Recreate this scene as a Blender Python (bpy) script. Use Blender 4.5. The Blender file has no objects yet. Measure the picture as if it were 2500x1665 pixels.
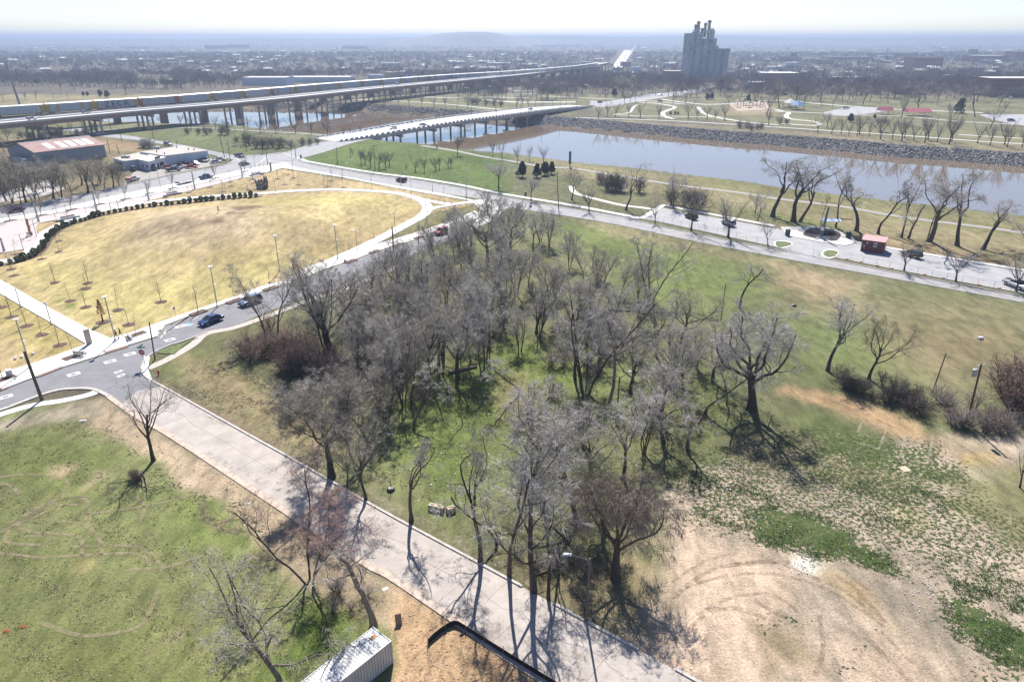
import bpy, bmesh, math, random
import numpy as np
from mathutils import Vector, Matrix
from mathutils.geometry import tessellate_polygon

R = math.radians
SC = bpy.context.scene
COL = SC.collection
# ------------------------------------------------------------------ camera, sky, sun, exposure
CH, PITCH, FPX, PW, PH = 50.0, 23.81, 1677.0, 2500.0, 1665.0
cam_d = bpy.data.cameras.new('camera')
cam_d.sensor_width = 36.0
cam_d.lens = FPX / PW * 36.0
cam_d.clip_start = 0.5
cam_d.clip_end = 60000
cam = bpy.data.objects.new('camera', cam_d)
cam.location = (0, 0, CH)
cam.rotation_euler = (R(90 - PITCH), 0, 0)
COL.objects.link(cam)
SC.camera = cam

SUN_EL, SUN_AZ = 46.0, -2.0          # azimuth measured from +Y towards +X
world = bpy.data.worlds.new('World'); SC.world = world; world.use_nodes = True
wn = world.node_tree; wn.nodes.clear()
wo = wn.nodes.new('ShaderNodeOutputWorld'); wb = wn.nodes.new('ShaderNodeBackground'); ws = wn.nodes.new('ShaderNodeTexSky')
ws.sky_type = 'NISHITA'; ws.sun_disc = False; ws.sun_elevation = R(SUN_EL); ws.sun_rotation = R(SUN_AZ)
ws.altitude = 350; ws.air_density = 1.0; ws.dust_density = 0.3; ws.ozone_density = 1.0
wb.inputs['Strength'].default_value = 0.068
wt = wn.nodes.new('ShaderNodeMix'); wt.data_type = 'RGBA'; wt.blend_type = 'MULTIPLY'; wt.inputs[0].default_value = 1; wt.inputs[7].default_value = (.84, .90, 1.06, 1)
wn.links.new(ws.outputs[0], wt.inputs[6]); wn.links.new(wt.outputs[2], wb.inputs[0]); wn.links.new(wb.outputs[0], wo.inputs[0])

sun_d = bpy.data.lights.new('sun', 'SUN'); sun_d.energy = 4.9; sun_d.angle = R(0.55); sun_d.color = (1.0, 0.955, 0.88)
sun = bpy.data.objects.new('sun', sun_d)
sd = Vector((math.sin(R(SUN_AZ)) * math.cos(R(SUN_EL)), math.cos(R(SUN_AZ)) * math.cos(R(SUN_EL)), math.sin(R(SUN_EL))))
sun.rotation_euler = sd.to_track_quat('Z', 'Y').to_euler()
sun.location = (0, 0, 300)
COL.objects.link(sun)
SC.view_settings.view_transform = 'Standard'; SC.view_settings.look = 'None'
SC.view_settings.gamma = 1; SC.view_settings.use_curve_mapping = False
SC.view_settings.exposure = 1.02
SC.render.film_transparent = False
SC.cycles.max_bounces = 5; SC.cycles.diffuse_bounces = 2; SC.cycles.glossy_bounces = 2
SC.cycles.transmission_bounces = 2; SC.cycles.volume_bounces = 0; SC.cycles.transparent_max_bounces = 8
SC.cycles.caustics_reflective = False; SC.cycles.caustics_refractive = False
SC.cycles.sample_clamp_indirect = 4

# ------------------------------------------------------------------ survey: picture bearings to ground points
SP, CP = math.sin(R(PITCH)), math.cos(R(PITCH))
def G(x, y, z=0.0):
    u = (x - PW / 2) / FPX; t = (y - PH / 2) / FPX
    k = (CH - z) / (SP + t * CP)
    return (u * k, k * (CP - t * SP))
def topz(Y, ty):
    t = (ty - PH / 2) / FPX
    return CH - Y * (SP + t * CP) / (CP - t * SP)

rng = random.Random(7)
nrng = np.random.default_rng(11)

def seg_dist(PX, PY, pts, closed=False):
    d = np.full(PX.shape, 1e9)
    n = len(pts)
    for i in range(n if closed else n - 1):
        ax, ay = pts[i]; bx, by = pts[(i + 1) % n]
        vx, vy = bx - ax, by - ay; L = vx * vx + vy * vy + 1e-9
        t = np.clip(((PX - ax) * vx + (PY - ay) * vy) / L, 0, 1)
        d = np.minimum(d, np.hypot(PX - ax - t * vx, PY - ay - t * vy))
    return d
def inside(PX, PY, pts):
    r = np.zeros(PX.shape, bool); n = len(pts); j = n - 1
    for i in range(n):
        xi, yi = pts[i]; xj, yj = pts[j]
        if yi != yj:
            c = ((yi > PY) != (yj > PY)) & (PX < (xj - xi) * (PY - yi) / (yj - yi) + xi)
            r ^= c
        j = i
    return r
def sdist(PX, PY, pts):
    d = seg_dist(PX, PY, pts, True)
    return np.where(inside(PX, PY, pts), -d, d)
def GL(l, z=0.0): return [G(x, y, z) for x, y in l]
def smooth_line(pts, n=4, closed=False):
    P = [np.array(p, float) for p in pts]; out = []
    N = len(P)
    for i in range(N if closed else N - 1):
        if closed: p0, p1, p2, p3 = P[i - 1], P[i], P[(i + 1) % N], P[(i + 2) % N]
        else: p0, p1, p2, p3 = P[max(i - 1, 0)], P[i], P[i + 1], P[min(i + 2, N - 1)]
        for k in range(n):
            t = k / n
            out.append(tuple(0.5 * ((2 * p1) + (-p0 + p2) * t + (2 * p0 - 5 * p1 + 4 * p2 - p3) * t * t + (-p0 + 3 * p1 - 3 * p2 + p3) * t ** 3)))
    if not closed: out.append(tuple(P[-1]))
    return out
def offset_line(pts, d):
    out = []
    for i in range(len(pts)):
        a = np.array(pts[max(i - 1, 0)]); b = np.array(pts[min(i + 1, len(pts) - 1)])
        v = (b - a)[:2]; v = v / (np.linalg.norm(v) + 1e-9)
        p = pts[i]
        out.append((p[0] - v[1] * d, p[1] + v[0] * d))
    return out

# ------------------------------------------------------------------ terrain height
WZ = -4.2
riv_near = [(240, 297), (348, 297), (446, 301), (571, 303), (647, 314), (764, 324), (851, 333), (930, 342), (1028, 350), (1096, 361), (1150, 366), (1240, 373), (1322, 384), (1430, 398),
            (1512, 405), (1593, 414), (1675, 425), (1824, 442), (1894, 454), (2056, 475), (2309, 503), (2500, 525), (2900, 575)]
riv_far = [(2900, 440), (2500, 407), (2309, 391), (2197, 384), (2028, 367), (1860, 352), (1784, 347), (1648, 335), (1485, 319), (1387, 309), (1300, 303), (1230, 297), (1123, 288), (1000, 280), (892, 271),
           (783, 267), (674, 265), (560, 263), (446, 264), (345, 268), (240, 276)]
NEAR = [(x, y) for x, y in GL(riv_near)]
WATER = offset_line(NEAR, 9.5) + GL(riv_far, WZ)
mound_px = [(642, 483), (701, 474), (810, 469), (919, 473), (981, 481), (1018, 494), (1030, 509), (1024, 523), (1000, 538), (919, 582), (851, 614), (788, 641), (742, 658), (640, 696), (557, 728), (425, 775), (318, 811), (240, 812), (160, 770), (80, 722), (20, 690), (0, 655), (54, 640), (95, 625), (115, 603), (128, 578), (155, 562), (196, 545), (250, 530), (330, 516), (380, 508), (516, 494)]
MOUND = GL(mound_px)
PEAK = (lambda p: (p[0], p[1]))(G(575, 522, 5.5))
hw_px = [(-250, 322), (0, 301), (320, 272), (640, 245), (960, 212), (1260, 184), (1400, 167), (1490, 153)]
HWZ = 11.0
HW = smooth_line(GL(hw_px, HWZ), 4)
tr_px = [(-200, 271), (0, 260), (223, 246), (408, 234), (640, 216.5), (829, 201), (984, 190), (1115, 181), (1260, 172.5), (1403, 161), (1470, 152)]
TR = smooth_line(GL(tr_px, 14.5), 4)
ABUT = G(175, 308)[0]
levee_line = GL([(1400, 296), (1700, 316), (2000, 338), (2300, 368), (2700, 400)])
def sstep(a, b, x):
    t = np.clip((x - a) / (b - a), 0, 1); return t * t * (3 - 2 * t)
def zfa(X, Y):
    X = np.asarray(X, float); Y = np.asarray(Y, float)
    z = np.zeros(X.shape)
    far = sstep(600, 1500, np.hypot(X, Y))
    z = z + far * (np.sin(X * 0.0031 + 1.3) * np.cos(Y * 0.0021) * 3 - 2)
    m = (np.hypot(X, Y) < 900)
    if m.any():
        xs, ys = X[m], Y[m]
        dm = -sdist(xs, ys, MOUND)
        dp = np.hypot((xs - PEAK[0]) / 1.25, (ys - PEAK[1]) / 0.8)
        f = np.clip(dm, 0, None) / (np.clip(dm, 0, None) + dp * 0.9 + 1e-6)
        zz = 6.0 * sstep(0.02, 1.0, f)
        dw = sdist(xs, ys, WATER)
        bank = np.clip(1 - dw / 10, 0, 1.3)
        zz = zz + WZ * bank * (1.0)
        # embankment that carries the road and the rails at the left
        dh = seg_dist(xs, ys, [(x, y + 8) for x, y in HW])
        lf = 1 - sstep(ABUT - 18, ABUT + 2, xs)
        be = (HWZ - 1.9) * np.clip(1 - (dh - 17) / 26, 0, 1) * lf * (ys > 200)
        dt = seg_dist(xs, ys, TR)
        be = np.maximum(be, 8.0 * np.clip(1 - (dt - 5) / 14, 0, 1) * lf * (ys > 200))
        zz = np.where(be > .02, np.maximum(zz, be), zz)
        z[m] = z[m] + zz
    return z
def zf(x, y): return float(zfa(np.array([x]), np.array([y]))[0])
def GP(x, y):
    z = 0.0
    for _ in range(7):
        p = G(x, y, z); z = zf(*p)
    p = G(x, y, z)
    return (p[0], p[1], z)

# ------------------------------------------------------------------ materials
MATS = {}
def nodes_of(m):
    nt = m.node_tree
    return nt, nt.nodes, nt.links
def mat(name, col, rough=0.85, metal=0.0, noise=0.0, scale=3.0, bump=0.0, spec=None, col2=None, detail=3, emit=None, coord='Object', bscale=None):
    if name in MATS: return MATS[name]
    m = bpy.data.materials.new(name); m.use_nodes = True
    nt, N, L = nodes_of(m); b = N['Principled BSDF']
    b.inputs['Roughness'].default_value = rough; b.inputs['Metallic'].default_value = metal
    if spec is not None: b.inputs['Specular IOR Level'].default_value = spec
    c = tuple(col) + (1,)
    b.inputs['Base Color'].default_value = c
    if noise or col2 is not None or bump:
        tc = N.new('ShaderNodeTexCoord'); nz = N.new('ShaderNodeTexNoise')
        nz.inputs['Scale'].default_value = scale; nz.inputs['Detail'].default_value = detail; nz.inputs['Roughness'].default_value = 0.62
        L.new(tc.outputs[coord], nz.inputs['Vector'])
        if noise or col2 is not None:
            r = N.new('ShaderNodeValToRGB')
            c2 = col2 if col2 is not None else [min(1, v * (1 + noise)) for v in col]
            c1 = col if col2 is not None else [v * (1 - noise) for v in col]
            r.color_ramp.elements[0].position = 0.33; r.color_ramp.elements[1].position = 0.67
            r.color_ramp.elements[0].color = tuple(c1) + (1,); r.color_ramp.elements[1].color = tuple(c2) + (1,)
            L.new(nz.outputs['Fac'], r.inputs['Fac']); L.new(r.outputs['Color'], b.inputs['Base Color'])
        if bump:
            bp = N.new('ShaderNodeBump'); bp.inputs['Strength'].default_value = 1.0; bp.inputs['Distance'].default_value = bump
            if bscale:
                n2 = N.new('ShaderNodeTexNoise'); n2.inputs['Scale'].default_value = bscale; n2.inputs['Detail'].default_value = 2
                L.new(tc.outputs[coord], n2.inputs['Vector']); L.new(n2.outputs['Fac'], bp.inputs['Height'])
            else: L.new(nz.outputs['Fac'], bp.inputs['Height'])
            L.new(bp.outputs['Normal'], b.inputs['Normal'])
    MATS[name] = m
    return m

def vary(m, a, c):
    """each individual gets its own shade of the material"""
    nt, N, L = nodes_of(m); b = N['Principled BSDF']; src = b.inputs['Base Color'].links[0].from_socket
    oi = N.new('ShaderNodeObjectInfo'); r = N.new('ShaderNodeValToRGB'); r.color_ramp.elements[0].color = a + (1,); r.color_ramp.elements[1].color = c + (1,)
    mx = N.new('ShaderNodeMix'); mx.data_type = 'RGBA'; mx.blend_type = 'MULTIPLY'; mx.inputs[0].default_value = 1
    L.new(oi.outputs['Random'], r.inputs[0]); L.new(src, mx.inputs[6]); L.new(r.outputs[0], mx.inputs[7]); L.new(mx.outputs[2], b.inputs['Base Color']); return m
# ------------------------------------------------------------------ mesh helpers
def tag(o, label=None, cat=None, group=None, kind=None):
    if label: o['label'] = label
    if cat: o['category'] = cat
    if group: o['group'] = group
    if kind: o['kind'] = kind
    return o
def link(name, me, parent=None):
    o = bpy.data.objects.new(name, me); COL.objects.link(o)
    if parent is not None: o.parent = parent
    return o
def empty(name, loc=(0, 0, 0), rz=0.0, label=None, cat=None, group=None, s=1.0):
    o = bpy.data.objects.new(name, None); COL.objects.link(o)
    o.empty_display_size = 0.5
    o.location = loc; o.rotation_euler = (0, 0, rz); o.scale = (s, s, s)
    return tag(o, label, cat, group)
def np_mesh(name, V, quads=None, tris=None, mats=(), mi=None, smooth=False):
    me = bpy.data.meshes.new(name)
    V = np.asarray(V, np.float32).reshape(-1, 3)
    q = np.zeros((0, 4), np.int32) if quads is None or len(quads) == 0 else np.asarray(quads, np.int32).reshape(-1, 4)
    t = np.zeros((0, 3), np.int32) if tris is None or len(tris) == 0 else np.asarray(tris, np.int32).reshape(-1, 3)
    nl = q.size + t.size
    me.vertices.add(len(V)); me.vertices.foreach_set('co', V.ravel())
    me.loops.add(nl); me.loops.foreach_set('vertex_index', np.concatenate([q.ravel(), t.ravel()]).astype(np.int32))
    me.polygons.add(len(q) + len(t))
    st = np.concatenate([np.arange(len(q)) * 4, q.size + np.arange(len(t)) * 3]).astype(np.int32)
    me.polygons.foreach_set('loop_start', st)
    for m in mats: me.materials.append(m)
    if mi is not None: me.polygons.foreach_set('material_index', np.asarray(mi, np.int32))
    if smooth: me.polygons.foreach_set('use_smooth', np.ones(len(q) + len(t), bool))
    me.update(calc_edges=True)
    return me
class MB:
    def __init__(s): s.v = []; s.f = []; s.m = []; s.cur = 0
    def add(s, vs, fs):
        n = len(s.v); s.v += [tuple(v) for v in vs]
        for f in fs: s.f.append([i + n for i in f]); s.m.append(s.cur)
        return s
    def box(s, x0, y0, z0, x1, y1, z1):
        return s.add([(x0, y0, z0), (x1, y0, z0), (x1, y1, z0), (x0, y1, z0), (x0, y0, z1), (x1, y0, z1), (x1, y1, z1), (x0, y1, z1)],
                     [(0, 3, 2, 1), (4, 5, 6, 7), (0, 1, 5, 4), (1, 2, 6, 5), (2, 3, 7, 6), (3, 0, 4, 7)])
    def obox(s, c, ux, L, W, z0, z1):
        """box centred at c=(x,y), long axis ux"""
        n = math.hypot(*ux); ux = (ux[0] / n, ux[1] / n); uy = (-ux[1], ux[0])
        P = []
        for z in (z0, z1):
            for a, b in ((-1, -1), (1, -1), (1, 1), (-1, 1)):
                P.append((c[0] + ux[0] * a * L / 2 + uy[0] * b * W / 2, c[1] + ux[1] * a * L / 2 + uy[1] * b * W / 2, z))
        return s.add(P, [(0, 3, 2, 1), (4, 5, 6, 7), (0, 1, 5, 4), (1, 2, 6, 5), (2, 3, 7, 6), (3, 0, 4, 7)])
    def prism(s, poly, z0, z1, bottom=False):
        n = len(poly)
        ar = sum(poly[i][0] * poly[(i + 1) % n][1] - poly[(i + 1) % n][0] * poly[i][1] for i in range(n))
        if ar < 0: poly = poly[::-1]
        vs = [(p[0], p[1], z0) for p in poly] + [(p[0], p[1], z1) for p in poly]
        fs = [(i, (i + 1) % n, n + (i + 1) % n, n + i) for i in range(n)]
        tri = tessellate_polygon([[Vector((p[0], p[1], 0)) for p in poly]])
        for t in tri:
            a, b, c = t
            cr = (poly[b][0] - poly[a][0]) * (poly[c][1] - poly[a][1]) - (poly[b][1] - poly[a][1]) * (poly[c][0] - poly[a][0])
            if cr < 0: a, b, c = c, b, a
            fs.append((n + a, n + b, n + c))
            if bottom: fs.append((c, b, a))
        return s.add(vs, fs)
    def tube(s, p0, p1, r0, r1=None, k=6, cap=True):
        r1 = r0 if r1 is None else r1
        p0 = Vector(p0); p1 = Vector(p1); d = (p1 - p0).normalized()
        a = d.cross(Vector((0, 0, 1)) if abs(d.z) < 0.9 else Vector((1, 0, 0))).normalized(); b = d.cross(a)
        vs = []
        for p, r in ((p0, r0), (p1, r1)):
            for i in range(k):
                an = 2 * math.pi * i / k
                vs.append(tuple(p + (a * math.cos(an) + b * math.sin(an)) * r))
        fs = [(i, (i + 1) % k, k + (i + 1) % k, k + i) for i in range(k)]
        if cap: fs += [tuple(range(k))[::-1], tuple(range(k, 2 * k))]
        return s.add(vs, fs)
    def lathe(s, prof, k=10, c=(0, 0, 0)):
        vs = []
        for r, z in prof:
            for i in range(k):
                an = 2 * math.pi * i / k
                vs.append((c[0] + r * math.cos(an), c[1] + r * math.sin(an), c[2] + z))
        fs = []
        for j in range(len(prof) - 1):
            for i in range(k):
                fs.append((j * k + i, j * k + (i + 1) % k, (j + 1) * k + (i + 1) % k, (j + 1) * k + i))
        fs.append(tuple(range(k))[::-1]); fs.append(tuple((len(prof) - 1) * k + i for i in range(k)))
        return s.add(vs, fs)
    def strip(s, line, w0, w1, z):
        """flat ribbon between offsets w0,w1 of a line"""
        a = offset_line(line, w0); b = offset_line(line, w1)
        zz = z if callable(z) else (lambda x, y: z)
        vs = []
        for p, q in zip(a, b): vs += [(p[0], p[1], zz(*p)), (q[0], q[1], zz(*q))]
        return s.add(vs, [(2 * i, 2 * i + 2, 2 * i + 3, 2 * i + 1) if w1 < w0 else (2 * i + 1, 2 * i + 3, 2 * i + 2, 2 * i) for i in range(len(line) - 1)])
    def wall(s, line, w0, w1, z0, z1):
        """solid ribbon with height"""
        a = offset_line(line, w0); b = offset_line(line, w1); n = len(line)
        f0 = z0 if callable(z0) else (lambda i: z0); f1 = z1 if callable(z1) else (lambda i: z1)
        vs = []
        for i, (p, q) in enumerate(zip(a, b)):
            vs += [(p[0], p[1], f0(i)), (q[0], q[1], f0(i)), (q[0], q[1], f1(i)), (p[0], p[1], f1(i))]
        fs = []
        for i in range(n - 1):
            k = 4 * i
            for e in range(4):
                fs.append((k + e, k + (e + 1) % 4, k + 4 + (e + 1) % 4, k + 4 + e))
        fs += [(3, 2, 1, 0), tuple(4 * (n - 1) + e for e in range(4))]
        return s.add(vs, fs)
    def mesh(s, name, mats, smooth=False):
        me = bpy.data.meshes.new(name); me.from_pydata(s.v, [], s.f)
        for m in (mats if isinstance(mats, (list, tuple)) else [mats]): me.materials.append(m)
        if any(s.m): me.polygons.foreach_set('material_index', s.m)
        if smooth: me.polygons.foreach_set('use_smooth', [True] * len(s.f))
        me.update(); return me
    def build(s, name, mats, parent=None, smooth=False):
        return link(name, s.mesh(name, mats, smooth), parent)
def fixnormals(o):
    bm = bmesh.new(); bm.from_mesh(o.data); bmesh.ops.recalc_face_normals(bm, faces=bm.faces); bm.to_mesh(o.data); bm.free()
    return o
def copy_tree(o, parent=None):
    c = o.copy(); COL.objects.link(c)
    if parent is not None: c.parent = parent
    for ch in list(o.children): copy_tree(ch, c)
    return c
ONES = ['', 'first', 'second', 'third', 'fourth', 'fifth', 'sixth', 'seventh', 'eighth', 'ninth', 'tenth', 'eleventh', 'twelfth', 'thirteenth', 'fourteenth', 'fifteenth', 'sixteenth', 'seventeenth', 'eighteenth', 'nineteenth']
TENS = ['', '', 'twenty', 'thirty', 'forty', 'fifty', 'sixty', 'seventy', 'eighty', 'ninety']
def ordw(n):
    if n >= 100: return {1: 'hundred', 2: 'two hundred'}[n // 100] + ('-and-' + ordw(n % 100) if n % 100 else 'th')
    if n < 20: return ONES[n]
    if n % 10 == 0: return TENS[n // 10][:-1] + 'ieth'
    return TENS[n // 10] + '-' + ONES[n % 10]
def lr(i, n):
    """position words for item i of n counted from the left"""
    if n == 1: return 'only'
    if i == 0: return 'leftmost'
    if i == n - 1: return 'rightmost'
    if i < n / 2: return ordw(i + 1) + ' from the left'
    return ordw(n - i) + ' from the right'
# ------------------------------------------------------------------ ground sheet
GREEN = (.128, .132, .075); BRIGHT = (.13, .165, .052); DRY = (.155, .145, .075); TAN = (.30, .235, .170); BROWN = (.155, .125, .09); GOLD = (.385, .31, .175)
FARC = (.115, .10, .085); STRAW = (.22, .19, .12); ORANGE = (.33, .225, .15); PINKG = (.335, .275, .24); DGREEN = (.055, .085, .03)
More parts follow.
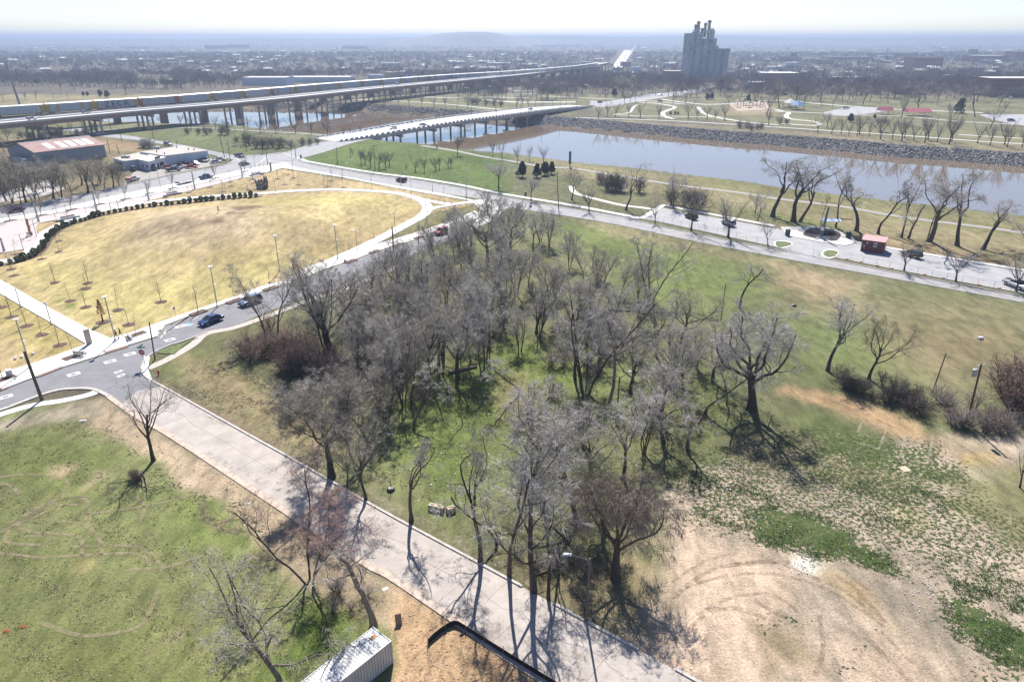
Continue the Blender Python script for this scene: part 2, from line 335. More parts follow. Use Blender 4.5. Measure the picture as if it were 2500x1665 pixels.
# each: outline seen from the air, colour, feather in metres, strength
PAINT = [
    ([(-400, 235), (700, 235), (700, 300), (-400, 330)], STRAW, 8, .7),
    ([(0, 205), (330, 205), (600, 220), (600, 250), (0, 262)], STRAW, 10, .8),
    ([(-300, 310), (700, 300), (900, 330), (1300, 370), (2900, 560), (2900, 900), (-300, 900)], GREEN, 4, .8),
    ([(-300, 340), (300, 330), (330, 470), (-300, 560)], BROWN, 8, .8),
    ([(90, 335), (350, 350), (350, 372), (90, 360)], ORANGE, 3, .7),
    ([(220, 325), (620, 320), (620, 388), (560, 385)], (.115, .13, .065), 3, .9),
    ([(1300, 385), (1700, 440), (2500, 540), (2900, 600), (2900, 690), (2300, 600), (1900, 520), (1600, 470), (1300, 410)], STRAW, 6, .8),
    ([(1650, 425), (2500, 530), (2900, 580), (2900, 640), (2400, 570), (1900, 500), (1640, 440)], (.17, .16, .085), 5, .7),
    ([(1600, 480), (1850, 500), (2500, 590), (2900, 660), (2900, 720), (2400, 640), (1900, 560), (1640, 520)], (.2, .165, .11), 4, .55),
    ([(1750, 500), (1880, 515), (2050, 545), (2050, 570), (1800, 530)], (.13, .15, .06), 3, .6),
    ([(2100, 570), (2300, 600), (2500, 650), (2500, 660), (2200, 615)], ORANGE, 2, .5),
    ([(740, 395), (1240, 480), (1240, 380), (900, 340), (760, 380)], (.085, .125, .035), 5, .9),
    ([(1350, 240), (1500, 285), (1800, 300), (2100, 330), (2500, 360), (2900, 390), (2900, 250), (2500, 235), (1900, 232), (1500, 225)], (.15, .145, .088), 6, .9),
    ([(1380, 290), (1500, 300), (1700, 312), (2000, 335), (2300, 360), (2900, 400), (2900, 378), (2300, 345), (1900, 318), (1600, 300)], (.2, .175, .12), 4, .85),
    ([(850, 240), (1250, 285), (1400, 280), (1400, 225), (1000, 230)], (.15, .15, .08), 6, .8),
    ([(1780, 255), (1900, 262), (1900, 285), (1760, 280)], TAN, 4, .6),
    # dry grass park
    ([(0, 540), (340, 480), (620, 428), (690, 412), (1155, 492), (1170, 540), (700, 690), (400, 790), (0, 930), (-300, 1000), (-300, 620)], (.34, .265, .165), 1.5, 1),
    (mound_px, GOLD, 5, .75),
    ([(60, 640), (400, 700), (640, 640), (740, 640), (560, 724), (320, 800), (160, 760)], (.36, .31, .15), 8, .8),
    ([(640, 490), (820, 478), (940, 482), (980, 500), (800, 520), (660, 510)], (.38, .325, .155), 8, .8),
    ([(340, 520), (560, 498), (650, 505), (640, 570), (480, 610), (320, 600)], (.40, .315, .235), 7, .9, 1),
    ([(400, 550), (480, 535), (500, 550), (420, 580)], (.22, .165, .13), 3, .7, 1), ([(330, 560), (380, 550), (380, 570), (320, 590)], (.25, .19, .14), 3, .5, 1),
    ([(505, 542), (545, 528), (548, 542), (512, 550)], (.15, .095, .075), 1.2, .9, 1),
    ([(560, 508), (632, 503), (640, 509), (570, 516)], (.15, .095, .075), .7, .9, 1), ([(555, 519), (610, 516), (600, 522), (550, 524)], (.15, .095, .075), .5, .8, 1),
    ([(760, 560), (900, 560), (960, 600), (840, 620), (700, 600)], (.25, .19, .115), 7, .7, 1),
    ([(670, 520), (790, 540), (800, 580), (700, 590)], (.22, .175, .12), 5, .6, 1), ([(480, 560), (600, 580), (560, 620), (470, 600)], (.27, .21, .13), 5, .5, 1), ([(500, 620), (620, 600), (640, 640), (540, 660)], (.26, .2, .11), 5, .5, 1),
    ([(1046, 520), (1150, 502), (1170, 512), (1160, 530), (860, 635), (780, 655)], (.15, .145, .075), 1.5, .95),
    ([(131, 733), (152, 729), (154, 736), (133, 742)], BRIGHT, .6, .95),
    ([(158, 745), (185, 741), (180, 750), (156, 752)], BRIGHT, .6, .95),
    ([(180, 724), (200, 722), (195, 728)], BRIGHT, .5, .9),
    ([(0, 700), (-20, 780), (130, 900), (250, 840)], (.3, .25, .11), 3, .8),
    # near block
    ([(342, 890), (560, 790), (1250, 540), (1310, 545), (1340, 540), (1880, 640), (2600, 760), (2600, 1100), (2200, 1090), (1700, 1150), (1600, 1600), (1400, 1520), (640, 1080)], GREEN, 1.5, .9),
    ([(1330, 530), (1500, 560), (1640, 600), (1700, 700), (1600, 780), (1500, 640), (1330, 560)], BRIGHT, 5, .6),
    ([(1640, 590), (1850, 640), (1900, 700), (1800, 780), (1650, 740)], BRIGHT, 7, .55),
    ([(1370, 528), (1550, 558), (1800, 615), (1900, 640), (1900, 655), (1700, 620), (1500, 580)], STRAW, 2, .6),
    ([(1900, 640), (2100, 690), (2050, 760), (1900, 700)], (.30, .23, .16), 5, .85),
    ([(2150, 780), (2500, 800), (2500, 900), (2300, 930), (2150, 860)], (.23, .185, .12), 8, .85),
    ([(1960, 720), (2400, 740), (2500, 780), (2400, 800), (2000, 760)], (.2, .175, .11), 8, .8),
    ([(1900, 780), (2100, 780), (2200, 900), (1960, 940)], (.085, .12, .035), 8, .5),
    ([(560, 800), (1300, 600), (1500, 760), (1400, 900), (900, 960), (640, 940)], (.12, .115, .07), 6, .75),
    ([(400, 950), (560, 930), (900, 960), (900, 1080), (760, 1130), (640, 1070)], (.17, .15, .09), 4, .8),
    ([(370, 900), (500, 850), (620, 900), (540, 930), (420, 935)], (.1, .125, .045), 3, .7),
    ([(960, 960), (1200, 850), (1380, 850), (1420, 960), (1300, 1030), (1280, 1180), (1100, 1260), (950, 1150)], BRIGHT, 4, .85),
    ([(1330, 980), (1700, 900), (1790, 960), (1740, 1080), (1560, 1120), (1400, 1050)], (.095, .12, .04), 5, .7),
    ([(1280, 860), (1560, 880), (1500, 940), (1330, 930)], BRIGHT, 4, .6),
    ([(1200, 820), (1300, 800), (1330, 880), (1230, 880)], BRIGHT, 3, .5),
    ([(1250, 1380), (1500, 1300), (1640, 1400), (1600, 1600), (1400, 1520)], (.19, .155, .105), 3, .9),
    ([(1300, 1280), (1480, 1240), (1480, 1340), (1330, 1380)], (.11, .12, .05), 3, .6),
    ([(430, 860), (560, 880), (700, 1000), (800, 1100), (700, 1080), (560, 990), (440, 930)], (.26, .205, .14), 3, .7),
    ([(366, 925), (400, 935), (500, 985), (640, 1062), (780, 1140), (770, 1150), (640, 1090), (490, 1010), (380, 945)], (.185, .14, .105), 1.0, .85),
    ([(1240, 900), (1330, 960), (1340, 1060), (1240, 1040), (1200, 960)], (.2, .155, .11), 3, .6),
    ([(1480, 1000), (1640, 980), (1700, 1060), (1560, 1130)], (.17, .15, .1), 4, .5),
    # bare ground at the right
    ([(1600, 1200), (1780, 1130), (1900, 1090), (2600, 1050), (2600, 1800), (1400, 1800), (1330, 1665), (1560, 1590), (1640, 1480), (1640, 1300)], PINKG, 2, 1),
    ([(1640, 1280), (1800, 1330), (2000, 1420), (2200, 1560), (2400, 1680), (2350, 1800), (1500, 1800), (1560, 1600), (1650, 1450)], (.44, .335, .29), 4, .9),
    ([(1980, 1420), (2100, 1430), (2060, 1560), (1960, 1640), (1900, 1560)], (.30, .26, .24), 3, .7),
    ([(2080, 1400), (2280, 1420), (2330, 1560), (2200, 1540)], (.24, .205, .19), 3, .6),
    ([(1850, 1530), (1960, 1530), (1990, 1620), (1880, 1640)], (.23, .18, .12), 2, .8),
    ([(2000, 1380), (2100, 1430), (2180, 1530), (2130, 1500), (2010, 1420)], (.40, .29, .18), 1.5, .7),
    ([(1920, 940), (2060, 965), (2240, 1035), (2290, 1080), (2200, 1070), (2040, 1000), (1900, 960)], ORANGE, 1.2, .9),
    ([(2240, 1060), (2420, 1090), (2500, 1130), (2500, 1160), (2300, 1120)], (.24, .19, .14), 2, .8),
    ([(2340, 1105), (2440, 1110), (2440, 1130), (2350, 1130)], (.36, .27, .15), 1, .8),
    ([(1780, 1080), (1920, 1050), (1960, 1090), (1900, 1160), (1800, 1160)], (.22, .175, .14), 2, .7),
    ([(1890, 1045), (2020, 1100), (2150, 1130), (2280, 1150), (2320, 1220), (2100, 1210), (1960, 1180)], (.12, .125, .06), 3, .65),
    ([(1990, 1000), (2100, 1050), (2190, 1090), (2170, 1130), (2020, 1100), (1930, 1030)], (.10, .125, .05), 2, .8),
    ([(2300, 1160), (2500, 1130), (2600, 1300), (2500, 1340), (2360, 1270)], (.13, .135, .06), 3, .8),
    ([(1935, 1355), (1975, 1362), (2000, 1385), (1970, 1398), (1935, 1380)], (.7, .69, .68), 1.2, .75),
    ([(2180, 1235), (2250, 1240), (2270, 1290), (2210, 1300), (2170, 1270)], (.27, .24, .15), 1.5, .8),
    # left foreground
    ([(-600, 1000), (0, 1000), (100, 980), (260, 970), (400, 1060), (650, 1225), (900, 1390), (1100, 1520), (900, 1800), (-600, 1800)], (.142, .152, .074), 1.2, 1),
    ([(0, 1080), (250, 1060), (300, 1150), (150, 1200), (0, 1180)], (.115, .142, .048), 4, .6),
    ([(400, 1210), (560, 1200), (680, 1340), (600, 1380), (430, 1330)], BRIGHT, 4, .7),
    ([(0, 1200), (300, 1200), (300, 1400), (0, 1450)], (.12, .135, .055), 6, .6),
    ([(-100, 1540), (400, 1480), (700, 1800), (-100, 1800)], (.13, .14, .055), 5, .6),
    ([(150, 990), (255, 968), (330, 1020), (640, 1215), (900, 1390), (1120, 1530), (1000, 1540), (850, 1500), (760, 1430), (640, 1340), (560, 1230), (440, 1190), (400, 1130), (300, 1080), (200, 1030)], (.32, .25, .2), 1.0, .95),
    ([(-50, 1040), (150, 990), (260, 975), (240, 1010), (120, 1030), (0, 1055)], (.26, .225, .195), 1.2, .9),
    ([(620, 1250), (880, 1400), (1000, 1500), (860, 1520), (700, 1400)], (.2, .155, .115), 2, .6),
    ([(120, 1135), (185, 1130), (180, 1160), (130, 1165)], TAN, .8, .8),
    ([(230, 1150), (270, 1145), (255, 1170), (200, 1200)], TAN, .7, .6),
    ([(190, 1370), (235, 1365), (225, 1395), (185, 1400)], (.24, .2, .11), 1, .6),
    ([(735, 1470), (860, 1480), (880, 1540), (760, 1640), (600, 1700), (700, 1560)], (.07, .11, .02), 2, .8),
    # dug clay lot
    ([(960, 1420), (1110, 1520), (1360, 1690), (1500, 1900), (860, 1900), (960, 1640), (965, 1540)], (.37, .255, .175), .9, 1),
    ([(1150, 1580), (1230, 1620), (1260, 1680), (1180, 1660)], (.26, .16, .11), 1.5, .6),
]
# clump density of weeds (dark tufts standing on the bare soil)
CLUMP = [
    ([(1620, 1150), (1720, 1120), (1880, 1150), (1900, 1260), (1800, 1300), (1690, 1250)], .48, 3),
    ([(1800, 1230), (1960, 1240), (2100, 1300), (2210, 1380), (2190, 1410), (2050, 1370), (1900, 1350), (1830, 1310)], .72, 2.5),
    ([(1960, 1110), (2300, 1170), (2320, 1260), (2160, 1300), (1990, 1220)], .5, 3),
    ([(2280, 1440), (2420, 1480), (2600, 1600), (2600, 1700), (2480, 1640), (2330, 1560)], .75, 2.5),
    ([(2280, 1320), (2500, 1400), (2500, 1500), (2330, 1460)], .42, 3),
    ([(2050, 1570), (2110, 1570), (2110, 1640), (2050, 1640)], .38, 1.5),
    ([(1850, 1510), (1980, 1500), (2000, 1530), (1860, 1540)], .4, 1.5),
    ([(2340, 1620), (2500, 1620), (2500, 1700), (2340, 1690)], .4, 2),
    ([(1950, 1040), (2150, 1090), (2170, 1180), (1960, 1120)], .5, 3),
    ([(560, 1180), (600, 1240), (700, 1350), (640, 1330), (540, 1210)], .5, 1.5),
    ([(300, 1085), (440, 1180), (560, 1220), (500, 1230), (300, 1110)], .5, 1.5),
    ([(840, 1460), (900, 1480), (880, 1540), (820, 1520)], .4, 1.5),
    ([(1600, 1180), (1700, 1100), (1900, 1040), (2300, 1130), (2560, 1300), (2560, 1560), (2300, 1420), (2000, 1300), (1800, 1330), (1660, 1290)], .46, 5),
    ([(1960, 1040), (2300, 1080), (2400, 1180), (2300, 1200), (2000, 1150)], .58, 4),
]
LITTER = [([(1680, 1080), (2600, 1000), (2600, 1700), (1650, 1500)], .7, 5), ([(1300, 960), (1820, 800), (1880, 960), (1600, 1150)], .5, 5), ([(1560, 580), (2000, 620), (1900, 800), (1500, 700)], .4, 8),
          ([(560, 900), (1300, 700), (1500, 1100), (900, 1100)], .5, 5), ([(900, 1400), (1350, 1650), (900, 1700)], .3, 2)]
def build_ground():
    ys = [4.0]
    while ys[-1] < 30000:
        y = ys[-1]
        ys.append(y * (1.0125 if y > 42 else 1.03) if y < 420 else y * 1.024)
    ys = np.array(ys); nu = 400
    us = np.linspace(-1, 1, nu); us = 1.25 * us * (0.55 + 0.45 * us * us)
    YY = np.repeat(ys[:, None], nu, 1); XX = us[None, :] * (YY + 18)
    X = XX.ravel(); Y = YY.ravel(); Z = zfa(X, Y)
    far = sstep(4000, 9000, np.hypot(X, Y)); Z = Z - far * 2
    C = np.zeros((len(X), 4), np.float32); C[:, 3] = 1
    C[:, :3] = FARC
    n1 = np.sin(X * .9 + np.sin(Y * .7) * 2) * .5 + np.sin(Y * 1.1 + np.sin(X * .5) * 2.3) * .5
    near = Y < 700
    xs, yy, nn = X[near], Y[near], n1[near]
    cc = C[near]
    # towards the town: mixed lots
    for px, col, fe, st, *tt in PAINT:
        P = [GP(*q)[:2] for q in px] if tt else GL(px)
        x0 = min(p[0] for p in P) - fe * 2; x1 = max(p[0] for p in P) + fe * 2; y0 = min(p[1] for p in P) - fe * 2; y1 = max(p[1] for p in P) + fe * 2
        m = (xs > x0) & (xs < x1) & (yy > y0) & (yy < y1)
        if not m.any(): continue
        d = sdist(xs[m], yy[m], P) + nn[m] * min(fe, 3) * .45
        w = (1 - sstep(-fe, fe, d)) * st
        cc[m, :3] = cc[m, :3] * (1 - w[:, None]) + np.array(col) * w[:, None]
    # muddy river bed and banks
    dw = sdist(xs, yy, WATER)
    w = 1 - sstep(-2, 2.5, dw); cc[:, :3] = cc[:, :3] * (1 - w[:, None]) + np.array((.16, .12, .08)) * w[:, None]
    C[near] = cc
    M = np.zeros((len(X), 4), np.float32); M[:, 3] = 1
    mm = M[near]
    for lst, ch in ((CLUMP, 0), (LITTER, 1)):
        for px, st, fe in lst:
            P = GL(px)
            x0 = min(p[0] for p in P) - fe * 2; x1 = max(p[0] for p in P) + fe * 2; y0 = min(p[1] for p in P) - fe * 2; y1 = max(p[1] for p in P) + fe * 2
            m = (xs > x0) & (xs < x1) & (yy > y0) & (yy < y1)
            if not m.any(): continue
            d = sdist(xs[m], yy[m], P) + nn[m] * 1.0
            w = (1 - sstep(-fe, fe, d)) * st
            mm[m, ch] = np.maximum(mm[m, ch], w)
    M[near] = mm
    ny = len(ys)
    i = np.arange(ny - 1)[:, None] * nu + np.arange(nu - 1)[None, :]
    q = np.stack([i, i + 1, i + nu + 1, i + nu], -1).reshape(-1, 4)
    me = np_mesh('ground', np.stack([X, Y, Z], 1), quads=q, smooth=True)
    for nm, A in (('paint', C), ('mask', M)):
        at = me.color_attributes.new(nm, 'FLOAT_COLOR', 'POINT'); at.data.foreach_set('color', A.ravel())
    m = bpy.data.materials.new('ground'); m.use_nodes = True; nt, N, L = nodes_of(m); b = N['Principled BSDF']
    b.inputs['Roughness'].default_value = 1.0; b.inputs['Specular IOR Level'].default_value = 0.1
    def nd(t, **k):
        n = N.new(t)
        for a, v in k.items():
            if hasattr(n, a): setattr(n, a, v)
            else: n.inputs[a].default_value = v
        return n
    tc = nd('ShaderNodeTexCoord')
    mp = nd('ShaderNodeMapping'); mp.inputs['Scale'].default_value = (1, .45, 1); mp.inputs['Rotation'].default_value = (0, 0, .5)
    L.new(tc.outputs['Object'], mp.inputs['Vector'])
    at = nd('ShaderNodeAttribute', attribute_name='paint'); am = nd('ShaderNodeAttribute', attribute_name='mask')
    sep = nd('ShaderNodeSeparateColor'); L.new(am.outputs['Color'], sep.inputs[0])
    def noise(scale, detail=4, rough=.6, src=None, dist=0.0):
        n = nd('ShaderNodeTexNoise', Scale=scale, Detail=detail, Roughness=rough, Distortion=dist)
        L.new((src or tc.outputs['Object']), n.inputs['Vector']); return n.outputs['Fac']
    def ramp(f, p0, c0, p1, c1):
        r = nd('ShaderNodeValToRGB'); e = r.color_ramp.elements
        e[0].position = p0; e[0].color = tuple(c0) + (1,) if len(c0) == 3 else c0; e[1].position = p1; e[1].color = tuple(c1) + (1,)
        L.new(f, r.inputs[0]); return r.outputs[0]
    def mix(bt, f, a, c):
        n = nd('ShaderNodeMix'); n.data_type = 'RGBA'; n.blend_type = bt
        if isinstance(f, float): n.inputs[0].default_value = f
        else: L.new(f, n.inputs[0])
        for s, v in ((n.inputs[6], a), (n.inputs[7], c)):
            if isinstance(v, tuple): s.default_value = v + (1,)
            else: L.new(v, s)
        return n.outputs[2]
    big = ramp(noise(.045, 5, .6, mp.outputs[0], .6), .36, (.76, .76, .70), .64, (1.26, 1.24, 1.2))
    c = mix('MULTIPLY', .9, at.outputs['Color'], big)
    mid = ramp(noise(.55, 6, .72, mp.outputs[0], .3), .3, (.55, .58, .54), .7, (1.42, 1.4, 1.32))
    c = mix('MULTIPLY', 1.0, c, mid)
    fine = ramp(noise(4.5, 4, .8), .3, (.48, .5, .48), .7, (1.5, 1.48, 1.4))
    c = mix('MULTIPLY', .8, c, fine)
    # strawy patches in the lawn
    straw = ramp(noise(.16, 7, .72, mp.outputs[0], .8), .55, (0, 0, 0), .72, (1, 1, 1))
    sf = nd('ShaderNodeMath', operation='MULTIPLY'); L.new(straw, sf.inputs[0]); sf.inputs[1].default_value = .6
    c = mix('MIX', sf.outputs[0], c, mix('MIX', .62, c, (.27, .22, .165)))
    # weed clumps on soil
    cn = noise(2.1, 5, .66, tc.outputs['Object'], .1)
    th = nd('ShaderNodeMath', operation='SUBTRACT'); th.inputs[0].default_value = .71
    s1 = nd('ShaderNodeMath', operation='MULTIPLY'); L.new(sep.outputs[0], s1.inputs[0]); s1.inputs[1].default_value = .43; L.new(s1.outputs[0], th.inputs[1])
    df = nd('ShaderNodeMath', operation='SUBTRACT'); L.new(cn, df.inputs[0]); L.new(th.outputs[0], df.inputs[1])
    kk = nd('ShaderNodeMath', operation='MULTIPLY'); L.new(df.outputs[0], kk.inputs[0]); kk.inputs[1].default_value = 26; kk.use_clamp = True
    gate = nd('ShaderNodeMath', operation='MULTIPLY'); gate.use_clamp = True; L.new(sep.outputs[0], gate.inputs[0]); gate.inputs[1].default_value = 8
    kf = nd('ShaderNodeMath', operation='MULTIPLY'); L.new(kk.outputs[0], kf.inputs[0]); L.new(gate.outputs[0], kf.inputs[1])
    gcol = ramp(noise(1.1, 4, .8), .35, (.042, .07, .024), .68, (.105, .135, .04))
    c = mix('MIX', kf.outputs[0], c, gcol)
    # scattered pale specks: stones, paper, bleached straw
    vo = nd('ShaderNodeTexVoronoi', Scale=1.7, Randomness=1.0); L.new(tc.outputs['Object'], vo.inputs['Vector'])
    sp = ramp(vo.outputs['Distance'], .045, (1, 1, 1), .075, (0, 0, 0))
    rs = nd('ShaderNodeSeparateColor'); L.new(vo.outputs['Color'], rs.inputs[0])
    lt = nd('ShaderNodeMath', operation='LESS_THAN'); L.new(rs.outputs[0], lt.inputs[0])
    s2 = nd('ShaderNodeMath', operation='MULTIPLY_ADD'); L.new(sep.outputs[1], s2.inputs[0]); s2.inputs[1].default_value = .45; s2.inputs[2].default_value = .03; L.new(s2.outputs[0], lt.inputs[1])
    s3 = nd('ShaderNodeMath', operation='MULTIPLY'); L.new(sp, s3.inputs[0]); L.new(lt.outputs[0], s3.inputs[1])
    c = mix('MIX', s3.outputs[0], c, (.58, .56, .52))
    L.new(c, b.inputs['Base Color'])
    bp = nd('ShaderNodeBump', Distance=.16, Strength=1.0)
    ba = nd('ShaderNodeMath', operation='MULTIPLY_ADD'); L.new(kf.outputs[0], ba.inputs[0]); ba.inputs[1].default_value = 1.3; L.new(noise(2.6, 5, .75), ba.inputs[2])
    L.new(ba.outputs[0], bp.inputs['Height']); L.new(bp.outputs['Normal'], b.inputs['Normal'])
    me.materials.append(m)
    tag(link('ground', me), kind='structure')
build_ground()

# water
wm = bpy.data.materials.new('river_water'); wm.use_nodes = True; nt, N, L = nodes_of(wm); b = N['Principled BSDF']
b.inputs['Base Color'].default_value = (.17, .125, .08, 1); b.inputs['Roughness'].default_value = .02; b.inputs['IOR'].default_value = 2.1; b.inputs['Specular IOR Level'].default_value = 1.0
tc = N.new('ShaderNodeTexCoord'); nz = N.new('ShaderNodeTexNoise'); nz.inputs['Scale'].default_value = .35; nz.inputs['Detail'].default_value = 3
bp = N.new('ShaderNodeBump'); bp.inputs['Distance'].default_value = .006; L.new(tc.outputs['Object'], nz.inputs['Vector']); L.new(nz.outputs['Fac'], bp.inputs['Height']); L.new(bp.outputs['Normal'], b.inputs['Normal'])
P = offset_line(NEAR, 5.0) + offset_line(GL(riv_far, WZ), -4)
mb = MB(); mb.prism(P, WZ - .5, WZ)
tag(mb.build('river_water', wm), kind='structure')

# far hill, a long low ridge on the horizon
def ridge(name, pts, D, col, depth=900):
    P = []
    for x, y in pts:
        u = (x - PW / 2) / FPX; h = topz(D, y); k = (D * CP + (CH - h) * SP)
        P.append((u * k, D, h))
    V = []; n = len(P)
    prof = [(-1, 0), (-.72, .35), (-.4, .78), (0, 1), (.4, .8), (1, 0)]
    for k, (o, s) in enumerate(prof):
        for p in P: V.append((p[0], p[1] + o * depth, -3 + (p[2] + 3) * s))
    q = [(j * n + i, j * n + i + 1, (j + 1) * n + i + 1, (j + 1) * n + i) for j in range(len(prof) - 1) for i in range(n - 1)]
    o = link(name, np_mesh(name, V, quads=q, mats=[mat(name, col, 1, noise=.25, scale=.004)], smooth=True)); return tag(o, kind='structure')
ridge('hill', smooth_line([(960, 99), (1010, 93), (1060, 85), (1110, 80), (1160, 78.5), (1200, 80), (1230, 85), (1270, 91), (1320, 99)], 3), 4500, (.17, .15, .13), 300)
ridge('distant_ridge', smooth_line([(-300, 97), (0, 94.5), (120, 96), (300, 95), (500, 96.5), (640, 93), (800, 95), (1000, 92), (1250, 88), (1400, 87), (1500, 91), (1640, 89), (1750, 87), (1900, 91), (2100, 92), (2300, 91), (2500, 90), (2800, 92)], 3), 6000, (.08, .085, .075), 900)

# ------------------------------------------------------------------ paving
ASPH = mat('asphalt', (.255, .25, .262), .9, noise=.16, scale=.35, detail=6, bump=.01, bscale=25)
ASPH2 = mat('asphalt_lot', (.29, .285, .295), .9, noise=.14, scale=.25, detail=6, bump=.01, bscale=25)
ASPD = mat('dark_asphalt', (.175, .172, .185), .9, noise=.13, scale=.3, detail=6, bump=.01, bscale=25)
CONC = mat('pale_concrete', (.60, .585, .56), .9, noise=.07, scale=.6, detail=6)
CONCS = mat('street_concrete', (.36, .318, .288), .9, noise=.17, scale=.42, detail=12, bump=.015, bscale=9)
PINK = mat('pink_paving', (.43, .37, .355), .9, noise=.07, scale=1.2, detail=5)
KERB = mat('kerb_concrete', (.42, .385, .355), .9, noise=.22, scale=1.6, detail=5)
JOINT = mat('paving_joint', (.22, .2, .19), .95)
PAINTW = mat('road_paint', (.50, .49, .485), .8, noise=.22, scale=3.0)
YEL = mat('yellow_paint', (.42, .34, .16), .8)
def slab(name, px, z, m, base=-.15, n=0):
    P = GL(px)
    if n: P = smooth_line(P, n, True)
    mb = MB(); mb.prism(P, base, z)
    return tag(mb.build(name, m), kind='structure')
def ribbon(name, px, w, z, m, n=5, w0=None, base=-.12):
    l = smooth_line(GL(px), n)
    mb = MB(); mb.wall(l, -w / 2, w / 2, base, z)
    return tag(fixnormals(mb.build(name, m)), kind='structure')
def kerb(px, w=.3, z=.15, n=4, m=None, raw=None):
    l = raw or smooth_line(GL(px), n)
    mb = MB(); mb.wall(l, -w / 2, w / 2, -.1, z)
    return tag(fixnormals(mb.build('kerb', m or KERB)), kind='structure')
# streets
slab('street', [(-260, 1050), (-60, 973), (23, 947), (89, 922), (154, 899), (241, 872), (312, 846), (384, 824), (403, 797), (466, 773), (531, 750), (589, 731), (713, 692), (738, 684), (783, 664), (840, 644), (911, 619), (1006, 590), (1057, 573), (1102, 558), (1178, 531), (1200, 520), (1215, 535),
                (1120, 575), (1006, 622), (920, 663), (863, 690), (815, 708), (758, 724), (660, 758), (587, 790), (505, 812), (449, 834), (408, 847), (365, 870), (345, 897), (352, 916), (396, 944), (330, 1010), (264, 967), (232, 953), (196, 950), (143, 954), (86, 972), (0, 1003), (-260, 1110)], .02, ASPD)
slab('concrete_street', [(396, 943), (499, 1001), (640, 1080), (737, 1134), (924, 1242), (1064, 1318), (1140, 1357), (1275, 1432), (1351, 1473), (1558, 1586), (1706, 1667), (2100, 1890), (1760, 1960), (1420, 1725), (1338, 1668), (1221, 1592), (1094, 1503), (950, 1407), (881, 1370), (640, 1212), (419, 1066), (325, 1012), (300, 985), (335, 955)], .028, CONCS)
slab('boulevard', [(-400, 600), (-300, 560), (0, 509), (68, 498), (122, 490), (299, 455), (367, 441), (440, 424), (544, 405), (573, 391), (545, 384), (430, 358), (330, 342), (250, 334), (150, 318), (180, 311), (235, 322), (330, 334), (460, 357), (571, 380), (640, 378), (700, 371), (760, 352), (826, 340), (900, 330), (912, 337), (850, 352), (790, 372), (740, 385), (726, 391), (761, 400), (908, 426), (1028, 441), (1136, 460), (1226, 479), (1320, 496), (1441, 517), (1539, 533), (1607, 551), (1756, 582), (1860, 603), (2034, 634), (2213, 670), (2500, 724), (2900, 800),
                   (2900, 825), (2500, 739), (2140, 673), (1860, 620), (1675, 585), (1512, 550), (1368, 525), (1255, 508), (1215, 505), (1185, 487), (1082, 473), (892, 441), (723, 408), (640, 405), (516, 430), (408, 452), (272, 479), (136, 512), (0, 535), (-300, 600), (-400, 640)], .015, ASPH)
slab('car_park', [(1561, 533), (1618, 508), (1658, 516), (1880, 556), (1975, 570), (2107, 598), (2300, 630), (2500, 664), (2900, 735), (2900, 790), (2500, 716), (2213, 663), (2040, 629), (1983, 640), (1930, 615), (1880, 600), (1756, 573), (1593, 538)], .033, ASPH2)
slab('park_road', [(1440, 246), (1480, 249), (1512, 243), (1593, 230), (1660, 224), (1716, 214), (1760, 206), (1765, 210), (1720, 220), (1690, 228), (1600, 242), (1512, 257), (1480, 262), (1440, 262)], .03, ASPH)
slab('corner_apron', [(1153, 489), (1185, 487), (1215, 504), (1240, 508), (1200, 540), (1150, 560), (1165, 530), (1172, 512), (1160, 500)], .05, CONC)
# sidewalks
slab('sidewalk', [(-260, 1010), (-60, 935), (0, 913), (68, 892), (164, 859), (211, 841), (275, 825), (318, 814), (420, 777), (557, 731), (640, 699), (688, 688), (729, 669), (754, 651), (828, 628), (850, 640), (911, 617), (1006, 588), (1102, 556), (1178, 530), (1160, 515), (1102, 540), (1006, 572), (911, 600), (857, 622), (840, 626),
         (840, 642), (783, 662), (738, 682), (713, 690), (589, 729), (531, 748), (466, 771), (403, 795), (384, 822), (312, 844), (241, 870), (154, 897), (89, 920), (23, 945), (-60, 971), (-260, 1048)], .14, CONC)
slab('diagonal_walk', [(-120, 620), (0, 683), (125, 755), (225, 808), (272, 828), (212, 842), (130, 792), (0, 718), (-120, 655)], .145, CONC)
slab('promenade', [(-300, 602), (0, 536), (136, 513), (272, 480), (408, 453), (516, 431), (640, 406), (700, 398), (723, 409), (892, 442), (1082, 474), (1153, 489), (1153, 492), (973, 461), (837, 434), (688, 411), (662, 420), (592, 428), (476, 452), (364, 478), (231, 503), (95, 530), (0, 546), (-300, 620)], .14, CONC)
slab('paved_plaza', [(-300, 621), (0, 547), (95, 531), (231, 504), (364, 479), (476, 453), (592, 429), (625, 424), (640, 430), (592, 436), (476, 464), (364, 491), (236, 518), (95, 546), (88, 556), (92, 580), (80, 606), (0, 620), (-300, 690)], .135, PINK)
ring = [(-200, 690), (0, 641), (40, 633), (62, 624), (79, 608), (90, 590), (112, 570), (145, 552), (188, 533), (245, 516), (326, 501), (380, 493), (516, 480), (642, 473), (701, 468), (810, 464), (919, 468), (975, 474), (1020, 486), (1040, 500), (1043, 513), (1028, 530), (1000, 545), (919, 588), (851, 620), (788, 648), (742, 668)]
ribbon('ring_path', ring, 3.4, .13, CONC)
ribbon('branch_path', [(1030, 488), (1060, 494), (1100, 499), (1156, 493)], 2.6, .135, CONC)
ribbon('branch_path', [(1040, 518), (1060, 509), (1096, 502), (1130, 497), (1156, 495)], 2.4, .14, CONC)
ribbon('sidewalk', [(728, 386), (742, 392), (761, 397), (908, 422), (1028, 437), (1136, 455), (1226, 474), (1395, 502), (1512, 524), (1560, 534)], 2.2, .14, CONC)
